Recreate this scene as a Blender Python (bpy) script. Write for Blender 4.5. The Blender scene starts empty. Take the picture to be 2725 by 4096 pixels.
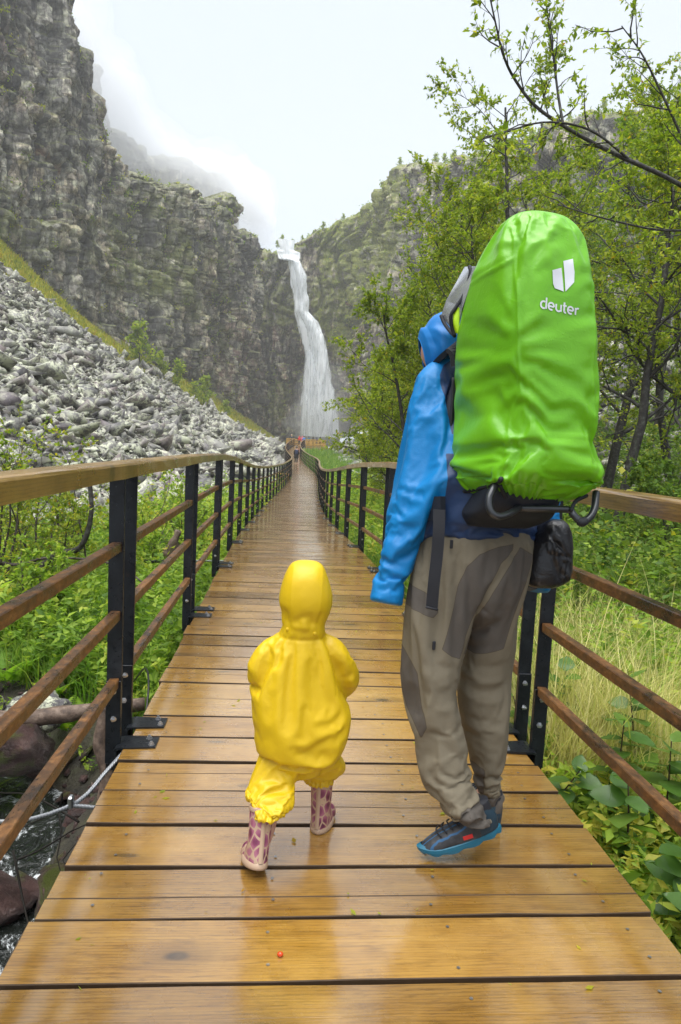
import bpy, bmesh, math, random
import numpy as np
from mathutils import Vector, Matrix
from mathutils.bvhtree import BVHTree

scene = bpy.context.scene
COL = scene.collection
R_ = math.radians
rng = np.random.default_rng(7)
random.seed(7)

# ------------------------------------------------------------------ camera
cam_d = bpy.data.cameras.new('camera')
cam = bpy.data.objects.new('camera', cam_d)
COL.objects.link(cam)
cam_d.sensor_fit = 'HORIZONTAL'
cam_d.sensor_width = 24.0
cam_d.lens = 24.0
cam_d.clip_start = 0.05
cam_d.clip_end = 3000
cam.matrix_world = Matrix(((0.99533982, -0.04160721, -0.08699129, 0.0),
                           (-0.08262228, 0.09718127, -0.99183132, 0.0),
                           (0.04972126, 0.99439662, 0.09329071, 1.30),
                           (0, 0, 0, 1)))
scene.camera = cam

# ------------------------------------------------------------------ sky, sun, exposure (overcast, raining)
SUN_EL, SUN_AZ = R_(76), R_(235)
world = bpy.data.worlds.new('World')
scene.world = world
world.use_nodes = True
wn = world.node_tree.nodes
wl = world.node_tree.links
wn.clear()
w_out = wn.new('ShaderNodeOutputWorld')
w_bg = wn.new('ShaderNodeBackground')
w_sky = wn.new('ShaderNodeTexSky')
w_sky.sky_type = 'NISHITA'
w_sky.sun_disc = False
w_sky.sun_elevation = SUN_EL
w_sky.sun_rotation = SUN_AZ
w_mix = wn.new('ShaderNodeMixRGB')
w_mix.inputs[0].default_value = 0.93          # closed cloud cover over the blue
w_mix.inputs[2].default_value = (3.95, 4.3, 4.75, 1)
wl.new(w_sky.outputs[0], w_mix.inputs[1])
wl.new(w_mix.outputs[0], w_bg.inputs[0])
w_bg.inputs[1].default_value = 0.052
wl.new(w_bg.outputs[0], w_out.inputs[0])

sun_d = bpy.data.lights.new('sun', 'SUN')
sun_d.energy = 1.5
sun_d.angle = R_(70)
sun_d.color = (1.0, 0.98, 0.95)
sun = bpy.data.objects.new('sun', sun_d)
COL.objects.link(sun)
sun.location = (0, 0, 60)
sun.rotation_euler = (R_(90) - SUN_EL, 0, R_(180) - SUN_AZ)

vs = scene.view_settings
vs.view_transform = 'Standard'
vs.look = 'None'
vs.exposure = 2.15
vs.gamma = 1.0
vs.use_curve_mapping = False
scene.cycles.use_denoising = True
scene.cycles.max_bounces = 8
scene.cycles.transparent_max_bounces = 16
scene.cycles.volume_bounces = 6

# ------------------------------------------------------------------ helpers
def npmesh(name, V, F, smooth=False):
    V = np.ascontiguousarray(V, dtype=np.float32)
    me = bpy.data.meshes.new(name)
    if isinstance(F, np.ndarray):
        F = np.ascontiguousarray(F, dtype=np.int32)
        n, k = F.shape
        me.vertices.add(len(V))
        me.vertices.foreach_set('co', V.ravel())
        me.loops.add(n * k)
        me.loops.foreach_set('vertex_index', F.ravel())
        me.polygons.add(n)
        me.polygons.foreach_set('loop_start', np.arange(0, n * k, k, dtype=np.int32))
        me.update(calc_edges=True)
    else:
        me.from_pydata([tuple(v) for v in V.tolist()], [], F)
        me.update()
    if smooth:
        me.polygons.foreach_set('use_smooth', np.ones(len(me.polygons), dtype=bool))
    return me

def obj(name, me, mat=None, parent=None, label=None, cat=None, group=None, kind=None, loc=None, rot=None, scale=None):
    o = bpy.data.objects.new(name, me)
    COL.objects.link(o)
    if mat is not None and me is not None:
        mats = mat if isinstance(mat, (list, tuple)) else [mat]
        if len(me.materials) == 0:
            for m in mats:
                me.materials.append(m)
    if parent is not None: o.parent = parent
    if loc is not None: o.location = loc
    if rot is not None: o.rotation_euler = rot
    if scale is not None: o.scale = scale
    if label: o['label'] = label
    if cat: o['category'] = cat
    if group: o['group'] = group
    if kind: o['kind'] = kind
    return o

def fattr(me, name, vals, domain='FACE'):
    a = me.attributes.new(name, 'FLOAT', domain)
    a.data.foreach_set('value', np.ascontiguousarray(vals, dtype=np.float32))

def cat_meshes(parts):
    """join [(V,F),...] arrays (same face size) into one"""
    Vs, Fs, o = [], [], 0
    for V, F in parts:
        Vs.append(V); Fs.append(np.asarray(F) + o); o += len(V)
    return np.concatenate(Vs), np.concatenate(Fs)

def _h(ix, iy, iz, seed):
    M = 0xFFFFFFFF
    n = (ix.astype(np.int64) * 374761393 + iy.astype(np.int64) * 668265263 + iz.astype(np.int64) * 2147483647 + int(seed) * 1274126177) & M
    n = ((n ^ (n >> 13)) * 1274126177) & M
    n = ((n ^ (n >> 16)) * 2246822519) & M
    return ((n ^ (n >> 15)) & 0xFFFFFF) / float(0xFFFFFF)

def vnoise(P, seed=0):
    P = np.asarray(P, float)
    I = np.floor(P).astype(np.int64); f = P - I
    f = f * f * (3 - 2 * f)
    r = 0
    for dx in (0, 1):
        wx = f[:, 0] if dx else 1 - f[:, 0]
        for dy in (0, 1):
            wy = f[:, 1] if dy else 1 - f[:, 1]
            for dz in (0, 1):
                wz = f[:, 2] if dz else 1 - f[:, 2]
                r = r + wx * wy * wz * _h(I[:, 0] + dx, I[:, 1] + dy, I[:, 2] + dz, seed)
    return r * 2 - 1

def fbm(P, oct=4, seed=0):
    P = np.asarray(P, float); a, s, r = 1.0, 0.0, 0
    for k in range(oct):
        r = r + a * vnoise(P * (2 ** k) + 17.3 * k, seed + k); s += a; a *= .5
    return r / s

def ridged(P, seed=0, oct=3, sharp=4.0):
    P = np.asarray(P, float); P = P + .35 * np.stack([vnoise(P * .7 + 3.1 * k, seed + 50 + k) for k in range(3)], -1)
    a, r, s = 1.0, 0.0, 0.0
    for k in range(oct):
        r = r + a * (1 - np.abs(vnoise(P * 2 ** k + 5.1 * k, seed + k))) ** sharp; s += a; a *= .55
    r = r / s
    return r - r.mean()

def box(cx, cy, cz, sx, sy, sz, bev=0.0):
    """bevelled box as V,F(list)"""
    bm = bmesh.new()
    bmesh.ops.create_cube(bm, size=1)
    for v in bm.verts: v.co = Vector((v.co.x * sx, v.co.y * sy, v.co.z * sz))
    if bev > 0:
        bmesh.ops.bevel(bm, geom=bm.edges[:], offset=bev, segments=1, affect='EDGES')
    me_v = np.array([(v.co.x + cx, v.co.y + cy, v.co.z + cz) for v in bm.verts])
    bm.verts.index_update()
    F = [[v.index for v in f.verts] for f in bm.faces]
    bm.free()
    return me_v, F

def box_mesh(name, *a):
    V, F = box(*a)
    return npmesh(name, V, F)

def join_lists(parts):
    V, F, o = [], [], 0
    for v, f in parts:
        V.append(np.asarray(v)); F += [[i + o for i in q] for q in f]; o += len(v)
    return np.concatenate(V), F

def frames(P):
    P = np.asarray(P, float)
    T = np.gradient(P, axis=0)
    T /= np.linalg.norm(T, axis=1)[:, None] + 1e-9
    ref = np.array([0., 0., 1.]) if abs(T[0][2]) < .9 else np.array([0., 1., 0.])
    U = []
    u = ref - T[0] * ref.dot(T[0]); u /= np.linalg.norm(u)
    for t in T:
        u = u - t * u.dot(t); u /= np.linalg.norm(u) + 1e-9
        U.append(u.copy())
    U = np.array(U)
    return T, U, np.cross(T, U)

def tube(P, r, n=8, cap=True, ry=None):
    """tube along points P with radii r (array/scalar) -> V, F(list of quads + caps)"""
    P = np.asarray(P, float)
    r = np.broadcast_to(np.asarray(r, float), (len(P),))
    q = r if ry is None else np.broadcast_to(np.asarray(ry, float), (len(P),))
    T, U, W = frames(P)
    a = np.linspace(0, 2 * np.pi, n, endpoint=False)
    V = (P[:, None, :] + W[:, None, :] * (np.cos(a)[None, :, None] * r[:, None, None]) + U[:, None, :] * (np.sin(a)[None, :, None] * q[:, None, None])).reshape(-1, 3)
    F = []
    for i in range(len(P) - 1):
        for j in range(n):
            k = (j + 1) % n
            F.append([i * n + j, i * n + k, (i + 1) * n + k, (i + 1) * n + j])
    if cap:
        F.append(list(range(n))[::-1]); F.append([(len(P) - 1) * n + j for j in range(n)])
    return V, F

def spline(P, m):
    """Catmull-Rom resample of control rows P (any columns) to m rows"""
    P = np.asarray(P, float); n = len(P)
    t = np.linspace(0, n - 1, m); i = np.clip(t.astype(int), 0, n - 2); f = (t - i)[:, None]
    Q = np.vstack([2 * P[0] - P[1], P, 2 * P[-1] - P[-2]])
    p0, p1, p2, p3 = Q[i], Q[i + 1], Q[i + 2], Q[i + 3]
    return .5 * (2 * p1 + (p2 - p0) * f + (2 * p0 - 5 * p1 + 4 * p2 - p3) * f ** 2 + (3 * p1 - p0 - 3 * p2 + p3) * f ** 3)

def loft(S, n=28, m=None, e=2.3, cap=True):
    """horizontal ring loft: rows (x,y,z,rx,ry)"""
    S = np.asarray(S, float)
    S = spline(S, m or len(S) * 4)
    a = np.linspace(0, 2 * np.pi, n, endpoint=False)
    c, s = np.cos(a), np.sin(a)
    cx = np.sign(c) * np.abs(c) ** (2 / e); sy = np.sign(s) * np.abs(s) ** (2 / e)
    V = np.stack([S[:, 0:1] + cx[None] * S[:, 3:4], S[:, 1:2] + sy[None] * S[:, 4:5], np.repeat(S[:, 2:3], n, 1)], -1).reshape(-1, 3)
    F = []
    for i in range(len(S) - 1):
        for j in range(n):
            k = (j + 1) % n
            F.append([i * n + j, i * n + k, (i + 1) * n + k, (i + 1) * n + j])
    if cap:
        F.append(list(range(n))[::-1]); F.append([(len(S) - 1) * n + j for j in range(n)])
    return V, F

def remesh(parts, vox):
    V, F = join_lists(parts)
    me = npmesh('tmp', V, F)
    bm = bmesh.new(); bm.from_mesh(me); bmesh.ops.recalc_face_normals(bm, faces=bm.faces[:]); bm.to_mesh(me); bm.free()
    o = bpy.data.objects.new('tmp', me); COL.objects.link(o)
    md = o.modifiers.new('r', 'REMESH'); md.mode = 'VOXEL'; md.voxel_size = vox
    dg = bpy.context.evaluated_depsgraph_get()
    m2 = bpy.data.meshes.new_from_object(o.evaluated_get(dg))
    bpy.data.objects.remove(o); bpy.data.meshes.remove(me)
    V = np.empty(len(m2.vertices) * 3, np.float32); m2.vertices.foreach_get('co', V); V = V.reshape(-1, 3).astype(float)
    F = np.empty(len(m2.loops), np.int32); m2.loops.foreach_get('vertex_index', F)
    F = F.reshape(-1, 4)
    E = np.empty(len(m2.edges) * 2, np.int32); m2.edges.foreach_get('vertices', E); E = E.reshape(-1, 2)
    bpy.data.meshes.remove(m2)
    return V, F, E

def lap(V, E, it=4, lam=.5):
    n = len(V); deg = np.bincount(E.ravel(), minlength=n).astype(float)[:, None] + 1e-9
    for _ in range(it):
        S = np.zeros_like(V)
        for k in range(3):
            S[:, k] = np.bincount(E[:, 0], V[E[:, 1], k], n) + np.bincount(E[:, 1], V[E[:, 0], k], n)
        V = V + lam * (S / deg - V)
    return V

def vnormals(V, F):
    a, b, c = V[F[:, 0]], V[F[:, 1]], V[F[:, 2]]
    if F.shape[1] == 4:
        d = V[F[:, 3]]; N = np.cross(c - a, d - b)
    else:
        N = np.cross(b - a, c - a)
    VN = np.zeros_like(V)
    for k in range(F.shape[1]):
        for q in range(3):
            VN[:, q] += np.bincount(F[:, k], N[:, q], len(V))
    return VN / (np.linalg.norm(VN, axis=1)[:, None] + 1e-12)

def strokes(V, N, L, facing=True):
    """cloth folds: each (x0,z0,x1,z1,width,amp[,bend]) is a ridge (amp>0) or valley seen on the XZ side that looks towards -Y"""
    D = np.zeros(len(V))
    fm = np.clip((-N[:, 1] + .35) / .6, 0, 1) if facing else 1.0
    for s in L:
        x0, z0, x1, z1, w, amp = s[:6]
        bend = s[6] if len(s) > 6 else 0.0
        dx, dz = x1 - x0, z1 - z0; ln = math.hypot(dx, dz) + 1e-9
        ux, uz = dx / ln, dz / ln
        px, pz = V[:, 0] - x0, V[:, 2] - z0
        t = (px * ux + pz * uz) / ln
        d = -px * uz + pz * ux - bend * ln * np.sin(np.clip(t, 0, 1) * np.pi)
        e = np.clip(np.minimum(t, 1 - t) * 3.2 + .55, 0, 1) ** 1.5
        D += amp * np.exp(-(np.abs(d) / (w * .95)) ** 1.6) * e
    return V + N * (D * fm)[:, None]

def drape(V, F, pin, grow=.06, frames=22, bend=.3, grav=.6, inner=.012, thick=.002, stiff=12, qual=4):
    """let a garment that is cut a little too large settle on the figure: the slack buckles into folds"""
    N = vnormals(V, F)
    bo = bpy.data.objects.new('col', npmesh('col', V - N * inner, F)); COL.objects.link(bo)
    cm = bo.modifiers.new('c', 'COLLISION'); bo.collision.thickness_outer = thick; bo.collision.cloth_friction = 8
    me = npmesh('cl', V, F); o = bpy.data.objects.new('cl', me); COL.objects.link(o)
    g = o.vertex_groups.new(name='pin')
    for w in np.unique(np.round(pin, 2)):
        if w > 0: g.add(np.nonzero(np.round(pin, 2) == w)[0].tolist(), float(w), 'REPLACE')
    md = o.modifiers.new('c', 'CLOTH'); st = md.settings
    st.quality = qual; st.mass = .2; st.tension_stiffness = stiff; st.compression_stiffness = stiff; st.shear_stiffness = stiff * .5; st.bending_stiffness = bend
    st.tension_damping = 8; st.compression_damping = 8; st.shear_damping = 8; st.bending_damping = .8; st.air_damping = 2
    st.vertex_group_mass = 'pin'; st.pin_stiffness = 1; st.shrink_min = -grow; st.shrink_max = -grow
    st.effector_weights.gravity = grav
    md.collision_settings.collision_quality = 3; md.collision_settings.distance_min = thick; md.collision_settings.use_self_collision = False
    md.point_cache.frame_start = 1; md.point_cache.frame_end = frames + 2
    for f in range(1, frames + 1):
        scene.frame_set(f)
    dg = bpy.context.evaluated_depsgraph_get(); ev = o.evaluated_get(dg)
    R = np.empty(len(V) * 3, np.float32); ev.data.vertices.foreach_get('co', R); R = R.reshape(-1, 3).astype(float)
    bpy.data.objects.remove(o); bpy.data.objects.remove(bo)
    scene.frame_set(1)
    return R

def subdiv(V, F, lev=1):
    me = npmesh('sd', V, F); o = bpy.data.objects.new('sd', me); COL.objects.link(o); m_ = o.modifiers.new('s', 'SUBSURF'); m_.levels = lev; m_.render_levels = lev
    dg = bpy.context.evaluated_depsgraph_get(); m2 = bpy.data.meshes.new_from_object(o.evaluated_get(dg)); bpy.data.objects.remove(o)
    A = np.empty(len(m2.vertices) * 3, np.float32); m2.vertices.foreach_get('co', A); B = np.empty(len(m2.loops), np.int32); m2.loops.foreach_get('vertex_index', B)
    bpy.data.meshes.remove(m2)
    return A.reshape(-1, 3).astype(float), B.reshape(-1, 4)

def hue(*c): return (*c, 1.0)

# ------------------------------------------------------------------ materials
class NT:
    def __init__(s, name):
        s.m = bpy.data.materials.new(name); s.m.use_nodes = True
        s.t = s.m.node_tree; s.n = s.t.nodes; s.n.clear()
        s.out = s.n.new('ShaderNodeOutputMaterial')
        s.b = s.n.new('ShaderNodeBsdfPrincipled')
        s.l(s.b.outputs[0], s.out.inputs[0])
    def l(s, a, b): s.t.links.new(a, b)
    def node(s, ty, **kw):
        n = s.n.new(ty)
        for k, v in kw.items(): setattr(n, k, v)
        return n
    def set(s, **kw):
        for k, v in kw.items():
            s.b.inputs[k.replace('_', ' ')].default_value = v
        return s
    def coord(s, which='Object', scale=(1, 1, 1), rnd=False):
        tc = s.node('ShaderNodeTexCoord'); mp = s.node('ShaderNodeMapping')
        mp.inputs['Scale'].default_value = scale
        s.l(tc.outputs[which], mp.inputs[0])
        if rnd:
            oi = s.node('ShaderNodeObjectInfo'); ml = s.node('ShaderNodeVectorMath', operation='SCALE')
            cb = s.node('ShaderNodeCombineXYZ')
            m1 = s.math('MULTIPLY', oi.outputs['Random'], 91.7); m2 = s.math('MULTIPLY', oi.outputs['Random'], 47.1)
            s.l(m1, cb.inputs[0]); s.l(m2, cb.inputs[1]); s.l(m1, cb.inputs[2])
            s.l(cb.outputs[0], mp.inputs['Location'])
            s.rand = oi.outputs['Random']
        return mp.outputs[0]
    def noise(s, vec, scale=5, detail=4, rough=.55, dist=0.0, out='Fac'):
        n = s.node('ShaderNodeTexNoise'); n.inputs['Scale'].default_value = scale; n.inputs['Detail'].default_value = detail
        n.inputs['Roughness'].default_value = rough; n.inputs['Distortion'].default_value = dist
        s.l(vec, n.inputs['Vector']); return n.outputs[out]
    def voro(s, vec, scale=5, feature='F1', out='Distance', rnd=1.0):
        n = s.node('ShaderNodeTexVoronoi', feature=feature); n.inputs['Scale'].default_value = scale
        n.inputs['Randomness'].default_value = rnd
        s.l(vec, n.inputs['Vector']); return n.outputs[out]
    def ramp(s, fac, stops, interp='LINEAR'):
        r = s.node('ShaderNodeValToRGB'); cr = r.color_ramp; cr.interpolation = interp
        while len(cr.elements) < len(stops): cr.elements.new(.5)
        for e, (p, c) in zip(cr.elements, stops):
            e.position = p; e.color = (*c, 1) if len(c) == 3 else c
        s.l(fac, r.inputs[0]); return r.outputs[0]
    def mix(s, fac, a, b, mode='MIX'):
        m = s.node('ShaderNodeMixRGB', blend_type=mode)
        for i, v in ((0, fac), (1, a), (2, b)):
            if hasattr(v, 'is_linked'): s.l(v, m.inputs[i])
            elif i == 0: m.inputs[0].default_value = v
            else: m.inputs[i].default_value = (*v, 1)
        return m.outputs[0]
    def math(s, op, a, b=0.0, clamp=False):
        m = s.node('ShaderNodeMath', operation=op); m.use_clamp = clamp
        for i, v in ((0, a), (1, b)):
            if hasattr(v, 'is_linked'): s.l(v, m.inputs[i])
            else: m.inputs[i].default_value = v
        return m.outputs[0]
    def step(s, v, lo, hi):
        m = s.node('ShaderNodeMapRange'); m.interpolation_type = 'SMOOTHSTEP'
        s.l(v, m.inputs[0]); m.inputs[1].default_value = lo; m.inputs[2].default_value = hi
        return m.outputs[0]
    def attr(s, name, out='Fac'):
        a = s.node('ShaderNodeAttribute'); a.attribute_name = name; return a.outputs[out]
    def bump(s, h, strength=.3, dist=.01, normal=None):
        b = s.node('ShaderNodeBump'); b.inputs['Strength'].default_value = strength; b.inputs['Distance'].default_value = dist
        s.l(h, b.inputs['Height'])
        if normal is not None: s.l(normal, b.inputs['Normal'])
        return b.outputs[0]
    def base(s, c):
        if hasattr(c, 'is_linked'): s.l(c, s.b.inputs['Base Color'])
        else: s.b.inputs['Base Color'].default_value = (*c, 1)
    def to(s, sock, name): s.l(sock, s.b.inputs[name])

def plain(name, c, rough=.6, metal=0.0, var=.25, scale=8, bump=0.0, bscale=60, spec=.5, coat=0.0):
    m = NT(name); v = m.coord()
    n = m.noise(v, scale, 4)
    m.base(m.mix(n, tuple(x * (1 - var) for x in c), tuple(min(1, x * (1 + var)) for x in c)))
    m.set(Roughness=rough, Metallic=metal)
    m.b.inputs['Specular IOR Level'].default_value = spec
    m.b.inputs['Coat Weight'].default_value = coat
    m.b.inputs['Coat Roughness'].default_value = .12
    if bump: m.to(m.bump(m.noise(v, bscale, 3), bump, .004), 'Normal')
    return m.m

M = {}
# ------------------------------------------------------------------ path of the boardwalk
PY = np.array([-3, 0, 6, 8, 10, 12.2, 15.1, 17.4, 19.8, 22, 24.3, 26.4, 28.7, 31.2, 35, 39, 43.3, 48, 54, 62, 70, 80, 92, 105, 121.])
PX = np.array([.258, .258, .258, .245, .22, .22, .24, .27, .33, .40, .48, .56, .67, .77, .95, 1.14, 1.37, 1.52, 1.60, 1.50, 1.32, 1.15, 1.25, 1.75, 2.75])
PZ = np.array([0, 0, 0, -.03, -.10, -.21, -.36, -.45, -.53, -.59, -.65, -.69, -.73, -.77, -.82, -.81, -.78, -.75, -.72, -.65, -.5, -.2, .28, .80, 1.36])
def px_(y): return np.interp(y, PY, PX)
def pz_(y): return np.interp(y, PY, PZ)
_yy = np.linspace(-3, 121, 1241)
_c = np.stack([px_(_yy), _yy, pz_(_yy)], 1)
for _k in range(3):                                   # soften the corners of the control polyline
    for _q in range(40):
        _c[1:-1] = _c[1:-1] * .5 + (_c[:-2] + _c[2:]) * .25
_s = np.concatenate([[0], np.cumsum(np.linalg.norm(np.diff(_c, axis=0), axis=1))])
_s0 = np.interp(0, _c[:, 1], _s)
def path(s):
    """point at arc length s measured from y = 0"""
    s = np.asarray(s) + _s0
    return np.stack([np.interp(s, _s, _c[:, k]) for k in range(3)], -1)
S_END = float(_s[-1] - _s0)
HALF = 0.8685

# ------------------------------------------------------------------ gorge geometry
LP = np.array([(-118, 10), (-110, 30), (-88, 75), (-62, 115), (-38, 157), (-18, 190), (-9, 222), (-7, 252)], float)
RPth = np.array([(-22, 246), (-8, 243), (19, 242), (27, 216), (34, 182), (48, 152), (78, 122), (135, 97), (190, 60)], float)

def foot_l(y): return np.interp(y, [-8, 4, 8, 12, 16, 30, 42, 60, 80, 110, 190, 225], [-10, -8.5, -6.2, -4.8, -4.0, -2.6, -1.0, -.5, -.8, -.9, -1.5, 1.5])
def foot_r(y): return np.interp(y, [-8, 10, 20, 45, 75, 110, 150, 190, 230], [13, 12, 10, 7.5, 6.5, 9.5, 13, 17, 20])

STREAM = np.array([(-3.2, 5.6), (-2.1, 4.75), (-1.55, 4.1), (-1.25, 3.3), (-1.0, 2.4), (-0.4, 1.2), (.5, .2), (1.5, -1.0)], float)
def dist_poly(X, Y, P):
    d = np.full(X.shape, 1e9)
    for a, b in zip(P[:-1], P[1:]):
        e = b - a; t = np.clip(((X - a[0]) * e[0] + (Y - a[1]) * e[1]) / e.dot(e), 0, 1)
        d = np.minimum(d, np.hypot(X - a[0] - t * e[0], Y - a[1] - t * e[1]))
    return d

def ground(X, Y):
    X = np.asarray(X, float); Y = np.asarray(Y, float)
    z = np.interp(Y, PY, PZ) - .62 - .25 * np.clip((Y - 60) / 40, 0, 1)
    P3 = np.stack([X * .35, Y * .35, X * 0], -1).reshape(-1, 3)
    z = z + (vnoise(P3, 3) * .10 + vnoise(P3 * 3, 4) * .05).reshape(X.shape)
    dl = foot_l(Y) - X
    dp = np.maximum(dl, 0)
    z = z + np.where(dl > 0, (.42 * dp + .0046 * dp ** 2) * (1 - np.exp(-dp / 1.5)) * (1 + .3 * np.clip((Y - 150) / 40, 0, 1)), 0)
    dr = X - foot_r(Y)
    z = z + np.where(dr > 0, .50 * dr * (1 - np.exp(-np.maximum(dr, 0) / 4)), 0)
    z = z + np.clip((X - px_(Y) - 3) * .05, 0, .5)
    big = np.clip(np.maximum(dl, dr) / 15, 0, 1)
    z = z + (vnoise(np.stack([X * .09, Y * .09, X * 0], -1).reshape(-1, 3), 5).reshape(X.shape)) * 1.4 * big
    d = dist_poly(X, Y, STREAM)
    z = z - .62 * np.exp(-(d / .62) ** 2 * 1.0)
    return z

# ------------------------------------------------------------------ terrain materials
def m_ground():
    m = NT('soil_and_moss'); v = m.coord()
    g = m.attr('mossy'); rub = m.attr('rubble')
    n1 = m.noise(v, .8, 6, .65); n2 = m.noise(v, 6, 5, .6); n3 = m.noise(v, .18, 4, .6)
    soil = m.ramp(n2, [(.3, (.012, .010, .007)), (.55, (.035, .03, .016)), (.75, (.05, .06, .02))])
    moss = m.ramp(n1, [(.25, (.12, .16, .015)), (.45, (.26, .28, .025)), (.6, (.17, .23, .025)), (.8, (.36, .31, .035))])
    stone = m.ramp(m.noise(v, 2.2, 6, .7), [(.3, (.012, .011, .012)), (.5, (.045, .043, .042)), (.7, (.11, .108, .10))])
    c = m.mix(rub, soil, stone)
    c = m.mix(g, c, moss)
    m.base(c); m.set(Roughness=.75)
    h = m.math('ADD', m.noise(v, 3, 6, .7), m.math('MULTIPLY', m.noise(v, 25, 4, .6), .3))
    m.to(m.bump(h, .9, .12), 'Normal')
    return m.m

def m_cliff(name, red=0.0, moss=.5):
    m = NT(name); v = m.coord()
    tone = m.attr('tone'); rd = m.attr('red'); ms = m.attr('moss')
    n1 = m.noise(v, .25, 6, .65); n2 = m.noise(v, 1.3, 7, .7); n3 = m.noise(v, 5, 5, .7)
    grey = m.ramp(n2, [(.25, (.045, .042, .04)), (.42, (.14, .133, .122)), (.55, (.25, .24, .218)), (.72, (.41, .405, .355))])
    redc = m.ramp(n2, [(.25, (.035, .022, .022)), (.45, (.095, .062, .06)), (.6, (.16, .11, .105)), (.8, (.25, .20, .19))])
    c = m.mix(rd, grey, redc)
    c = m.mix(m.math('MULTIPLY', m.step(m.noise(v, .5, 6, .72), .47, .60), .7), c, (.46, .47, .37))      # lichen
    c = m.mix(1.0, c, m.ramp(tone, [(0, (.25, .25, .27)), (.3, (.66, .65, .65)), (.65, (1.05, 1.0, .96)), (.88, (1.45, 1.40, 1.30)), (1, (1.55, 1.35, 1.2))]), 'MULTIPLY')
    stain = m.step(m.noise(m.coord('Object', (1, 1, .07)), .55, 5, .65), .50, .64)
    c = m.mix(m.math('MULTIPLY', stain, .62), c, (.03, .026, .024))
    orange = m.step(m.noise(v, .12, 3, .5), .70, .76)
    c = m.mix(m.math('MULTIPLY', orange, .55), c, (.30, .13, .05))
    vs_ = m.mix(.06, m.coord('Object', (1, 1, .62)), m.noise(v, .6, 4, .6, out='Color'), 'ADD')
    for sc_, lo in ((.34, .55), (.95, .62)):
        cell = m.node('ShaderNodeTexVoronoi', distance='CHEBYCHEV'); cell.inputs['Scale'].default_value = sc_; m.l(vs_, cell.inputs['Vector'])
        cs = m.node('ShaderNodeSeparateColor'); m.l(cell.outputs['Color'], cs.inputs[0])
        c = m.mix(1.0, c, m.ramp(cs.outputs[0], [(0, (lo, lo, lo)), (1, (2 - lo, 2 - lo, 2 - lo))]), 'MULTIPLY')
    crack = m.step(m.voro(vs_, .95, 'DISTANCE_TO_EDGE'), .07, .02); crack2 = m.step(m.voro(vs_, .34, 'DISTANCE_TO_EDGE'), .045, .01)
    cr = m.math('MAXIMUM', m.math('MULTIPLY', crack, .22), m.math('MULTIPLY', crack2, .40))
    c = m.mix(cr, c, (.02, .019, .02))
    geo = m.node('ShaderNodeNewGeometry'); sx = m.node('ShaderNodeSeparateXYZ'); m.l(geo.outputs['Normal'], sx.inputs[0])
    up = m.step(sx.outputs[2], .25, .7)
    mz = m.math('MULTIPLY', ms, m.step(m.math('ADD', m.noise(v, .35, 6, .7), m.math('MULTIPLY', m.math('SUBTRACT', ms, .6), .15)), .42, .58))
    mz = m.math('MAXIMUM', m.math('MULTIPLY', up, .75), mz, True)
    mossc = m.ramp(m.noise(v, 2, 5, .7), [(.3, (.07, .10, .018)), (.5, (.17, .20, .028)), (.65, (.27, .27, .04)), (.8, (.33, .27, .05))])
    c = m.mix(m.math('MULTIPLY', mz, moss), c, mossc)
    m.base(c); m.set(Roughness=.6)
    m.b.inputs['Specular IOR Level'].default_value = .35
    h = m.math('ADD', m.math('MULTIPLY', m.noise(v, 2.5, 6, .7), .35), m.math('ADD', cs.outputs[1], m.math('MULTIPLY', cr, -.8)))
    m.to(m.bump(h, .8, .4), 'Normal')
    return m.m

def m_rock(name, use_obj):
    m = NT(name)
    v = m.coord('Object', rnd=use_obj) if use_obj else m.coord()
    t = m.rand if use_obj else m.attr('tone')
    sc = 1.6 if use_obj else 1.1
    n = m.noise(v, sc * 2.2, 7, .72)
    grey = m.ramp(n, [(.25, (.05, .046, .048)), (.45, (.15, .146, .146)), (.6, (.25, .246, .238)), (.8, (.38, .38, .36))])
    tint = m.ramp(t, [(0, (.36, .34, .37)), (.22, (.66, .64, .66)), (.5, (.88, .85, .79)), (.68, (.86, .72, .70)), (.78, (.50, .43, .47)), (.9, (1.0, .98, .90)), (1, (1.2, 1.18, 1.1))])
    c = m.mix(1.0, grey, tint, 'MULTIPLY')
    lich = m.math('MULTIPLY', m.step(m.noise(v, sc * 3.4, 7, .75), .46, .55), m.step(m.noise(v, sc * .7, 3, .5), .32, .62))
    c = m.mix(m.math('MULTIPLY', lich, .85), c, (.56, .58, .42))
    c = m.mix(m.math('MULTIPLY', m.step(m.noise(v, sc * 9, 4, .6), .62, .7), .45), c, (.04, .04, .04))
    m.base(c); m.set(Roughness=.55); m.b.inputs['Specular IOR Level'].default_value = .4
    m.to(m.bump(m.math('ADD', m.noise(v, sc * 6, 6, .75), m.math('MULTIPLY', n, .4)), .5, .03), 'Normal')
    return m.m

M['ground'] = m_ground()
M['cliff'] = m_cliff('fractured_cliff_rock', moss=.62)
M['cliff_right'] = m_cliff('mossy_cliff_rock', moss=.95)
M['rock_obj'] = m_rock('lichen_rock', True)
M['rock_many'] = m_rock('lichen_rubble', False)

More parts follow.
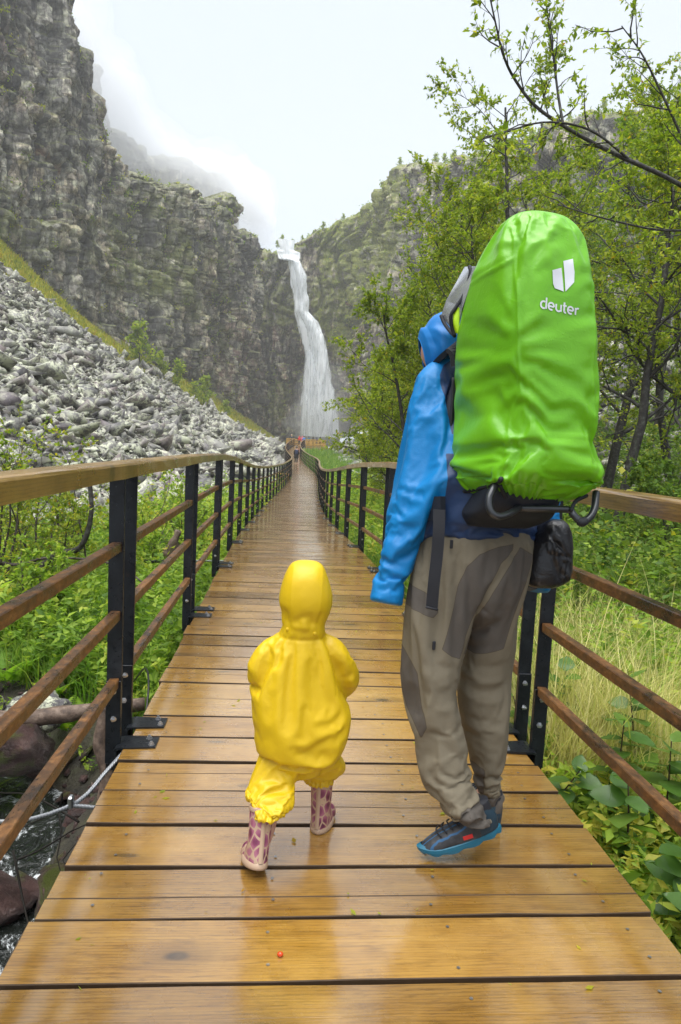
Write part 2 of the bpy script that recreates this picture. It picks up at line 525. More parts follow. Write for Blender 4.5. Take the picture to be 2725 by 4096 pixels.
def m_leaf(name, stops, trans=.42, rough=.5, spec=.22):
    m = NT(name); t = m.attr('tint')
    v = m.coord()
    c = m.ramp(t, stops)
    c = m.mix(1.0, c, m.ramp(m.noise(v, 1.2, 3), [(.3, (.72, .78, .7)), (.7, (1.2, 1.15, 1.1))]), 'MULTIPLY')
    m.base(c); m.set(Roughness=rough); m.b.inputs['Specular IOR Level'].default_value = spec
    tr = m.node('ShaderNodeBsdfTranslucent'); mx = m.node('ShaderNodeMixShader'); mx.inputs[0].default_value = trans
    m.l(m.mix(1.0, c, (1.5, 1.6, .9), 'MULTIPLY'), tr.inputs[0])
    m.l(m.b.outputs[0], mx.inputs[1]); m.l(tr.outputs[0], mx.inputs[2]); m.l(mx.outputs[0], m.out.inputs[0])
    return m.m
G1, G2, G3, YL, OR = (.035, .075, .012), (.075, .145, .018), (.15, .22, .03), (.34, .31, .03), (.38, .17, .02)
M['leaf_tree'] = m_leaf('birch_leaves', [(0, (.10, .16, .018)), (.3, (.19, .27, .024)), (.65, (.31, .37, .034)), (.88, (.46, .46, .045)), (.965, (.55, .45, .03)), (1, OR)])
M['leaf_dark'] = m_leaf('alder_leaves', [(0, (.06, .115, .024)), (.4, (.12, .205, .032)), (.8, (.22, .30, .042)), (1, YL)])
M['leaf_shrub'] = m_leaf('yellowing_leaves', [(0, (.09, .16, .02)), (.35, (.19, .27, .03)), (.7, (.33, .36, .035)), (.93, (.45, .38, .03)), (1, OR)])
M['leaf_herb'] = m_leaf('herb_leaves', [(0, (.09, .17, .025)), (.3, (.18, .29, .035)), (.65, (.30, .41, .055)), (.9, (.42, .46, .075)), (1, (.5, .42, .07))])
M['leaf_fern'] = m_leaf('fern_fronds', [(0, (.10, .20, .02)), (.4, (.18, .33, .03)), (.75, (.28, .42, .04)), (.95, (.42, .42, .05)), (1, (.34, .2, .04))], trans=.4)
M['leaf_big'] = m_leaf('broad_leaves', [(0, (.05, .12, .025)), (.5, (.10, .20, .035)), (.85, (.19, .29, .05)), (1, (.32, .34, .07))], rough=.3, spec=.5)
M['grass_tan'] = m_leaf('dry_grass', [(0, (.32, .30, .09)), (.3, (.48, .44, .18)), (.6, (.60, .55, .27)), (.85, (.42, .44, .12)), (1, (.25, .34, .06))], trans=.3)
M['grass_green'] = m_leaf('green_grass', [(0, (.06, .14, .015)), (.5, (.13, .25, .03)), (1, (.26, .34, .05))], trans=.35)
M['grass_gold'] = m_leaf('mossy_grass', [(0, (.14, .20, .018)), (.4, (.30, .32, .025)), (.75, (.45, .40, .03)), (1, (.42, .27, .035))], trans=.3)

def m_bark(name, a, b, c):
    m = NT(name); v = m.coord()
    m.base(m.ramp(m.noise(v, 14, 6, .7), [(.3, a), (.5, b), (.7, c)])); m.set(Roughness=.7)
    m.to(m.bump(m.noise(v, 40, 4, .7), .6, .01), 'Normal')
    return m.m
M['bark'] = m_bark('wet_bark', (.012, .010, .009), (.035, .03, .026), (.11, .115, .095))
M['twig'] = m_bark('twig_bark', (.02, .014, .012), (.05, .036, .03), (.12, .10, .085))
M['deadwood'] = m_bark('dead_wood', (.03, .018, .013), (.10, .065, .045), (.22, .16, .12))

# ------------------------------------------------------------------ ground sheet
def axis(lo, hi, c, fine, n):
    t = np.linspace(-1, 1, n); k = 3.2
    s = np.sinh(k * t) / np.sinh(k)
    return np.where(s < 0, c + s * (c - lo), c + s * (hi - c))
gx = axis(-240, 260, 0, .1, 330)
gy = np.concatenate([np.linspace(-8, 14, 120), 14 + (np.linspace(0, 1, 200)[1:] ** 1.7) * 286])
GX, GY = np.meshgrid(gx, gy)
GZ = ground(GX, GY)
NX, NY = len(gx), len(gy)
idx = np.arange(NX * NY).reshape(NY, NX)
GF = np.stack([idx[:-1, :-1], idx[:-1, 1:], idx[1:, 1:], idx[1:, :-1]], -1).reshape(-1, 4)
me = npmesh('ground', np.stack([GX, GY, GZ], -1).reshape(-1, 3), GF, True)
dl = (foot_l(GY) - GX).ravel(); dr = (GX - foot_r(GY)).ravel()
LPd = dist_poly(GX, GY, LP).ravel()
band = np.interp(GY.ravel(), [60, 115, 160, 190, 225], [33, 31, 28, 18, 7])
mossy = np.where(dl > 0, np.clip((band - LPd) / 3 + .5, 0, 1), 0)
far_green = (GX > px_(GY)).ravel() * np.clip((GY.ravel() - 8) / 20, 0, 1) * np.clip(1 - np.abs(GX.ravel() - px_(GY.ravel())) / 9, 0, 1) * (dl < 0)
mossy = np.maximum(mossy, far_green * .9)
rubble = np.clip(np.maximum(dl, dr) / 1.5 + .2, 0, 1)
fattr(me, 'mossy', mossy, 'POINT'); fattr(me, 'rubble', rubble, 'POINT')
ground_o = obj('ground', me, M['ground'], kind='structure')

# ------------------------------------------------------------------ cliffs
def blocks(u, v, lv, seed, skew=.15):
    """stack of offset brick partitions -> depth, block tone"""
    dep = np.zeros_like(u); tone = np.zeros_like(u)
    P = np.stack([u * .06, v * .06, u * 0 + seed], -1)
    wu = u + vnoise(P * 1.0, seed) * 4 + vnoise(P * 4, seed + 1) * .5
    wv = v + vnoise(P * 1.3 + 9, seed + 2) * 3 + vnoise(P * 5 + 3, seed + 3) * .35 + u * skew * .3
    for k, (bw, bh, amp, wt) in enumerate(lv):
        j = np.floor(wv / bh + .3 * k)
        jr = _h(j, j * 0 + k, j * 0, seed + 11)
        w = bw * (.7 + .7 * jr)
        x = wu / w + jr * 7.7
        i = np.floor(x)
        r = _h(i, j, i * 0 + k, seed + 5)
        tilt = (_h(i, j, i * 0 + k, seed + 8) - .5) * (x - i - .5) * .9
        dep += (r - .5 + tilt) * 2 * amp
        e = np.minimum(np.minimum(x - i, 1 - x + i) * w, np.minimum(wv / bh + .3 * k - j, 1 - (wv / bh + .3 * k - j)) * bh)
        dep -= amp * .55 * np.exp(-(e / (.09 * min(bw, bh) + .05)) ** 2)
        tone += (_h(i, j, i * 0 + k, seed + 21)) * wt
    for k, (sp_, wd_, dp_) in enumerate(((6.7, .42, 2.4), (2.9, .26, 1.1))):       # open vertical joints
        x = (wu + vnoise(np.stack([wv * .12, wv * 0 + k, wu * .02], -1), seed + 70 + k) * 1.6) / sp_
        i = np.floor(x); c0 = _h(i, i * 0 + k, i * 0, seed + 77) * .6 + .2
        on = vnoise(np.stack([i * 3.1, wv * .045, i * 0 + k], -1), seed + 80 + k) > -.25
        g = np.exp(-(((x - i - c0) * sp_) / wd_) ** 2) * on
        dep = dep - dp_ * g; tone = tone - .25 * g
    return dep, np.clip((tone - .5) * 2.4 + .5, 0, 1)

def cliff(name, P, topf, basef, du, dv, lv, seed, mat, redf, mossf, lean=.10, out_sign=1.0, back=60):
    L = np.concatenate([[0], np.cumsum(np.linalg.norm(np.diff(P, axis=0), axis=1))])
    us = np.arange(0, L[-1], du)
    cx = np.interp(us, L, P[:, 0]); cy = np.interp(us, L, P[:, 1])
    for _ in range(int(6 / du)):
        cx[1:-1] = cx[1:-1] * .5 + (cx[:-2] + cx[2:]) * .25; cy[1:-1] = cy[1:-1] * .5 + (cy[:-2] + cy[2:]) * .25
    tx, ty = np.gradient(cx), np.gradient(cy); tl = np.hypot(tx, ty); tx /= tl; ty /= tl
    nx, ny = ty * out_sign, -tx * out_sign                     # outward, into the gorge
    top = topf(us); base = basef(us)
    H = float((top - base).max())
    n_v = int(H / dv)
    t = np.linspace(0, 1, n_v)
    U = np.repeat(us[:, None], n_v, 1)
    Z = base[:, None] + (top - base)[:, None] * t[None]
    dep, tone = blocks(U.ravel(), Z.ravel(), lv, seed)
    dep = dep.reshape(U.shape)
    big = fbm(np.stack([U.ravel() * .03, Z.ravel() * .018, U.ravel() * 0 + seed], -1), 3, seed + 40).reshape(U.shape)
    big2 = fbm(np.stack([U.ravel() * .11, Z.ravel() * .035, U.ravel() * 0 + seed], -1), 3, seed + 44).reshape(U.shape)
    dep = dep + big * 6 + big2 * 2.6 - (Z - base[:, None]) * lean
    edge = np.clip((1 - t[None]) * (top - base)[:, None] / 3.0, 0, 1)
    dep = dep - (1 - edge) ** 2 * 3.0
    jit = (vnoise(np.stack([U.ravel() * 1.7, Z.ravel() * 1.7, U.ravel() * 0], -1), seed + 60) * .25).reshape(U.shape)
    X = cx[:, None] + nx[:, None] * dep; Y = cy[:, None] + ny[:, None] * dep
    V = np.stack([X, Y, Z + jit], -1)
    # ledge top running back to the plateau
    bx = cx - nx * back; by = cy - ny * back
    B = np.stack([bx, by, top - 2.5], -1)[:, None, :]
    V = np.concatenate([V, B], 1)
    nu, nv = V.shape[:2]
    idx = np.arange(nu * nv).reshape(nu, nv)
    F = np.stack([idx[:-1, :-1], idx[1:, :-1], idx[1:, 1:], idx[:-1, 1:]], -1)
    me = npmesh(name, V.reshape(-1, 3), F.reshape(-1, 4))
    tone = np.concatenate([tone.reshape(U.shape), np.full((nu, 1), .5)], 1)
    fattr(me, 'tone', np.clip(tone, 0, 1)[:-1, :-1].ravel())
    rd = np.concatenate([redf(U, Z), np.zeros((nu, 1))], 1); ms = np.concatenate([mossf(U, Z), np.ones((nu, 1))], 1)
    fattr(me, 'red', np.clip(rd, 0, 1)[:-1, :-1].ravel()); fattr(me, 'moss', np.clip(ms, 0, 1)[:-1, :-1].ravel())
    return obj(name, me, mat, kind='structure'), V

def nz(u, z, sc, seed): return fbm(np.stack([u.ravel() * sc, z.ravel() * sc, u.ravel() * 0], -1), 4, seed).reshape(u.shape)
_LS = np.linalg.norm(LP[1] - LP[0])
LTOP_S = np.array([0, 117, 134, 137.6, 139.7, 141, 143.4, 148, 150.3, 152.7, 159, 168, 181, 192, 197, 207, 214, 222, 232]) + _LS
LTOP_Z = np.array([135, 122, 100, 84, 78, 70, 67.5, 66, 63, 61.5, 62.5, 63, 65.5, 68, 66, 65, 66, 68, 69.5])
LTOP_S[0] = 0
def ltop(s): return np.interp(s, LTOP_S, LTOP_Z) + vnoise(np.stack([s * .45, s * 0, s * 0], -1), 91) * .9 + vnoise(np.stack([s * .13, s * 0, s * 0], -1), 92) * 1.0
def lbase(s): return np.interp(s, np.array([0, 117, 134, 149, 166, 184, 204, 228]) + _LS, [20, 25, 22, 17, 11, 5, 0, -4])
LV = [(8, 24, 2.2, .2), (3.4, 9.0, 1.35, .3), (1.8, 3.2, .75, .35), (.95, 1.2, .40, .25)]
cliff_l, CLV = cliff('cliff_left', LP, ltop, lbase, .38, .36, LV, 5, M['cliff'],
    lambda u, z: np.clip((u - _LS - 165) / 30, 0, 1) * np.clip((50 - z) / 25, 0, 1) + np.clip(nz(u, z, .07, 71) * 1.8 - .28, 0, .6),
    lambda u, z: np.clip(nz(u, z, .05, 72) * 2 + .08, 0, 1), lean=.02, out_sign=1.0, back=14)
RTOP_S = 14.3 + np.array([-14.3, 8, 13, 21, 27, 36, 48, 53, 68, 87, 98, 108, 123, 139, 154, 260.])
RTOP_Z = np.array([70, 70.5, 74, 80, 85, 86.5, 88, 89, 85, 78.6, 76, 73.5, 73, 73.5, 76, 80])
def rtop(s): return np.interp(s, RTOP_S, RTOP_Z) + vnoise(np.stack([s * .4, s * 0, s * 0], -1), 95) * .9 + vnoise(np.stack([s * .12, s * 0, s * 0], -1), 96) * 1.2
def rbase(s): return np.interp(s, [0, 20, 40, 70, 110, 200], [-4, -3, 2, 8, 12, 12])
cliff_r, CRV = cliff('cliff_right', RPth, rtop, rbase, .42, .40, LV, 9, M['cliff_right'],
    lambda u, z: np.clip((68 - u) / 10, 0, 1) * np.clip((52 - z) / 12, 0, 1) * .95 + np.clip(nz(u, z, .07, 75) * 2 - .5, 0, .6),
    lambda u, z: np.clip((z - 36) / 10, 0, 1) * np.clip((u - 29) / 4, 0, 1) * np.clip((78 - u) / 8, 0, 1) * 1.3 + np.clip(nz(u, z, .06, 76) * 2 - .1, 0, .8),
    lean=.06, out_sign=1.0, back=14)
# higher tier behind the left wall, up in the cloud
BP = np.array([(-120, 190), (-86, 205), (-60, 232), (-34, 262), (-22, 300), (-20, 360)], float)
def btop(s): return np.interp(s, [0, 63.5, 66, 74, 76.6, 78.8, 82.6, 87.8, 91, 104, 120, 137, 144, 151, 175, 220], [165, 124, 119, 116.5, 113, 107, 103, 101.4, 100.7, 102.7, 104, 108, 106, 104.5, 100, 95]) + vnoise(np.stack([s * .3, s * 0, s * 0], -1), 97) * 1.4
cliff_b, CBV = cliff('cliff_back', BP, btop, lambda s: s * 0 + 52., .8, .8, LV[:3], 13, M['cliff'],
    lambda u, z: u * 0 + .1, lambda u, z: u * 0 + .4, lean=.08, out_sign=1.0, back=40)
# ------------------------------------------------------------------ boardwalk
def m_wood(name, dark, mid, light, rough=.2, rnd=True, axis=0, coat=.5, knots=True, cut=.12):
    m = NT(name)
    st = [1.0, 1.0, 1.0]; st[axis] = .10
    v = m.coord('Object', tuple(st), rnd=rnd)
    vk = m.coord('Object', tuple(.33 if k == axis else 1.0 for k in range(3)), rnd=rnd)
    g = m.noise(v, 95, 6, .65, .6); g2 = m.noise(v, 20, 5, .6, 1.2)
    wv = m.node('ShaderNodeTexWave', bands_direction='Y' if axis == 0 else 'Z'); wv.inputs['Scale'].default_value = 30; wv.inputs['Distortion'].default_value = 9; wv.inputs['Detail'].default_value = 4; wv.inputs['Detail Scale'].default_value = 1.2; m.l(v, wv.inputs['Vector'])
    fine = m.noise(v, 240, 3, .6)
    c = m.ramp(g2, [(.15, dark), (.42, mid), (.85, light)])
    c = m.mix(m.step(g, .52, .64), c, m.mix(.42, c, dark))
    c = m.mix(m.math('MULTIPLY', m.step(wv.outputs['Fac'], .66, .98), .45), c, dark)
    c = m.mix(m.math('MULTIPLY', m.step(fine, .56, .68), .5), c, dark)
    if knots:
        vn_ = m.node('ShaderNodeTexVoronoi', voronoi_dimensions='2D'); vn_.inputs['Scale'].default_value = 4.6; m.l(m.mix(.05, vk, m.noise(vk, 6, 3, .5, out='Color'), 'ADD'), vn_.inputs['Vector']); k = vn_.outputs['Distance']
        kn = m.step(k, .075, .03)
        ring = m.step(k, .30, .05)
        sel = m.step(m.noise(vk, 1.8, 2), .44, .52)
        c = m.mix(m.math('MULTIPLY', m.math('MULTIPLY', ring, sel), .55), c, dark)
        c = m.mix(m.math('MULTIPLY', m.math('MULTIPLY', kn, sel), .9), c, tuple(x * .3 for x in dark))
    if rnd:
        c = m.mix(1.0, c, m.ramp(m.rand, [(0, (.72, .70, .66)), (.35, (1.0, .97, .92)), (.7, (1.12, 1.1, 1.12)), (1, (1.25, 1.3, 1.42))]), 'MULTIPLY')
    w = m.coord('Object', (1, 1, 1), rnd=rnd)
    worn = m.step(m.noise(w, 2.3, 4, .6), .45, .7)
    c = m.mix(m.math('MULTIPLY', worn, .35), c, tuple(min(1, x * 1.25 + .02) for x in light))
    blot = m.step(m.noise(m.coord('Object', tuple(.4 if k == axis else 1.0 for k in range(3)), rnd=rnd), 7, 6, .7), .54, .70)
    c = m.mix(m.math('MULTIPLY', blot, .26), c, tuple(x * .8 for x in dark))
    m.base(c)
    m.b.inputs['Coat IOR'].default_value = 1.9
    wet = m.noise(w, 3.1, 5, .65)
    m.to(m.ramp(wet, [(.3, (rough * .8,) * 3), (.7, (rough * 2.0,) * 3)]), 'Roughness')
    m.b.inputs['Coat Weight'].default_value = coat
    m.to(m.ramp(wet, [(.35, (.08,) * 3), (.65, (.20,) * 3)]), 'Coat Roughness')
    h = m.math('ADD', m.math('MULTIPLY', g, .7), m.math('MULTIPLY', fine, .3))
    h = m.math('ADD', h, m.math('MULTIPLY', m.noise(w, 35, 4, .6), .5))
    nb = m.bump(h, .35, .0035)
    m.to(nb, 'Normal')
    cb = m.bump(h, .10, .003); m.l(cb, m.b.inputs['Coat Normal'])
    return m.m
M['plank'] = m_wood('wet_pine_plank', (.11, .054, .010), (.29, .150, .024), (.41, .240, .052), coat=1.0)
M['handrail'] = m_wood('wet_handrail_pine', (.085, .045, .010), (.21, .118, .026), (.33, .20, .05), axis=1, rough=.24)
M['new_wood'] = m_wood('yellow_pine', (.22, .12, .02), (.46, .27, .05), (.58, .37, .08), knots=False, rough=.4, coat=.1)
M['plank_edge'] = plain('gap_shade_edge', (.055, .030, .012), .7, var=.4, scale=30)  # shade of the plank gaps painted into the side, bevel and groove faces
M['joist'] = plain('dark_joist', (.05, .032, .018), .6)
M['screw'] = plain('screw_steel', (.35, .34, .33), .35, .9)
M['zinc'] = plain('zinc_bolt', (.55, .56, .58), .3, .95, var=.2)

def m_steel():
    m = NT('black_steel'); v = m.coord('Object', rnd=True)
    n = m.noise(v, 9, 6, .7); n2 = m.noise(v, 45, 4, .7)
    c = m.ramp(n, [(.3, (.006, .007, .009)), (.55, (.014, .017, .021)), (.75, (.035, .040, .047))])
    c = m.mix(m.math('MULTIPLY', m.step(n2, .62, .72), .6), c, (.004, .004, .004))
    c = m.mix(m.math('MULTIPLY', m.step(m.noise(v, 5, 6, .7), .66, .75), .5), c, (.10, .035, .012))
    m.base(c); m.set(Metallic=.35)
    m.to(m.ramp(n2, [(.3, (.22,) * 3), (.7, (.48,) * 3)]), 'Roughness')
    m.to(m.bump(n2, .3, .002), 'Normal')
    return m.m
def m_rust():
    m = NT('rusty_steel'); v = m.coord('Object', (1, .5, 1), rnd=True)
    n = m.noise(v, 9, 7, .7); n2 = m.noise(v, 60, 5, .7)
    rust = m.ramp(n2, [(.25, (.060, .023, .007)), (.5, (.18, .075, .018)), (.75, (.30, .15, .05))])
    sel = m.step(m.math('ADD', m.math('MULTIPLY', n, .8), m.math('MULTIPLY', n2, .2)), .36, .62)
    c = m.mix(sel, (.032, .022, .016), rust)
    m.base(c); m.set(Metallic=.1)
    m.to(m.ramp(n, [(.4, (.25,) * 3), (.55, (.5,) * 3)]), 'Roughness')
    m.to(m.bump(n2, .5, .002), 'Normal')
    return m.m
M['steel'] = m_steel(); M['rust'] = m_rust()

def plank_mesh(k):
    r = np.random.default_rng(100 + k)
    w, d, t, b = HALF * 2, .2135, .060, .0022
    d += .004
    gr = .0035 if k % 2 else .0002; gy = .012 * (k - 3)
    prof = [(-d / 2 + b, 0), (gy - .0028, 0), (gy, -gr), (gy + .0028, 0), (d / 2 - b, 0), (d / 2, -b), (d / 2, -t), (-d / 2, -t), (-d / 2, -b)]
    m = len(prof); n = 9; xs = np.linspace(-w / 2, w / 2, n)
    V = []
    for i, x in enumerate(xs):
        j0, j1 = r.normal(0, .0016, 2); zz = r.normal(0, .0006)
        for a, (y, z) in enumerate(prof):
            V.append((x + (r.normal(0, .0015) if i in (0, n - 1) else 0), y + (j0 if y < -.05 else j1 if y > .05 else 0), z + zz))
    F = []
    for i in range(n - 1):
        for a in range(m):
            c = (a + 1) % m
            F.append([i * m + a, i * m + c, (i + 1) * m + c, (i + 1) * m + a][::-1])
    F.append([a for a in range(m)]); F.append([(n - 1) * m + a for a in range(m)][::-1])
    me = npmesh('plank', np.array(V), F)
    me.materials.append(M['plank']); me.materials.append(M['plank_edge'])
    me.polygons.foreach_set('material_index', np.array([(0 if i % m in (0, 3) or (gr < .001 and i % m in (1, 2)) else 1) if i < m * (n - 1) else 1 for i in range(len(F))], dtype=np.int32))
    return me
PM = [plank_mesh(k) for k in range(7)]
walk = obj('boardwalk', None, kind='structure')
PITCH = .232
def frame_at(s):
    p = path(s); a = path(s - .1); b = path(s + .1); d = (b - a) / np.linalg.norm(b - a)
    return p, math.atan2(-d[0], d[1]), math.asin(d[2])
plank_s = np.arange(-1.36, S_END, PITCH)
far_parts = []; screws = []
for k, s in enumerate(plank_s):
    p, yaw, pit = frame_at(float(s))
    r = np.random.default_rng(k)
    if k < 300:
        o = obj('plank', PM[r.integers(7)], parent=walk, loc=(p[0] + r.normal(0, .004), p[1], p[2] + r.normal(0, .0012)), rot=(pit + r.normal(0, .003), r.normal(0, .0015), yaw + r.normal(0, .0012)))
        if k < 130:
            c, sn = math.cos(yaw), math.sin(yaw)
            for lx in (-.735, -.24, .25, .735):
                for ly in (-.062, .062):
                    x, y = lx + r.normal(0, .014), ly + r.normal(0, .008)
                    screws.append((p[0] + x * c - y * sn, p[1] + x * sn + y * c, p[2] + .0012 + y * math.tan(pit), r.uniform(0, 3)))
    else:
        V, F = box(0, 0, -.022, HALF * 2, .2165, .045)
        c, sn = math.cos(yaw), math.sin(yaw)
        far_parts.append((np.stack([p[0] + V[:, 0] * c - V[:, 1] * sn, p[1] + V[:, 0] * sn + V[:, 1] * c, p[2] + V[:, 2] + V[:, 1] * math.tan(pit)], 1), F))
V, F = join_lists(far_parts)
obj('far_planks', npmesh('far_planks', V, F), M['plank'], parent=walk, kind='stuff')
sv, sf = [], []
for (x, y, z, a) in screws:
    o = len(sv)
    sv.append((x, y, z + .0004))
    for q in range(6): sv.append((x + .0052 * math.cos(a + q * 1.0472), y + .0052 * math.sin(a + q * 1.0472), z + .001))
    for q in range(6): sf.append([o, o + 1 + q, o + 1 + (q + 1) % 6])
obj('screws', npmesh('screws', np.array(sv), np.array(sf)), M['screw'], parent=walk, kind='stuff')
ss = np.linspace(-1.5, S_END, 160)
for lx in (-.74, .25, .74):
    c = path(ss); T = np.gradient(c, axis=0); T /= np.linalg.norm(T, axis=1)[:, None]
    side = np.stack([T[:, 1], -T[:, 0], T[:, 0] * 0], 1)
    P = c + side * lx - np.array([0, 0, .12])
    V = np.concatenate([P + side * a + np.array([0, 0, b]) for a, b in ((-.04, -.07), (.04, -.07), (.04, .07), (-.04, .07))])
    n = len(P); F = [[q * n + i, q * n + i + 1, ((q + 1) % 4) * n + i + 1, ((q + 1) % 4) * n + i] for q in range(4) for i in range(n - 1)]
    obj('joist', npmesh('joist', V, F), M['joist'], parent=walk)

# ------------------------------------------------------------------ railings
RAIL_OFF = HALF + .058
post_me = box_mesh('post', 0, 0, .51, .062, .012, 1.25, .0015)            # z -0.115 .. 1.135
lap_me = box_mesh('lap_plate', 0, -.013, .10, .062, .012, .36, .0015)
V1, F1 = box(0, 0, 0, .040, 1.99, .040, .003); rail_me = npmesh('rail', V1, F1)
def handrail_mesh(k):
    r = np.random.default_rng(k); n = 12
    w, h, b = .105, .063, .012
    prof = [(-w / 2, -h), (w / 2, -h), (w / 2, -b), (w / 2 - b * .4, -b * .35), (w / 2 - b, 0), (-w / 2 + b, 0), (-w / 2 + b * .4, -b * .35), (-w / 2, -b)]
    V = []; F = []
    for i, y in enumerate(np.linspace(-1.096, 1.096, n)):
        for x, z in prof: V.append((x + r.normal(0, .0007), y, z + r.normal(0, .0007)))
    m = len(prof)
    for i in range(n - 1):
        for a in range(m):
            c = (a + 1) % m
            F.append([i * m + a, i * m + c, (i + 1) * m + c, (i + 1) * m + a][::-1])
    F.append(list(range(m))); F.append([(n - 1) * m + a for a in range(m)][::-1])
    return npmesh('handrail', np.array(V), F)
HM = [handrail_mesh(k) for k in range(4)]
def bolt_mesh():
    a = np.arange(6) * np.pi / 3
    hexa = np.stack([np.cos(a) * .0105, np.sin(a) * .0105], 1)
    rnd_ = np.stack([np.cos(a) * .0135, np.sin(a) * .0135], 1)
    P = []
    for r_, z in ((rnd_, 0), (rnd_, .003), (hexa, .003), (hexa, .010), (hexa * .55, .0102), (hexa * .55, .017)):
        P += [(x, y, z) for x, y in r_]
    F = [[i * 6 + j, i * 6 + (j + 1) % 6, (i + 1) * 6 + (j + 1) % 6, (i + 1) * 6 + j] for i in range(5) for j in range(6)] + [[30 + j for j in range(6)]]
    return npmesh('bolt', np.array(P), F)
bolt_me = bolt_mesh()
def bracket_mesh():
    # plate lying on the deck (x from 0 inward to .15), bent down outside the edge
    pr = [(-.045, -.10), (-.045, -.004), (-.038, .006), (-.02, .010), (.125, .010)]
    pr2 = [(-.033, -.10), (-.033, -.012), (-.03, -.002), (-.02, .0005), (.125, .0005)]
    n = len(pr); V = []
    for y in (-.062, .062):
        V += [(a, y, b) for a, b in pr] + [(a, y, b) for a, b in pr2]
    for i in (n - 1, 2 * n - 1, 3 * n - 1, 4 * n - 1): V[i] = (V[i][0], V[i][1] * .8, V[i][2])
    m = 2 * n; F = []
    for i in range(n - 1):
        F.append([i, i + 1, m + i + 1, m + i][::-1]); F.append([n + i, n + i + 1, m + n + i + 1, m + n + i])
        F.append([i, i + 1, n + i + 1, n + i]); F.append([m + i, m + i + 1, m + n + i + 1, m + n + i][::-1])
    F.append([n - 1, 2 * n - 1, m + 2 * n - 1, m + n - 1]); F.append([0, n, m + n, m][::-1])
    return npmesh('bracket', np.array(V), F)
brk_me = bracket_mesh()
for me_, mt in ((post_me, 'steel'), (lap_me, 'steel'), (rail_me, 'rust'), (bolt_me, 'zinc'), (brk_me, 'steel'), *((h, 'handrail') for h in HM)):
    me_.materials.append(M[mt])
SEC = 2.2
def railing(side, label):
    root = obj('railing', None, label=label, cat='railing', group='railings along the boardwalk')
    k = 0; s = 2.965 - 3 * SEC
    while s < S_END - 1.0:
        a = s + .105; b = min(s + SEC - .105, S_END - .1)
        pa, ya, ta = frame_at(a); pb, yb, tb = frame_at(b)
        off = side * RAIL_OFF
        A = np.array([pa[0] + off * math.cos(ya), pa[1] + off * math.sin(ya), pa[2]])
        B = np.array([pb[0] + off * math.cos(yb), pb[1] + off * math.sin(yb), pb[2]])
        d = B - A; ln = np.linalg.norm(d); yaw = math.atan2(-d[0], d[1]); pit = math.asin(d[2] / ln)
        r = np.random.default_rng(900 + k + (500 if side > 0 else 0))
        near = s < 24
        if s + SEC > -1.5:
            for h in (.848, .559, .270):
                obj('rail', rail_me, parent=root, loc=tuple((A + B) / 2 + [0, 0, h]), rot=(pit, 0, yaw), scale=(1, (ln - .012) / 1.99, 1))
            e0 = A - d / ln * .1045; e1 = B + d / ln * .1045
            obj('handrail', HM[r.integers(4)], parent=root, loc=tuple((e0 + e1) / 2 + [0, 0, 1.2]), rot=(pit, 0, yaw), scale=(1, (np.linalg.norm(e1 - e0) - .004) / 2.192, 1))
        for (Q, yw, hold) in ((A, ya, a), (B, yb, b)):
            if hold < -.3: continue
            tilt = r.normal(0, .004)
            po = obj('post', post_me, parent=root, loc=tuple(Q), rot=(0, tilt, yw))
            br = obj('bracket', brk_me, parent=root, loc=(Q[0] - side * .058 * math.cos(yw), Q[1] - side * .058 * math.sin(yw), Q[2]), rot=(0, 0, yw + (math.pi if side > 0 else 0)))
            if near:
                obj('lap_plate', lap_me, parent=po)
                for z in (.236, .118): obj('bolt', bolt_me, parent=po, loc=(r.normal(0, .002), -.019, z), rot=(R_(90), 0, r.uniform(0, 1)))
                for x, y in ((.105, -.030), (.085, .032)): obj('bolt', bolt_me, parent=br, loc=(x, y, .010), rot=(0, 0, r.uniform(0, 1)))
        k += 1; s += SEC
    return root
rail_left = railing(-1, 'black steel railing with timber handrail along the left edge of the boardwalk')
rail_right = railing(1, 'black steel railing with timber handrail along the right edge of the boardwalk')
# ------------------------------------------------------------------ rocks of the scree
def hull_rock(seed, flat=(1, .75, .5), npt=8):
    r = np.random.default_rng(seed)
    P = r.uniform(-1, 1, (npt, 3)); P /= np.max(np.abs(P), axis=1)[:, None] ** .75
    P *= np.array(flat) * .5
    bm = bmesh.new()
    for p in P: bm.verts.new(p)
    res = bmesh.ops.convex_hull(bm, input=bm.verts[:])
    for v in [v for v in bm.verts if not v.link_faces]: bm.verts.remove(v)
    bmesh.ops.triangulate(bm, faces=bm.faces[:])
    bm.verts.index_update()
    V = np.array([tuple(v.co) for v in bm.verts]); F = np.array([[v.index for v in f.verts] for f in bm.faces])
    bm.free()
    return V, F
ROCKS = [hull_rock(300 + k, f) for k, f in enumerate([(1, .75, .4), (1, .8, .5), (1, .6, .28), (1, .9, .24), (1, .7, .42), (1, .85, .6), (1, .55, .35), (1, .8, .3), (1, .65, .5), (1, .95, .32), (1.2, .6, .25), (1.1, .8, .36)])]
rock_me = []
for V, F in ROCKS:
    m_ = npmesh('rock', V, F); m_.materials.append(M['rock_obj']); rock_me.append(m_)

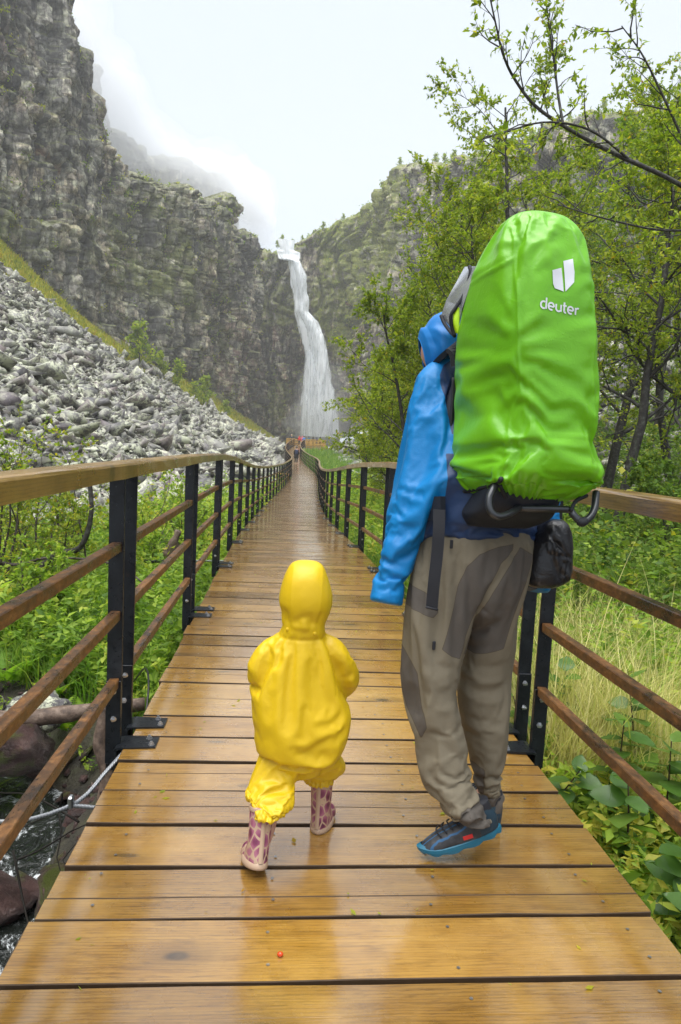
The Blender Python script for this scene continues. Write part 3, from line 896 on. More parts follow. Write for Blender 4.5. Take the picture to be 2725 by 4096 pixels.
def rotm(ax, ay, az):
    ca, sa, cb, sb, cc, sc = np.cos(ax), np.sin(ax), np.cos(ay), np.sin(ay), np.cos(az), np.sin(az)
    return np.stack([np.stack([cc * cb, cc * sb * sa - sc * ca, cc * sb * ca + sc * sa], -1),
                     np.stack([sc * cb, sc * sb * sa + cc * ca, sc * sb * ca - cc * sa], -1),
                     np.stack([-sb, cb * sa, cb * ca], -1)], -2)
def visible_az(X, Y): return (X / np.maximum(Y, .1) > -.50) & (X / np.maximum(Y, .1) < .66)
cand = []
n_try = 72000
Yr = np.exp(rng.uniform(np.log(9), np.log(225), n_try)); az = rng.uniform(-.47, .02, n_try); Xr = az * Yr
dlr = foot_l(Yr) - Xr; lpd = dist_poly(Xr, Yr, LP)
bnd = np.interp(Yr, [60, 115, 160, 190, 225], [32, 30, 27, 17, 6]) + rng.normal(0, 2.0, n_try)
edge_in = Xr < px_(Yr) - 1.9
ok = (dlr > -.6) & edge_in & (lpd > bnd)
size = np.exp(rng.normal(np.log(np.clip(.0085 * Yr + .12, .22, .85)), .48, n_try))
size = np.where(rng.uniform(0, 1, n_try) < .02, size * 1.7, size)
L_ = [(x, y, s, .62, 1) for x, y, s, o in zip(Xr, Yr, size, ok) if o]
# right bank and stream bed
n2 = 5200
Yr = np.exp(rng.uniform(np.log(11), np.log(225), n2)); az = rng.uniform(.02, .62, n2); Xr = az * Yr
drr = Xr - foot_r(Yr)
ok = ((drr > -1.0) & (drr < 28)) | ((Yr > 44) & (Yr < 118) & (Xr > px_(Yr) + 6) & (rng.uniform(0, 1, n2) < .7))
size = np.exp(rng.normal(np.log(np.clip(.014 * Yr + .25, .4, 1.4)), .45, n2))
L_ += [(x, y, s, .45, 2) for x, y, s, o in zip(Xr, Yr, size, ok) if o]
L_ = np.array(L_)
# the big slabs that stand out on the slope
BIG = np.array([(-8.6, 27.5, 3.6, .62, 1), (-9.8, 30.5, 2.9, .62, 1), (-7.2, 24.0, 2.6, .62, 1), (-5.6, 26.0, 2.6, .62, 1), (-10.8, 33, 2.7, .62, 1), (-6.6, 33, 3.2, .62, 1), (-5.0, 20.5, 2.0, .62, 1), (-6.2, 19, 1.8, .62, 1), (-4.6, 24, 1.7, .62, 1), (-12.5, 36, 3.0, .62, 1), (-4.3, 17.5, 1.6, .62, 1), (-8.2, 38, 2.8, .62, 1), (-3.9, 27, 1.9, .62, 1), (-4.4, 34, 2.3, .62, 1)])
BIG[:, 2] *= .5
_r = np.random.default_rng(12); _n = 90
_y = _r.uniform(13, 46, _n); _x = foot_l(_y) - _r.uniform(-.3, 7, _n) ** 1.0
BIG = np.concatenate([BIG, np.stack([_x, _y, np.exp(_r.normal(np.log(.75), .35, _n)) * (.7 + _y / 60), _y * 0 + .62, _y * 0 + 1], 1)])
BIG = BIG[visible_az(BIG[:, 0], BIG[:, 1])]
L_ = np.concatenate([BIG, L_])
GZr = ground(L_[:, 0], L_[:, 1])
ang = L_[:, 2] / np.hypot(L_[:, 0], L_[:, 1])
order = np.argsort(-ang + (L_[:, 4] == 2) * .02)
singles = set(order[:300].tolist())
ROT = rotm(rng.normal(0, .28, len(L_)), np.where(L_[:, 4] == 1, .50, -.4) + rng.normal(0, .3, len(L_)), rng.uniform(-.9, .9, len(L_)) + np.pi * rng.integers(0, 2, len(L_)))
VV, FF, TT, off = [], [], [], 0
for i, (x, y, s, sl, side) in enumerate(L_):
    k = int(rng.integers(len(ROCKS)))
    z = GZr[i] + s * .16
    if i in singles:
        e = Matrix(ROT[i].tolist()).to_euler()
        obj('rock', rock_me[k], parent=ground_o, loc=(x, y, z), rot=e, scale=(s, s * rng.uniform(.8, 1.2), s * rng.uniform(.8, 1.15)))
    else:
        V, F = ROCKS[k]
        VV.append((V * s) @ ROT[i].T + (x, y, z)); FF.append(F + off); off += len(V)
        TT.append(np.full(len(F), rng.uniform()))
me = npmesh('scree', np.concatenate(VV), np.concatenate(FF)); fattr(me, 'tone', np.concatenate(TT))
obj('scree_rocks', me, M['rock_many'], parent=ground_o, kind='stuff')

# ------------------------------------------------------------------ foliage helpers
def leaf_quads(P, D, size, r, wid=.55, droop=.0):
    """folded rhombic leaves: P base points, D unit directions"""
    n = len(P)
    D = D + r.normal(0, .35, (n, 3)); D[:, 2] -= droop
    D /= np.linalg.norm(D, axis=1)[:, None]
    S = np.cross(D, r.normal(0, 1, (n, 3)) * [.5, .5, 1] + [0, 0, .8]); S /= np.linalg.norm(S, axis=1)[:, None] + 1e-9
    N = np.cross(S, D)
    sz = size * np.exp(r.normal(0, .22, n))[:, None]
    a = P; t = P + D * sz
    m = P + D * sz * .45
    l = m + S * sz * wid * .5 + N * sz * .10; q = m - S * sz * wid * .5 + N * sz * .10
    V = np.stack([a, l, t, q], 1).reshape(-1, 3)
    F = np.arange(n * 4).reshape(n, 4)
    F = np.concatenate([F[:, [0, 2, 1]], F[:, [0, 3, 2]]], 1).reshape(-1, 3)
    return V, F

def tri_tube(P, r, n=4):
    V, F = tube(P, r, n, cap=False)
    return V, np.array(F)

class Tree:
    def __init__(s, seed):
        s.r = np.random.default_rng(seed); s.w = []; s.LP = []; s.LD = []
    def limb(s, P, r0, r1, n=6):
        P = np.asarray(P, float)
        s.w.append(tri_tube(P, np.linspace(r0, r1, len(P)), n))
    def curve(s, p, d, ln, up=.15, wob=.18, m=6):
        P = [np.array(p, float)]; d = np.array(d, float) / np.linalg.norm(d)
        for k in range(m):
            d = d + s.r.normal(0, wob, 3) + np.array([0, 0, up / m]); d /= np.linalg.norm(d)
            P.append(P[-1] + d * ln / m)
        return np.array(P)
    def leaves(s, P, per):
        n = per; t = s.r.uniform(.15, 1, n) * (len(P) - 1); i = np.minimum(t.astype(int), len(P) - 2); f = (t - i)[:, None]
        Q = P[i] * (1 - f) + P[i + 1] * f; T = P[i + 1] - P[i]; T /= np.linalg.norm(T, axis=1)[:, None] + 1e-9
        D = T * .6 + s.r.normal(0, .7, (n, 3))
        D /= np.linalg.norm(D, axis=1)[:, None]
        s.LP.append(Q); s.LD.append(D)
    def dress(s, P, r0, nsub, sublen, ntw, twlen, per, up=.2, start=.25, rr=.5):
        """side branches and leafy twigs on limb P"""
        n = len(P) - 1
        for k in range(nsub):
            t = (start + (1 - start) * (k + s.r.uniform(0, .9)) / nsub) * n; i = min(int(t), n - 1); f = t - i
            p = P[i] * (1 - f) + P[i + 1] * f; T = P[i + 1] - P[i]; T /= np.linalg.norm(T)
            d = T * .7 + s.r.normal(0, .55, 3); d /= np.linalg.norm(d)
            L = sublen * s.r.uniform(.55, 1.2)
            Q = s.curve(p, d, L, up, .2, 5)
            rad = r0 * rr * s.r.uniform(.6, 1)
            s.limb(Q, rad, rad * .3, 4)
            for q in range(ntw):
                u = s.r.uniform(.2, 1) * 5; j = min(int(u), 4); g = u - j
                b = Q[j] * (1 - g) + Q[j + 1] * g; d2 = (Q[j + 1] - Q[j]) / (L / 5) + s.r.normal(0, .6, 3)
                W = s.curve(b, d2, twlen * s.r.uniform(.5, 1.2), .05, .15, 3)
                s.limb(W, rad * .28 + .001, .0012, 3)
                s.leaves(W, per)
    def build(s, name, label, cat, leaf, size, mat, bark, group=None, wid=.55, droop=.1):
        V, F = cat_meshes(s.w)
        root = obj(name, None, label=label, cat=cat, group=group)
        obj('trunk', npmesh('trunk', V, F, True), bark, parent=root)
        P = np.concatenate(s.LP); D = np.concatenate(s.LD)
        V, F = leaf_quads(P, D, size, s.r, wid, droop)
        me = npmesh('crown', V, F)
        tn = np.clip(s.r.beta(2, 2.2, len(P)) + .12 * vnoise(P * .9, 5), 0, 1); tn = np.where(s.r.uniform(0, 1, len(P)) < .025, s.r.uniform(.9, 1, len(P)), tn * .93)
        fattr(me, 'tint', np.repeat(tn, 2))
        obj('crown', me, mat, parent=root)
        return root

def std_tree(seed, x, y, H, label, leaf=.06, mat='leaf_tree', nl=13, spread=.38, start=.22, r0=None, lean=(0, 0), per=19, nsub=7, ntw=7, name='tree', group='trees on the right bank', multi=1):
    t = Tree(seed); z = float(ground(np.array([x]), np.array([y]))[0]) - .1
    r0 = r0 or H * .011 + .02
    for ms in range(multi):
        h = H * (1 - .18 * ms); d0 = np.array([lean[0] + t.r.normal(0, .10) + (.25 * math.cos(ms * 2.4) if ms else 0), lean[1] + t.r.normal(0, .10) + (.25 * math.sin(ms * 2.4) if ms else 0), 1])
        T = t.curve((x + ms * .12, y, z), d0, h, .3, .075, 12)
        t.limb(T, r0 * (1 - .2 * ms), r0 * .18, 7)
        for k in range(nl // multi + 1):
            f = start + (1 - start) * (k + t.r.uniform(0, .8)) / (nl // multi + 1)
            i = min(int(f * 12), 11); g = f * 12 - i; p = T[i] * (1 - g) + T[i + 1] * g
            a = k * 2.4 + t.r.uniform(-.5, .5); rise = t.r.uniform(.25, .8) + f * .5
            L = H * spread * (1.08 - .72 * f) * t.r.uniform(.75, 1.2)
            Q = t.curve(p, (math.cos(a), math.sin(a), rise), L, .25, .14, 7)
            rl = r0 * (1 - f * .8) * .45
            t.limb(Q, rl, rl * .2, 5)
            t.dress(Q, rl, nsub, L * .42, ntw, L * .2 + .1, per)
        t.dress(T[8:], r0 * .3, 6, H * .12, ntw, H * .06, per)
    return t.build(name, label, 'tree', None, leaf, M[mat], M['bark'], group)
# ------------------------------------------------------------------ trees on the right
std_tree(11, 3.75, 14.5, 7.2, 'slender young tree directly behind the hooded hiker, left of the pack', .065)
std_tree(12, 5.7, 15.5, 8.3, 'leafy tree rising behind the top of the green pack', .07, per=22)
std_tree(13, 4.75, 9.8, 6.6, 'dark trunked tree with leaning stem just right of the green pack', .06, r0=.10, lean=(-.10, 0), start=.40, nl=14, per=17)
std_tree(14, 5.95, 10.2, 7.2, 'thick lichen covered trunk near the right edge above the handrail', .06, r0=.15, start=.36, nl=14, per=17, lean=(.02, .05))
std_tree(15, 8.4, 13.5, 9.0, 'tall bushy tree cut by the right edge of the photo', .07, nl=16)
std_tree(17, 3.4, 20.5, 7.0, 'light green tree left of the blue sleeve', .075, nl=15, start=.12)
std_tree(18, 4.5, 18.0, 8.4, 'airy tree standing behind the silver edged pack top', .075)
std_tree(19, 4.5, 26.5, 6.0, 'low spreading tree whose twigs reach across the foot of the waterfall', .08, nl=16, start=.10, spread=.38)
std_tree(20, 6.8, 23.0, 9.6, 'tall tree in the second row behind the pack', .09, per=17)
std_tree(21, 9.6, 22.0, 10.5, 'tall dark tree in the second row further right', .09, 'leaf_dark', per=17)
std_tree(22, 12.0, 20.0, 11.0, 'broad dark tree filling the right edge behind the thick trunk', .09, 'leaf_dark', per=17)
std_tree(23, 5.2, 33.0, 7.2, 'mid distance tree left of the hiker near the right cliff foot', .11, per=14)
std_tree(24, 8.5, 34.0, 10.5, 'mid distance tree below the grey right cliff', .12, per=14)
std_tree(25, 13.0, 33.0, 13.5, 'large mid distance tree high on the right slope', .12, 'leaf_dark', per=14)
std_tree(26, 17.5, 31.0, 15.0, 'largest tree at the upper right on the slope', .12, per=16)
std_tree(27, 7.2, 44.0, 5.8, 'small far tree at the railing bend by the stream stones', .13, per=12, start=.1)
std_tree(28, 8.0, 50.0, 9.0, 'far tree at the foot of the right cliff', .15, per=12)
std_tree(29, 14.0, 48.0, 14.0, 'far tree half way up the right slope', .16, per=12)
std_tree(30, 2.9, 12.2, 2.6, 'bush behind the right railing at the hiker sleeve', .05, nl=12, start=.08, spread=.5, per=14, multi=3, name='bush', group='bushes on the right bank', r0=.02)
std_tree(31, 6.6, 8.8, 2.6, 'dark leafy bush below the handrail at the right edge', .055, 'leaf_dark', nl=14, start=.08, spread=.5, per=17, multi=3, name='bush', group='bushes on the right bank', r0=.025)
std_tree(32, 5.2, 8.3, 2.1, 'bush under the handrail between the black bag and the right edge', .055, 'leaf_dark', nl=14, start=.08, spread=.5, per=17, multi=3, name='bush', group='bushes on the right bank', r0=.022)
std_tree(33, 4.3, 11.5, 2.6, 'bush behind the dark leaning trunk', .055, 'leaf_dark', nl=14, start=.08, spread=.5, per=17, multi=3, name='bush', group='bushes on the right bank', r0=.022)
std_tree(34, 7.4, 11.5, 3.0, 'bush on the bank behind the thick trunk', .06, 'leaf_dark', nl=14, start=.08, spread=.5, per=17, multi=3, name='bush', group='bushes on the right bank', r0=.025)

std_tree(35, 4.7, 16.8, 9.6, 'tall leafy tree whose crown shows above the silver edge of the pack', .075, per=22)
std_tree(36, 6.6, 18.2, 11.0, 'high crowned tree behind the top right of the pack', .08, per=22)
std_tree(37, 8.3, 17.0, 11.5, 'full crowned tree between the pack and the right edge', .08, per=22)
std_tree(38, 10.6, 16.5, 12.0, 'high crowned tree at the right edge below the long branch', .08, per=22)
std_tree(39, 5.4, 24.5, 9.5, 'round crowned tree in front of the grey right cliff', .095, per=20)
std_tree(40, 3.5, 15.8, 5.6, 'slim tree seen just left of the blue sleeve', .07, per=20, start=.12)
std_tree(41, 4.1, 23.5, 4.6, 'bushy low tree between the railing bend and the sleeve', .08, per=20, start=.08)
std_tree(42, 7.4, 27.0, 11.5, 'tall pale tree below the right cliff face', .10, per=18)

# the long branch that reaches over from the right edge
t = Tree(50); zb = float(ground(np.array([7.4]), np.array([8.6]))[0]) - .1
T = np.array([(7.4, 8.7, zb), (7.35, 8.7, 1.2), (7.2, 8.65, 2.6), (7.1, 8.6, 3.7), (7.2, 8.6, 5.0), (7.3, 8.7, 6.4), (7.2, 8.8, 7.6)])
t.limb(spline(T, 24), .16, .05, 8)
Bm = spline(np.array([(7.1, 8.6, 3.6), (6.0, 8.3, 4.05), (4.53, 8.0, 4.58), (3.7, 8.0, 4.86), (3.19, 8.0, 5.06), (2.73, 8.0, 5.29), (2.42, 7.9, 5.51), (2.2, 7.7, 5.66), (2.07, 7.6, 5.90), (1.88, 7.45, 6.25), (1.7, 7.4, 6.5)]), 60)
t.limb(Bm, .034, .004, 7)
B2 = spline(np.array([(3.05, 8.0, 5.12), (3.0, 8.1, 5.5), (2.9, 8.1, 5.95), (2.75, 8.0, 6.4), (2.7, 8.0, 6.8)]), 24)
B3 = spline(np.array([(3.9, 8.0, 4.8), (3.3, 7.8, 5.0), (2.7, 7.6, 4.95), (2.2, 7.5, 4.75), (1.9, 7.4, 4.6)]), 24)
B4 = spline(np.array([(4.9, 8.1, 4.5), (4.6, 8.2, 5.2), (4.2, 8.1, 5.7), (3.9, 8.0, 6.0), (3.6, 7.9, 6.2)]), 24)
B5 = spline(np.array([(5.6, 8.2, 4.2), (5.0, 7.9, 4.1), (4.2, 7.7, 3.95), (3.4, 7.6, 4.0), (2.9, 7.6, 4.1)]), 24)
for Bq, ra in ((B2, .018), (B3, .016), (B4, .022), (B5, .02)):
    t.limb(Bq, ra, .006, 5)
for Bq, ns, sl, per in ((Bm[14:], 20, .50, 8), (B2, 11, .55, 8), (B3, 13, .45, 9), (B4, 14, .6, 10), (B5, 14, .55, 10), (T[3:], 12, 1.3, 16)):
    t.dress(Bq, .022, ns, sl, 4, .28, per, up=.15, start=.02, rr=.5)
t.build('tree', 'tree at the right edge with one long bare branch reaching over the pack', 'tree', None, .062, M['leaf_tree'], M['bark'], 'trees on the right bank', wid=.5, droop=.25)

# ------------------------------------------------------------------ small trees on the rims and ledges (few pixels each)
proto = {}
for k in range(4):
    t = Tree(70 + k); T = t.curve((0, 0, 0), (0, 0, 1), 3.2, .3, .09, 8); t.limb(T, .06, .012, 5)
    for q in range(9):
        f = 1 + q * .75; i = min(int(f), 7); a = q * 2.4
        Q = t.curve(T[i], (math.cos(a), math.sin(a), .7), 1.25 - q * .09, .2, .12, 4); t.limb(Q, .02, .006, 3)
        for w in range(5): t.leaves(Q, 11)
        t.leaves(T[4:], 10)
    V, F = cat_meshes(t.w); tm = npmesh('trunk', V, F); tm.materials.append(M['bark'])
    P = np.concatenate(t.LP) + t.r.normal(0, .16, (len(np.concatenate(t.LP)), 3)); V, F = leaf_quads(P, np.concatenate(t.LD), .26, t.r, .7)
    cm = npmesh('crown', V, F); fattr(cm, 'tint', np.repeat(t.r.beta(2, 2, len(P)) * .9, 2)); cm.materials.append(M['leaf_tree'])
    proto[k] = (tm, cm)
def small_tree(x, y, z, s, label, group, k):
    r = obj('small_tree', None, label=label, cat='tree', group=group, loc=(x, y, z), scale=(s, s, s), rot=(0, 0, k * 1.3))
    obj('trunk', proto[k % 4][0], parent=r); obj('crown', proto[k % 4][1], parent=r)
ORD = ['first', 'second', 'third', 'fourth', 'fifth', 'sixth', 'seventh', 'eighth', 'ninth', 'tenth', 'eleventh', 'twelfth', 'thirteenth', 'fourteenth', 'fifteenth', 'sixteenth', 'seventeenth', 'eighteenth', 'nineteenth', 'twentieth']
lip = [(-5.2, 252, 71, .9), (-3.4, 252, 71, 1.5), (-.2, 251, 71.5, .9)]
for k, (x, y, z, s) in enumerate(lip): small_tree(x, y, z, s, f'{ORD[k]} small tree from the left on the skyline above the waterfall lip', 'trees above the waterfall', k)
us = np.linspace(60, 380, 20).astype(int)
for k, u in enumerate(us):
    p = CRV[u, -3]; small_tree(p[0] + .5, p[1] + .8, p[2] - .4, .75 + .5 * rng.uniform(), f'{ORD[k]} small tree from the waterfall along the right cliff rim', 'trees on the right rim', k + 1)
sl = [(-24.5, 118, 2.4), (-21.5, 121, 1.5), (-20.0, 126, 1.7), (-17.6, 133, 1.4), (-16.2, 139, 2.0), (-12.5, 147, 1.2)]
SLN = ['tallest pale green sapling at the top of the scree below the left cliff', 'short sapling beside the tallest one at the scree top', 'sapling on the golden grass band half way down', 'small bushy sapling lower on the golden grass band', 'bushy sapling where the grass band narrows', 'lowest sapling at the tip of the grass band']
for k, (x, y, s) in enumerate(sl): small_tree(x, y, float(ground(np.array([x]), np.array([y]))[0]), s, SLN[k], 'saplings on the scree', k)

# shrubs clinging to the cliffs: a mass of leaves nobody could count
def ledge_leaves(CV, n, seed, size, zlo, zhi, pick=None):
    r = np.random.default_rng(seed)
    nu, nv = CV.shape[:2]
    i = r.integers(2, nu - 2, n * 6); j = r.integers(2, nv - 3, n * 6)
    p = CV[i, j]; stp = CV[i, j + 1] - CV[i, j - 1]
    flat = np.hypot(stp[:, 0], stp[:, 1]) / (np.abs(stp[:, 2]) + .05)
    nzv = fbm(np.stack([i * .02, j * .02, i * 0.], -1), 3, seed)
    ok = (p[:, 2] > zlo) & (p[:, 2] < zhi) & (flat + nzv * 2.0 > 1.55)
    if pick is not None: ok &= pick(i, j, p)
    p = p[ok][:n]
    per = 16
    Q = np.repeat(p, per, 0) + r.normal(0, .42, (len(p) * per, 3)) * np.repeat(r.uniform(.5, 1.4, len(p)), per)[:, None]
    D = r.normal(0, 1, Q.shape); D /= np.linalg.norm(D, axis=1)[:, None]
    V, F = leaf_quads(Q, D, size, r, .8)
    tn = np.repeat(np.clip(np.repeat(r.uniform(.1, .8, len(p)), per) + r.normal(0, .1, len(Q)), 0, 1), 2)
    return V, F, tn
for nm, CV, n, sd, zl, zh, pk, mat in (('left_cliff_shrubs', CLV, 1500, 81, 14, 100, lambda i, j, p: p[:, 1] > 95, 'leaf_shrub'),
                                       ('right_cliff_shrubs', CRV, 5200, 82, 14, 95, lambda i, j, p: (p[:, 2] > 42) | (rng.uniform(0, 1, len(p)) < .4), 'leaf_tree')):
    V, F, tn = ledge_leaves(CV, n, sd, .42, zl, zh, pk)
    me = npmesh(nm, V, F); fattr(me, 'tint', tn)
    obj(nm, me, M[mat], kind='stuff', label='scattered green shrubs and moss growing on the ' + ('left' if 'left' in nm else 'right') + ' cliff ledges', cat='shrubs')

# ------------------------------------------------------------------ grass, herbs (uncountable)
def blades(X, Y, h, w, r, lean=.35, seg=2, z0=None, curl=.5):
    n = len(X); Z = ground(X, Y) if z0 is None else z0
    a = r.uniform(0, 2 * np.pi, n); hh = h * np.exp(r.normal(0, .28, n))
    dx, dy = np.cos(a), np.sin(a); ln = np.abs(r.normal(0, lean, n)) * hh
    px, py = -dy * w * .5, dx * w * .5
    rows = []
    for k in range(seg + 1):
        t = k / seg; ww = (1 - t) ** .7
        bx = X + dx * ln * t ** 1.8; by = Y + dy * ln * t ** 1.8; bz = Z - .02 + hh * (t - curl * .3 * t * t)
        if k < seg: rows += [np.stack([bx - px * ww, by - py * ww, bz], -1), np.stack([bx + px * ww, by + py * ww, bz], -1)]
        else: rows.append(np.stack([bx, by, bz], -1))
    V = np.stack(rows, 1); m = V.shape[1]
    f = []
    for k in range(seg - 1): f += [[2 * k, 2 * k + 1, 2 * k + 3], [2 * k, 2 * k + 3, 2 * k + 2]]
    f.append([2 * (seg - 1), 2 * (seg - 1) + 1, 2 * seg])
    F = (np.arange(n)[:, None, None] * m + np.array(f)[None]).reshape(-1, 3)
    return V.reshape(-1, 3), F, len(f)
def clear_deck(X, Y, pad=.12): return np.abs(X - px_(Y)) > HALF + pad
def off_stream(X, Y, d=.75): return (dist_poly(X, Y, STREAM) > d) | (Y > 6.2)
def put_grass(name, mat, X, Y, h, w, seed, label, tintf=None, lean=.35, seg=2):
    r = np.random.default_rng(seed)
    V, F, k = blades(X, Y, h, w, r, lean, seg)
    me = npmesh(name, V, F)
    tn = np.clip(r.beta(2, 2, len(X)) + .25 * vnoise(np.stack([X * .8, Y * .8, X * 0], -1), seed), 0, 1)
    fattr(me, 'tint', np.repeat(tn, k))
    return obj(name, me, M[mat], kind='stuff', label=label, cat='grass')
r = np.random.default_rng(61)
def polar(n, y0, y1, a0, a1):
    Y = np.exp(r.uniform(np.log(y0), np.log(y1), n)); X = r.uniform(a0, a1, n) * Y
    return X, Y
# pale meadow right of the walk
X, Y = polar(30000, 3.4, 12, .24, .66); k = clear_deck(X, Y, .25) & (X > 1.35) & (X < 5.2 + .1 * Y) & (vnoise(np.stack([X * .6, Y * .6, X * 0], -1), 8) > -.45)
put_grass('meadow_grass', 'grass_tan', X[k], Y[k], .62 * np.clip(.55 + vnoise(np.stack([X[k] * .5, Y[k] * .5, X[k] * 0], -1), 9) * .5 + .3, .35, 1.2), .010, 62, 'tall pale dry meadow grass right of the boardwalk', lean=.5, seg=3)
X, Y = polar(26000, 8, 60, .02, .3); k = clear_deck(X, Y, .2) & (X - px_(Y) < 7) & (X > px_(Y))
put_grass('bank_grass', 'grass_green', X[k], Y[k], .5, .013 + .0012 * Y[k], 63, 'green grass strip behind the right railing', lean=.5)
X, Y = polar(15000, 55, 118, .005, .12); k = clear_deck(X, Y, .5) & (X - px_(Y) > .9) & (X - px_(Y) < 7.0)
put_grass('far_grass', 'grass_green', X[k], Y[k], .8, .10, 64, 'bright green grass below the viewing platform', lean=.6)
X, Y = polar(22000, 3.6, 26, -.5, -.01); k = clear_deck(X, Y, .15) & off_stream(X, Y, .8) & (X > foot_l(Y) - .6) & (X < px_(Y))
put_grass('left_grass', 'grass_green', X[k], Y[k], .42, .011 + .0006 * Y[k], 65, 'fresh green grass left of the boardwalk', lean=.5)
# golden band at the head of the scree
n = 110000; Y = r.uniform(70, 228, n); X = r.uniform(-75, 0, n); d = dist_poly(X, Y, LP); bnd = np.interp(Y, [60, 115, 160, 190, 225], [33, 31, 28, 18, 7])
k = (d < bnd + 2 + 3 * vnoise(np.stack([X * .15, Y * .15, X * 0], -1), 6)) & (X / Y > -.43)
put_grass('golden_grass', 'grass_gold', X[k], Y[k], .75, .34, 66, 'golden green grass band between the scree and the left cliff', lean=.6)

def herbs(name, mat, X, Y, h, leaf, per, seed, label, wid=.45, spread=.12):
    """leafy stems: leaves in whorls up a thin stem"""
    r = np.random.default_rng(seed); n = len(X); Z = ground(X, Y)
    H = h * np.exp(r.normal(0, .3, n)); a = r.uniform(0, 6.28, n); ln = np.abs(r.normal(0, .22, n))
    t = r.uniform(.15, 1, (n, per)); ph = r.uniform(0, 6.28, (n, per))
    bx = X[:, None] + np.cos(a)[:, None] * ln[:, None] * H[:, None] * t ** 1.5; by = Y[:, None] + np.sin(a)[:, None] * ln[:, None] * H[:, None] * t ** 1.5; bz = Z[:, None] + H[:, None] * t
    P = np.stack([bx, by, bz], -1).reshape(-1, 3)
    D = np.stack([np.cos(ph), np.sin(ph), r.uniform(-.1, .7, ph.shape)], -1).reshape(-1, 3)
    D /= np.linalg.norm(D, axis=1)[:, None]
    lf = (np.repeat(np.broadcast_to(leaf, (n,)), per) * r.uniform(.7, 1.25, n * per))[:, None]
    V, F = leaf_quads(P, D, lf, r, wid, .1)
    Vs, Fs, k = blades(X, Y, H * 1.05, .006, r, .2, 1, Z)
    me = npmesh(name, np.concatenate([V, Vs]), np.concatenate([F, Fs + len(V)]))
    base = np.clip(r.beta(2, 2, n) + .3 * vnoise(np.stack([X * .7, Y * .7, X * 0], -1), seed + 1), 0, 1)
    tn = np.repeat(np.clip(np.repeat(base, per) + r.normal(0, .1, n * per), 0, .97), 2)
    fattr(me, 'tint', np.concatenate([tn, np.full(len(Fs), .1)]))
    return obj(name, me, M[mat], kind='stuff', label=label, cat='herbs')
X, Y = polar(5200, 3.5, 16, -.5, -.02); k = clear_deck(X, Y, .12) & off_stream(X, Y, .9) & (X < px_(Y)) & (X > foot_l(Y) - 1.2)
herbs('left_herbs', 'leaf_herb', X[k], Y[k], .42, .06 + .002 * Y[k], 22, 71, 'dense bright green herbs covering the ground left of the walk')
X, Y = polar(2600, 14, 45, -.22, .02); k = clear_deck(X, Y, .2) & (X < px_(Y)) & (X > foot_l(Y) - .5)
herbs('left_far_herbs', 'leaf_herb', X[k], Y[k], .7, .12, 16, 72, 'green herbs between the left railing and the scree')
X, Y = polar(3400, 2.2, 9, .26, .68); k = clear_deck(X, Y, .14) & (X > 1.3)
herbs('right_herbs', 'leaf_herb', X[k], Y[k], np.where(Y[k] < 4.2, .20, .5), .06, 18, 73, 'low green herbs at the right edge of the walk')
X, Y = polar(5200, 6, 40, .05, .66); k = clear_deck(X, Y, .3) & (X > px_(Y) + 1.2) & (X > .30 * Y - .5)
herbs('right_thicket', 'leaf_dark', X[k], Y[k], .85, .05 + .003 * Y[k], 26, 74, 'dark leafy thicket under the trees on the right', wid=.6)
X, Y = polar(3000, 10, 60, .03, .22); k = clear_deck(X, Y, .3) & (X > px_(Y) + 1.0)
herbs('bank_herbs', 'leaf_herb', X[k], Y[k], .6, .05 + .003 * Y[k], 18, 75, 'green herbs behind the right railing')
# ------------------------------------------------------------------ waterfall
def m_fall():
    m = NT('falling_water')
    a = m.node('ShaderNodeAttribute'); a.attribute_name = 'uvw'
    mp = m.node('ShaderNodeMapping'); mp.inputs['Scale'].default_value = (1, 1, 1); m.l(a.outputs['Vector'], mp.inputs[0])
    v = mp.outputs[0]
    st = m.noise(v, .8, 7, .62, .9)
    d = m.attr('dens')
    al = m.math('ADD', m.math('MULTIPLY', m.math('SUBTRACT', st, .5), 2.6), d)
    al = m.step(al, .05, .80)
    m.base(m.ramp(st, [(.3, (.84, .87, .90)), (.6, (.95, .97, .98))])); m.set(Roughness=.6)
    tr = m.node('ShaderNodeBsdfTransparent'); tl = m.node('ShaderNodeBsdfTranslucent'); tl.inputs[0].default_value = (.85, .9, .95, 1)
    x1 = m.node('ShaderNodeMixShader'); x1.inputs[0].default_value = .35; m.l(m.b.outputs[0], x1.inputs[1]); m.l(tl.outputs[0], x1.inputs[2])
    mx = m.node('ShaderNodeMixShader'); m.l(al, mx.inputs[0]); m.l(tr.outputs[0], mx.inputs[1]); m.l(x1.outputs[0], mx.inputs[2])
    m.l(mx.outputs[0], m.out.inputs[0])
    return m.m
M['fall'] = m_fall()
FP = np.array([(67.7, -4.90, .91), (64.4, -3.82, .43), (63.9, -4.81, 2.50), (61.4, -3.54, 2.45), (61.0, -.84, 2.79), (56.7, -.34, 4.89), (50.6, 1.20, 6.12), (45.3, 1.74, 6.36), (42.3, 2.8, 9.23), (37.0, 4.2, 11.88), (32.4, 5.6, 13.24), (27.6, 5.73, 14.44), (22.8, 5.62, 15.32), (16.4, 5.26, 17.26), (10.0, 5.22, 18.56), (4.1, 5.11, 19.4)])
fall = obj('waterfall', None, kind='structure')
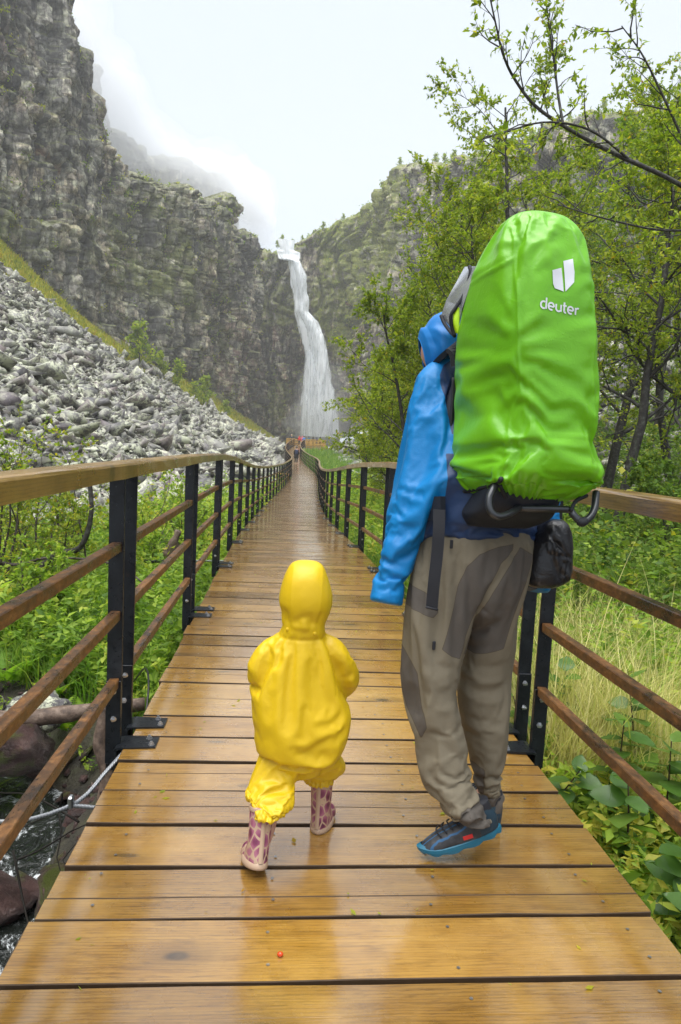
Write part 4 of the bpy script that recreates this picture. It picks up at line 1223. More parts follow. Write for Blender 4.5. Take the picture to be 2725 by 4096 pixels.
def veil(name, shrink0, shrink1, yoff, dens, seed, z0=0, z1=1, nx=44, nzr=260, sx=1.0, bulge=1.5):
    zt = np.linspace(67.7 - z0 * 63, 67.7 - z1 * 63, nzr)
    o = np.argsort(FP[:, 0])
    l = np.interp(zt, FP[o, 0], FP[o, 1]); rr = np.interp(zt, FP[o, 0], FP[o, 2])
    w = rr - l; l = l + w * shrink0 + vnoise(np.stack([zt * .3, zt * 0, zt * 0 + seed], -1), seed) * .35; rr = rr - w * shrink1 + vnoise(np.stack([zt * .35, zt * 0, zt * 0 + seed], -1), seed + 1) * .45
    u = np.linspace(0, 1, nx)
    X = l[:, None] + (rr - l)[:, None] * u; Z = np.repeat(zt[:, None], nx, 1)
    f = np.interp(zt, [3, 61, 63, 68], [-6.5, 1.5, 3.2, 4.5])
    Y = 236 + yoff + f[:, None] - bulge * (1 - (2 * u - 1) ** 2)
    P = np.stack([X.ravel() * .8, Z.ravel() * .12, X.ravel() * 0 + seed], -1)
    Y = Y + (fbm(P, 4, seed) * 1.1).reshape(Y.shape)
    sc = Y / 229.0
    V = np.stack([X * sc, Y, 1.3 + (Z - 1.3) * sc], -1).reshape(-1, 3)
    idx = np.arange(nx * nzr).reshape(nzr, nx)
    F = np.stack([idx[:-1, :-1], idx[1:, :-1], idx[1:, 1:], idx[:-1, 1:]], -1).reshape(-1, 4)
    me = npmesh(name, V, F, True)
    a = me.attributes.new('uvw', 'FLOAT_VECTOR', 'POINT')
    wob = vnoise(P * .7, seed + 5) * .6
    a.data.foreach_set('vector', np.stack([(X.ravel() + wob) * sx * .9, Z.ravel() * .11, X.ravel() * 0 + seed * 3.3], -1).astype(np.float32).ravel())
    edge = np.minimum(u, 1 - u) * 2; e = np.clip(edge * 3.2, 0, 1)[None] * np.ones((nzr, 1))
    tt = np.linspace(0, 1, nzr)[:, None]
    fattr(me, 'dens', (dens(tt, u[None]) * e + (e - 1) * .75).ravel(), 'POINT')
    obj(name, me, M['fall'], parent=fall)
veil('back_veil', -.14, -.12, 1.2, lambda t, u: .95 - .25 * t - np.clip(.07 - t, 0, 1) * 12 + 0 * u, 3)
veil('main_stream', -.06, -.06, 0, lambda t, u: np.where(t < .42, 1.5 - np.clip(.06 - t, 0, 1) * 9, 1.5 - (t - .42) * 1.75) - np.clip(.45 - u, 0, 1) * np.clip((t - .42) * 5, 0, 1) * 1.1, 5)
veil('front_stream', .25, .05, -1.4, lambda t, u: .62 - .25 * np.clip(t - .5, 0, 1) + 0 * u, 8, z0=.08, sx=1.3)
veil('side_spray', -.02, .62, -.8, lambda t, u: .5 + 0 * u * t, 11, z0=.55, sx=1.6)
veil('lower_spray', .35, -.02, -2.4, lambda t, u: .66 - .12 * np.clip(t, 0, 1) + 0 * u, 14, z0=.4, sx=1.2)

# ------------------------------------------------------------------ viewing platform, bench
plat = obj('viewing_platform', None, label='wooden viewing platform with board railing at the end of the boardwalk', cat='platform')
for k in range(30):
    obj('floor_board', box_mesh('floor_board', 4.0, 121.2 + k * .232, 1.34, 6.9, .215, .05), M['new_wood'], parent=plat)
def pboard(x0, x1, y0, y1, z, h=.15):
    ln = math.hypot(x1 - x0, y1 - y0)
    obj('board', box_mesh('board', 0, 0, 0, ln, .045, h, .004), M['new_wood'], parent=plat, loc=((x0 + x1) / 2, (y0 + y1) / 2, z), rot=(0, 0, math.atan2(y1 - y0, x1 - x0)))
def ppost(x, y, z0, z1): obj('post', box_mesh('post', 0, 0, 0, .13, .13, z1 - z0, .006), M['new_wood'], parent=plat, loc=(x, y, (z0 + z1) / 2))
for z in (2.50, 2.24, 1.98, 1.72, 1.46): pboard(4.02, 5.48, 121.0, 121.0, z, .13); pboard(5.52, 7.3, 121.0, 121.0, z, .13); pboard(.55, 1.85, 121.0, 121.0, z, .13)
for z in (1.15, .86): pboard(4.0, 7.3, 121.06, 121.06, z, .15)
for x in (4.0, 5.5, 7.32): ppost(x, 121.1, .2, 2.6)
for x in (.55, 1.85): ppost(x, 121.1, .0, 2.6)
for z in (2.5, 2.2, 1.9, 1.6): pboard(.5, .5, 121, 128.2, z, .13); pboard(7.4, 7.4, 121, 128.2, z, .13); pboard(.5, 7.4, 128.2, 128.2, z, .13)
for x in (.5, 2.8, 5.1, 7.4): ppost(x, 128.2, -1.0, 2.6)
bench = obj('bench', None, label='small plank bench beside the left railing half way along', cat='bench', loc=(.0, 45.8, float(ground(np.array([0.]), np.array([45.8]))[0])))
obj('seat', box_mesh('seat', 0, 0, .72, 1.05, .38, .07, .01), M['new_wood'], parent=bench)
for x in (-.4, .4): obj('leg', box_mesh('leg', x, 0, .34, .1, .34, .70, .01), M['new_wood'], parent=bench)

# ------------------------------------------------------------------ small figures far along the walk
def skin_mesh(J, Eg, Rd, sub=1, root=0):
    me = bpy.data.meshes.new('s'); me.from_pydata(J, Eg, []); o = bpy.data.objects.new('s', me); COL.objects.link(o)
    md = o.modifiers.new('k', 'SKIN')
    for i, rr in enumerate(Rd): me.skin_vertices[0].data[i].radius = rr if isinstance(rr, tuple) else (rr, rr)
    me.skin_vertices[0].data[root].use_root = True
    sb = o.modifiers.new('s', 'SUBSURF'); sb.levels = sub; sb.render_levels = sub
    dg = bpy.context.evaluated_depsgraph_get(); m2 = bpy.data.meshes.new_from_object(o.evaluated_get(dg))
    bpy.data.objects.remove(o); bpy.data.meshes.remove(me)
    m2.polygons.foreach_set('use_smooth', np.ones(len(m2.polygons), dtype=bool))
    return m2
FJ = [(0, 0, .95), (0, 0, 1.15), (0, .01, 1.38), (0, .02, 1.5), (0, .03, 1.6), (0, .02, 1.70),
      (-.16, 0, 1.40), (-.23, -.02, 1.12), (-.22, .10, .90), (.16, 0, 1.40), (.23, -.02, 1.12), (.22, .10, .90),
      (-.09, 0, .88), (-.10, .02, .48), (-.10, -.03, .08), (-.11, .12, .04), (.09, 0, .88), (.10, .02, .48), (.10, -.03, .08), (.11, .12, .04)]
FE = [(0, 1), (1, 2), (2, 3), (3, 4), (4, 5), (2, 6), (6, 7), (7, 8), (2, 9), (9, 10), (10, 11), (0, 12), (12, 13), (13, 14), (14, 15), (0, 16), (16, 17), (17, 18), (18, 19)]
FR = [.13, .13, .14, .055, .085, .07, .07, .045, .035, .07, .045, .035, .09, .065, .045, .04, .09, .065, .045, .04]
fig_body = skin_mesh(FJ, FE, FR)
jk = [0, 1, 2, 6, 7, 8, 9, 10, 11]
mp_ = {a: i for i, a in enumerate(jk)}
fig_jacket = skin_mesh([FJ[i] for i in jk], [(mp_[a], mp_[b]) for a, b in FE if a in mp_ and b in mp_], [FR[i] + .032 for i in jk])
lg = [0, 12, 13, 14, 16, 17, 18]; mp2 = {a: i for i, a in enumerate(lg)}
fig_trous = skin_mesh([FJ[i] for i in lg], [(mp2[a], mp2[b]) for a, b in FE if a in mp2 and b in mp2], [FR[i] + .018 for i in lg])
fig_coat = None
V, F = loft([(0, 0, 1.36, .21, .16), (0, 0, 1.1, .22, .17), (0, 0, .8, .24, .19), (0, 0, .55, .26, .2)], 20, 14); fig_coat = npmesh('coat_skirt', V, F, True)
V, F = loft([(0, .0, 1.42, .09, .09), (0, .01, 1.52, .115, .12), (0, .01, 1.63, .125, .13), (0, .01, 1.73, .10, .11), (0, .01, 1.79, .03, .03)], 16, 14); fig_hood = npmesh('hood', V, F, True)
V, F = box(0, -.24, 1.22, .30, .16, .46, .05); fig_pack = npmesh('backpack', V, F)
M['skin'] = plain('skin', (.52, .30, .22), .5, var=.08)
def cloth(name, c, rough=.6): return plain(name, c, rough, var=.15, scale=20)
C_ = dict(red=cloth('red_shell', (.62, .015, .02)), blue=cloth('bright_blue_shell', (.02, .19, .62)), black=cloth('black_cloth', (.012, .012, .015)), navy=cloth('navy_cloth', (.02, .035, .09)),
          teal=cloth('teal_cloth', (.03, .13, .2)), yellow=cloth('yellow_vest', (.45, .48, .06)), pink=cloth('pink_cloth', (.65, .16, .24)), grey=cloth('slate_cloth', (.07, .085, .11)), tan=cloth('tan_hat', (.55, .42, .25)), olive=cloth('olive_trousers', (.16, .15, .08)))
def far_person(x, y, z, h, label, jacket, trous, hood=None, hat=None, coat=False, pack=None, yaw=0.0):
    s = h / 1.78
    p = obj('person', fig_body.copy(), None, label=label, cat='person', group='visitors at the waterfall', loc=(x, y, z), rot=(0, 0, yaw), scale=(s, s, s)); p.data.materials.clear(); p.data.materials.append(M['skin'])
    def kid(nm, me, mt):
        o = obj(nm, me.copy(), None, parent=p); o.data.materials.clear(); o.data.materials.append(C_[mt])
    kid('jacket', fig_jacket, jacket); kid('trousers', fig_trous, trous)
    if hood: kid('hood', fig_hood, hood)
    if hat:
        V, F = loft([(0, .01, 1.66, .13, .13), (0, .01, 1.72, .115, .12), (0, .01, 1.80, .06, .06)], 14, 8); kid('hat', npmesh('hat', V, F, True), hat)
    if coat: kid('coat_skirt', fig_coat, jacket)
    if pack:
        bp = obj('backpack', fig_pack.copy(), None, label='dark backpack worn by the person in the long black coat', cat='backpack', loc=(x, y, z), rot=(0, 0, yaw), scale=(s, s, s)); bp.data.materials.append(C_[pack])
far_person(1.32, 70, float(pz_(70.)), 1.74, 'person in a long black coat with backpack walking alone on the boardwalk', 'black', 'black', coat=True, pack='navy', hat='black')
FZ = 1.367
far_person(1.35, 123.6, FZ, 1.95, 'person with a tan hat and slate jacket on the left side of the platform', 'grey', 'black', hat='tan', yaw=1.2)
far_person(2.72, 122.0, FZ, 1.72, 'person in a red hooded jacket and black trousers on the platform', 'red', 'black', hood='red')
far_person(3.22, 122.6, FZ, 1.05, 'small child in red between the red and blue jackets', 'red', 'red')
far_person(3.30, 124.5, FZ, 1.78, 'person in a pink hood half hidden behind the blue jacket', 'pink', 'grey', hood='pink')
far_person(3.55, 123.0, FZ, 1.76, 'person in a bright blue jacket and olive trousers on the platform', 'blue', 'olive', hat='black')
far_person(4.45, 124.0, FZ, 1.80, 'person in a dark teal jacket leaning at the platform railing', 'teal', 'navy', hood='grey')
far_person(5.25, 124.4, FZ, 1.76, 'person in a black hooded jacket among those at the railing', 'black', 'black', hood='black')
far_person(5.92, 124.2, FZ, 1.66, 'shorter person in a navy jacket at the platform railing', 'navy', 'navy', hood='navy')
far_person(6.52, 124.0, FZ, 1.80, 'person with a yellow vest over black clothes on the platform', 'yellow', 'black', hood='black')

# ------------------------------------------------------------------ stream at the near left
def m_water():
    m = NT('stream_water'); v = m.coord('Object', (1, .7, 1))
    n = m.noise(v, 7, 5, .6, 1.2); foam = m.step(m.noise(v, 4.2, 8, .8, 1.8), .53, .64)
    m.base(m.mix(foam, (.010, .012, .010), (.62, .65, .66)))
    m.to(m.math('MULTIPLY', foam, .5), 'Roughness'); m.b.inputs['IOR'].default_value = 1.33
    m.to(m.bump(m.math('ADD', n, m.math('MULTIPLY', m.noise(v, 22, 3, .5, .8), .4)), .8, .06), 'Normal')
    return m.m
n = 70; tt = np.linspace(0, 1, n); SL = np.concatenate([[0], np.cumsum(np.linalg.norm(np.diff(STREAM, axis=0), axis=1))])
sp = spline(STREAM, n); T = np.gradient(sp, axis=0); T /= np.linalg.norm(T, axis=1)[:, None]; side = np.stack([T[:, 1], -T[:, 0]], 1)
us = np.linspace(-1.0, 1.0, 22)
XY = sp[:, None, :] + side[:, None, :] * us[None, :, None]
ZZ = np.repeat(np.interp(tt, [0, .25, .4, 1], [-.95, -1.05, -1.10, -1.16])[:, None], 22, 1)
ZZ = ZZ + (vnoise(np.stack([XY[..., 0].ravel() * 4, XY[..., 1].ravel() * 4, XY[..., 0].ravel() * 0], -1), 31) * .022).reshape(ZZ.shape)
idx = np.arange(n * 22).reshape(n, 22)
obj('stream', npmesh('stream', np.concatenate([XY, ZZ[..., None]], -1).reshape(-1, 3), np.stack([idx[:-1, :-1], idx[1:, :-1], idx[1:, 1:], idx[:-1, 1:]], -1).reshape(-1, 4), True), m_water(), kind='structure')

def m_stream_rock():
    m = NT('red_stream_rock'); v = m.coord('Object', rnd=True); n = m.noise(v, 3, 6, .7)
    c = m.ramp(n, [(.3, (.022, .012, .011)), (.5, (.085, .045, .04)), (.7, (.20, .13, .115))])
    geo = m.node('ShaderNodeNewGeometry'); sx = m.node('ShaderNodeSeparateXYZ'); m.l(geo.outputs['Normal'], sx.inputs[0])
    ms = m.math('MULTIPLY', m.step(m.noise(v, 1.6, 5, .7), .52, .62), .8)
    c = m.mix(ms, c, (.10, .13, .02))
    m.base(c); m.set(Roughness=.3); m.to(m.bump(m.noise(v, 9, 7, .75), 1.0, .09), 'Normal')
    return m.m
M['stream_rock'] = m_stream_rock()
def near_rock(seed, x, y, z, sx, sy, sz, label, mat='stream_rock', rot=(0, 0, 0)):
    V, F = hull_rock(seed, (1, .85, .7), 22)
    bm = bmesh.new(); me = npmesh('boulder', V, F); bm.from_mesh(me)
    bmesh.ops.bevel(bm, geom=bm.edges[:], offset=.035, segments=1, affect='EDGES')
    bmesh.ops.triangulate(bm, faces=bm.faces[:])
    bmesh.ops.subdivide_edges(bm, edges=bm.edges[:], cuts=2, use_grid_fill=True)
    P = np.array([tuple(v.co) for v in bm.verts]); q = fbm(P * 4 + seed, 4, seed)
    for v, d in zip(bm.verts, q): v.co += v.co.normalized() * d * .13
    bm.to_mesh(me); bm.free()
    return obj('boulder', me, M[mat], label=label, cat='boulder', group='boulders in the stream', loc=(x, y, z), rot=rot, scale=(sx, sy, sz))
near_rock(1, -1.78, 4.35, -.78, .72, .60, .62, 'dark red boulder under the log at the far left of the stream')
near_rock(2, -1.62, 4.75, -.60, .42, .40, .34, 'pale grey stone on top of the red boulder behind the log', 'rock_obj')
near_rock(3, -1.40, 3.38, -1.05, .46, .50, .46, 'brown boulder in the stream at the left edge of the photo', rot=(.2, .1, .5))
near_rock(4, -.98, 3.35, -1.12, .36, .62, .30, 'flat pinkish rock half under the walk edge', rot=(.1, .3, .3))
near_rock(5, -1.2, 3.85, -1.18, .34, .3, .2, 'low wet rock splashed by the stream between the cables')
near_rock(6, -1.95, 3.7, -1.0, .4, .5, .5, 'mossy rock below the lowest left rail')
near_rock(7, -1.05, 4.9, -1.0, .5, .4, .5, 'mossy stone at the foot of the near left posts', rot=(.3, 0, 1.0))
near_rock(8, -3.15, 8.0, -.55, .9, .6, .5, 'moss topped grey rock in the ferns left of the railing', 'rock_obj')
near_rock(9, -2.7, 7.0, -.62, .5, .4, .35, 'small reddish rock in the herbs left of the railing', 'stream_rock')

# pebbles and broken stone along the banks, too many to count
r = np.random.default_rng(77); n = 900
t_ = r.uniform(0, 1, n); c_ = spline(STREAM, 200)[(t_ * 199).astype(int)]; X = c_[:, 0] + r.normal(0, .75, n); Y = c_[:, 1] + r.normal(0, .55, n)
Z = ground(X, Y); S_ = np.exp(r.normal(np.log(.09), .5, n)); RT = rotm(r.uniform(-1, 1, n), r.uniform(-1, 1, n), r.uniform(0, 6, n))
VV, FF, off = [], [], 0
for i in range(n):
    V, F = ROCKS[int(r.integers(len(ROCKS)))]; VV.append((V * S_[i]) @ RT[i].T + (X[i], Y[i], Z[i] + S_[i] * .1)); FF.append(F + off); off += len(V)
obj('bank_stones', npmesh('bank_stones', np.concatenate(VV), np.concatenate(FF)), M['stream_rock'], kind='stuff', label='small wet stones along the stream banks', cat='stones')
X2 = c_[:, 0] + r.normal(0, .9, n); Y2 = c_[:, 1] + r.normal(0, .6, n); k = (dist_poly(X2, Y2, STREAM) > .5) & clear_deck(X2, Y2, -.3)
herbs('bank_moss_herbs', 'leaf_herb', X2[k], Y2[k], .13, .035, 16, 78, 'small green plants among the stones of the stream bank')
# fallen log, dead roots, twigs, cables
def rough_tube(name, P, r0, r1, mat, parent=None, n=9, m=26, seed=1, amp=.25, **kw):
    Q = spline(np.array(P), m); rr = np.linspace(r0, r1, m)
    V, F = tube(Q, rr, n)
    d = fbm(V * 9 + seed, 3, seed); c = np.repeat(Q, n, 0)
    V = c + (V - c) * (1 + amp * d)[:, None]
    return obj(name, npmesh(name, V, F, True), mat, parent=parent, **kw)
rough_tube('fallen_log', [(-2.3, 4.45, -.60), (-1.75, 4.45, -.58), (-1.35, 4.50, -.54), (-.85, 4.6, -.5)], .07, .045, M['deadwood'], seed=3, label='rotten reddish log lying across the stream bank', cat='log')
rough_tube('tree_root', [(-1.02, 4.25, -.38), (-1.06, 4.2, -.6), (-1.0, 4.15, -.8), (-1.05, 4.1, -1.1)], .055, .04, M['deadwood'], seed=4, label='mossy upright dead root beside the near left posts', cat='root')
rough_tube('dead_branch', [(-2.6, 7.6, -.75), (-2.62, 7.5, -.35), (-2.4, 7.4, .0), (-2.1, 7.35, .12), (-1.98, 7.3, .5), (-2.02, 7.3, .95)], .05, .018, M['bark'], seed=5, label='bare crooked dark branch behind the left rails', cat='branch')
rough_tube('dead_branch', [(-3.2, 7.6, -.1), (-2.8, 7.5, -.12), (-2.45, 7.4, -.02), (-1.7, 7.0, .02), (-1.2, 6.8, -.22)], .022, .007, M['twig'], seed=6, label='thin arching twig in front of the crooked dark branch', cat='branch')
rough_tube('stump', [(-1.55, 9.4, -.75), (-1.5, 9.35, -.4), (-1.44, 9.3, -.12), (-1.36, 9.28, .08)], .17, .035, M['deadwood'], n=16, seed=8, amp=1.0, label='rotten brown stump between the first and second left posts', cat='stump')
M['black_twig'] = plain('black_twig', (.012, .010, .008), .8, spec=.2)
tw = obj('driftwood_twigs', None, label='tangle of thin black twigs caught over the stream', cat='twigs')
r = np.random.default_rng(44)
for k in range(9):
    p = np.array([r.uniform(-1.25, -.85), r.uniform(3.0, 3.9), r.uniform(-.9, -.55)]); d = r.normal(0, 1, 3) * [.35, .4, .35]; d[2] -= .18
    rough_tube('twig', [p, p + d * .3 + r.normal(0, .05, 3), p + d * .65 + r.normal(0, .05, 3), p + d], .006, .002, M['black_twig'], parent=tw, n=5, m=8, seed=k)
def m_cable():
    m = NT('galvanised_cable'); v = m.coord(); w = m.node('ShaderNodeTexWave'); w.inputs['Scale'].default_value = 60; m.l(v, w.inputs[0])
    m.base(m.ramp(w.outputs['Fac'], [(.2, (.18, .19, .2)), (.8, (.6, .62, .65))])); m.set(Metallic=.7, Roughness=.4)
    m.to(m.bump(w.outputs['Fac'], .6, .004), 'Normal'); return m.m
M['cable'] = m_cable()
cb = obj('steel_cable', None, label='galvanised steel guy cable running from the left post over the stream', cat='cable')
def strand(nm, P, r0=.0085): V, F = tube(spline(np.array(P), 18), r0, 8); obj(nm, npmesh(nm, V, F, True), M['cable'], parent=cb)
strand('cable', [(-1.45, 2.9, -.28), (-1.03, 2.6, -.20), (-.76, 2.6, -.13), (-.66, 2.72, -.05), (-.60, 2.85, .0)])
strand('cable', [(-.77, 2.6, -.132), (-.68, 2.6, -.14), (-.55, 2.6, -.16), (-.3, 2.6, -.2)])
V, F = box(-.765, 2.6, -.118, .022, .03, .05, .006); obj('cable_clamp', npmesh('cable_clamp', V, F), M['zinc'], parent=cb)
cb2 = obj('steel_cable', None, label='straight steel cable stretched through the ferns behind the second left post', cat='cable')
V, F = tube(np.array([(-3.4, 9.0, -.32), (-2.0, 9.0, -.30), (-.62, 9.0, -.26)]), .012, 7); obj('cable', npmesh('cable', V, F, True), M['cable'], parent=cb2)
V, F = tube(np.array([(-1.75, 8.98, -.30), (-1.45, 8.98, -.29)]), .022, 7); obj('turnbuckle', npmesh('turnbuckle', V, F, True), M['steel'], parent=cb2)
hz_ = obj('black_hose', npmesh('black_hose', *tube(spline(np.array([(-.95, 4.6, -.35), (-.80, 4.2, -.12), (-.72, 3.9, -.12), (-.68, 3.6, -.3), (-.62, 3.4, -.5), (-.5, 3.2, -.7)]), 30), .006, 6), True), plain('black_rubber', (.01, .01, .01), .4), label='thin black hose looping beside the left deck edge', cat='hose')
# fallen leaves and needles on the wet planks
r = np.random.default_rng(91); n = 130; Y = np.exp(r.uniform(np.log(1.2), np.log(14), n)); X = px_(Y) + r.uniform(-.82, .82, n)
P = np.stack([X, Y, pz_(Y) + .004], -1); D = np.stack([np.cos(t_[:n] * 40), np.sin(t_[:n] * 40), np.full(n, .02)], -1)
sz = r.choice([.012, .016, .022, .03], n)[:, None]; S = np.cross(D, [0, 0, 1.]); wd = r.choice([.12, .4, .55], n)[:, None]
V = np.stack([P - D * sz * .5, P + S * sz * wd * .5 + [0, 0, .001], P + D * sz * .5 + [0, 0, .002], P - S * sz * wd * .5], 1).reshape(-1, 3); F = np.arange(n * 4).reshape(n, 4)
me = npmesh('fallen_leaves', V, F); fattr(me, 'tint', r.uniform(.55, 1, n)); obj('fallen_leaves', me, M['leaf_shrub'], kind='stuff', label='tiny fallen leaves and needles scattered on the wet planks', cat='leaves')
# red berry and bits of debris on the planks
V, F = loft([(0, 0, -.006, .001, .001), (0, 0, -.004, .006, .005), (0, 0, 0, .008, .0065), (0, 0, .004, .006, .005), (0, 0, .006, .001, .001)], 10, 12)
pb = np.array([.045, 1.628, .007])
obj('berry', npmesh('berry', V, F, True), plain('red_berry', (.6, .06, .01), .25), label='tiny orange red berry lying on the second plank from the bottom', cat='berry', loc=tuple(pb))

# ------------------------------------------------------------------ ferns
def fern_mesh(seed, nf=9, L=.6, pairs=17):
    r = np.random.default_rng(seed); V, F, T = [], [], []
    for f in range(nf):
        a = f * 2.4 + r.uniform(-.3, .3); ln = L * r.uniform(.7, 1.15); rise = r.uniform(.55, .95)
        d = np.array([math.cos(a), math.sin(a), 0]); s = np.array([-math.sin(a), math.cos(a), 0])
        t = np.linspace(0, 1, pairs + 3)
        C = np.outer(t ** 1.15 * ln * .85, d) + np.outer(np.sin(t * 1.9) * ln * rise * .62, [0, 0, 1])
        tn = np.clip(r.beta(2, 2), 0, 1)
        for k in range(2, pairs + 2):
            u = k / (pairs + 2); w = ln * .30 * math.sin(min(1, u * 1.25 + .12) * math.pi) ** .8 * (1.05 - u * .6)
            tang = C[k + 1] - C[k]; g = np.linalg.norm(tang)
            for sg in (-1, 1):
                tip = C[k] + s * sg * w + tang / g * w * .38 - np.array([0, 0, w * .22])
                mid = (C[k] * .55 + tip * .45); hw = tang / g * min(g * .62, w * .3 + .003)
                # toothed pinna: two lobed quads and a tip
                m2 = C[k] * .25 + tip * .75
                b = len(V)
                V += [C[k] - hw * .25, mid - hw * .85 + [0, 0, .004], m2 - hw * .55, tip, m2 + hw * .55, mid + hw * .85 + [0, 0, .004], C[k] + hw * .25, mid]
                F += [[b, b + 1, b + 7], [b + 1, b + 2, b + 7], [b + 2, b + 3, b + 7], [b + 3, b + 4, b + 7], [b + 4, b + 5, b + 7], [b + 5, b + 6, b + 7]]
                T += [min(1, max(0, tn + r.normal(0, .05)))] * 6
        b = len(V)
        for k in range(len(t)): V += [C[k] - s * .003 * (1 - t[k] * .8), C[k] + s * .003 * (1 - t[k] * .8)]
        for k in range(len(t) - 1):
            F += [[b + 2 * k, b + 2 * k + 1, b + 2 * k + 3], [b + 2 * k, b + 2 * k + 3, b + 2 * k + 2]]; T += [.2, .2]
    me = npmesh('fronds', np.array(V), np.array(F)); fattr(me, 'tint', np.array(T)); me.materials.append(M['leaf_fern'])
    return me
FERN = [fern_mesh(200 + k) for k in range(6)]
r = np.random.default_rng(47)
fl = [(-1.95, 5.15, .95), (-2.25, 5.9, 1.0), (-1.35, 5.6, .8), (-1.75, 6.6, .95), (-1.25, 6.5, .7), (-2.6, 6.4, 1.05), (-1.05, 5.0, .6), (-2.9, 7.2, 1.1), (-2.1, 7.6, .9), (-1.4, 7.8, .8), (-1.0, 7.2, .62), (-3.0, 8.8, 1.1), (-2.2, 9.2, 1.0), (-1.5, 9.8, .9), (-1.05, 8.9, .7), (-1.95, 10.8, 1.0), (-1.2, 11.6, .8), (-2.6, 11.8, 1.1), (-1.6, 13.2, .9), (-1.1, 14.6, .8), (-1.5, 5.05, .75), (-1.72, 5.55, .8), (-.88, 6.1, .5), (-.86, 7.9, .5), (-2.35, 5.25, .9)]
fl.sort(key=lambda q: q[1])
NTH = ORD + ['twenty first', 'twenty second', 'twenty third', 'twenty fourth', 'twenty fifth', 'twenty sixth', 'twenty seventh', 'twenty eighth', 'twenty ninth', 'thirtieth']
def fern(x, y, s, label, grp, k):
    p = obj('fern', None, label=label, cat='fern', group=grp, loc=(x, y, float(ground(np.array([x]), np.array([y]))[0]) - .02), rot=(0, 0, r.uniform(0, 6)), scale=(s, s, s))
    obj('fronds', FERN[k % 6], parent=p)
for k, (x, y, s) in enumerate(fl): fern(x, y, s, f'{NTH[k]} nearest bright green fern on the left of the boardwalk', 'ferns left of the boardwalk', k)
fr_ = [(4.25, 7.3, 1.5), (3.9, 6.3, 1.1), (4.7, 7.7, 1.2), (2.3, 4.6, .7), (2.7, 4.2, .7), (3.3, 4.9, .8), (3.0, 3.9, .6), (1.75, 5.5, .6), (5.0, 6.9, 1.1)]
fr_.sort(key=lambda q: q[1])
for k, (x, y, s) in enumerate(fr_): fern(x, y, s, f'{NTH[k]} nearest yellow green fern on the right of the boardwalk', 'ferns right of the boardwalk', k)

# ------------------------------------------------------------------ broad leaved plants by the right edge
def big_leaf(seed):
    r = np.random.default_rng(seed); n = 8; V, F = [], []
    for i in range(n + 1):
        t = i / n; w = .36 * math.sin(math.pi * t ** .8) ** .85 * (1 if i < n else 0) + (.02 if i == 0 else 0)
        z = -.16 * t * t + r.normal(0, .008)
        wob = 1 + r.normal(0, .05)
        V += [(-w * wob, t, z + .07 * w), (0, t, z - .02), (w * wob, t, z + .07 * w)]
    for i in range(n):
        for j in range(2): a = i * 3 + j; F += [[a, a + 1, a + 4], [a, a + 4, a + 3]]
    me = npmesh('leaf', np.array(V), np.array(F), True); fattr(me, 'tint', np.full(len(F), r.uniform(.1, .95))); me.materials.append(M['leaf_big'])
    return me
BL = [big_leaf(k) for k in range(6)]
bp = [(1.62, 3.25, .62), (1.88, 3.0, .66), (2.05, 3.45, .72), (1.52, 2.75, .5), (1.78, 2.55, .55), (2.2, 2.9, .7), (1.45, 3.6, .55), (1.75, 3.8, .62), (1.66, 2.25, .5), (1.98, 2.35, .6), (1.5, 2.0, .46), (2.4, 3.4, .75), (1.36, 3.05, .42)]
bp.sort(key=lambda q: q[1])
r = np.random.default_rng(49)
stem_m = plain('purple_stem', (.06, .035, .02), .5)
for k, (x, y, h) in enumerate(bp):
    z = float(ground(np.array([x]), np.array([y]))[0])
    p = obj('leafy_plant', None, label=f'{NTH[k]} nearest broad leaved plant beside the right deck edge', cat='plant', group='broad leaved plants at the right edge', loc=(x, y, z))
    top = np.array([r.normal(0, .08), r.normal(0, .08), h])
    S = spline(np.array([(0, 0, -.05), top * .5 + [r.normal(0, .03), r.normal(0, .03), 0], top]), 8)
    V, F = tube(S, np.linspace(.007, .003, 8), 5); obj('stem', npmesh('stem', V, F), stem_m, parent=p)
    nl = int(r.integers(12, 17))
    for q in range(nl):
        f = .25 + .75 * q / (nl - 1); i = min(int(f * 7), 6); b = S[i] * (1 - (f * 7 - i)) + S[i + 1] * (f * 7 - i)
        a = q * 2.4 + r.uniform(-.4, .4); s = r.uniform(.14, .23) * (1.15 - .45 * f)
        obj('leaf', BL[int(r.integers(6))], parent=p, loc=tuple(b), rot=(r.uniform(-.1, .45) + .35 * (f > .9), r.normal(0, .25), a), scale=(s, s, s))
# a yellow flower-like leaf in the meadow
# ------------------------------------------------------------------ shrubs left
def shrub(seed, x, y, H, label, mat='leaf_shrub', leaf=.05, per=9, nst=5, sp=.3):
    t = Tree(seed); z = float(ground(np.array([x]), np.array([y]))[0]) - .05
    for k in range(nst):
        a = k * 2.4 + t.r.uniform(0, 1); T = t.curve((x + .06 * math.cos(a), y + .06 * math.sin(a), z), (math.cos(a) * sp, math.sin(a) * sp, 1), H * t.r.uniform(.7, 1.05), .2, .10, 9)
        t.limb(T, .012 + H * .004, .003, 5)
        t.dress(T, .009, 11, H * .26, 4, H * .10, per, start=.22)
    return t.build('shrub', label, 'shrub', None, leaf, M[mat], M['twig'], 'shrubs left of the boardwalk', wid=.62)
shrub(401, -3.15, 7.6, 2.45, 'tallest yellow green shrub at the left edge above the handrail', nst=4)
shrub(402, -2.75, 8.2, 1.95, 'yellowing shrub right of the tallest one behind the handrail')
shrub(403, -2.15, 8.6, 1.75, 'thin shrub just left of the near left posts above the handrail', leaf=.045, nst=4)
shrub(404, -3.6, 8.8, 2.1, 'broad yellow shrub at the far left behind the tallest one')
shrub(405, -3.0, 9.8, 1.5, 'low yellowing shrub in front of the scree', per=8)
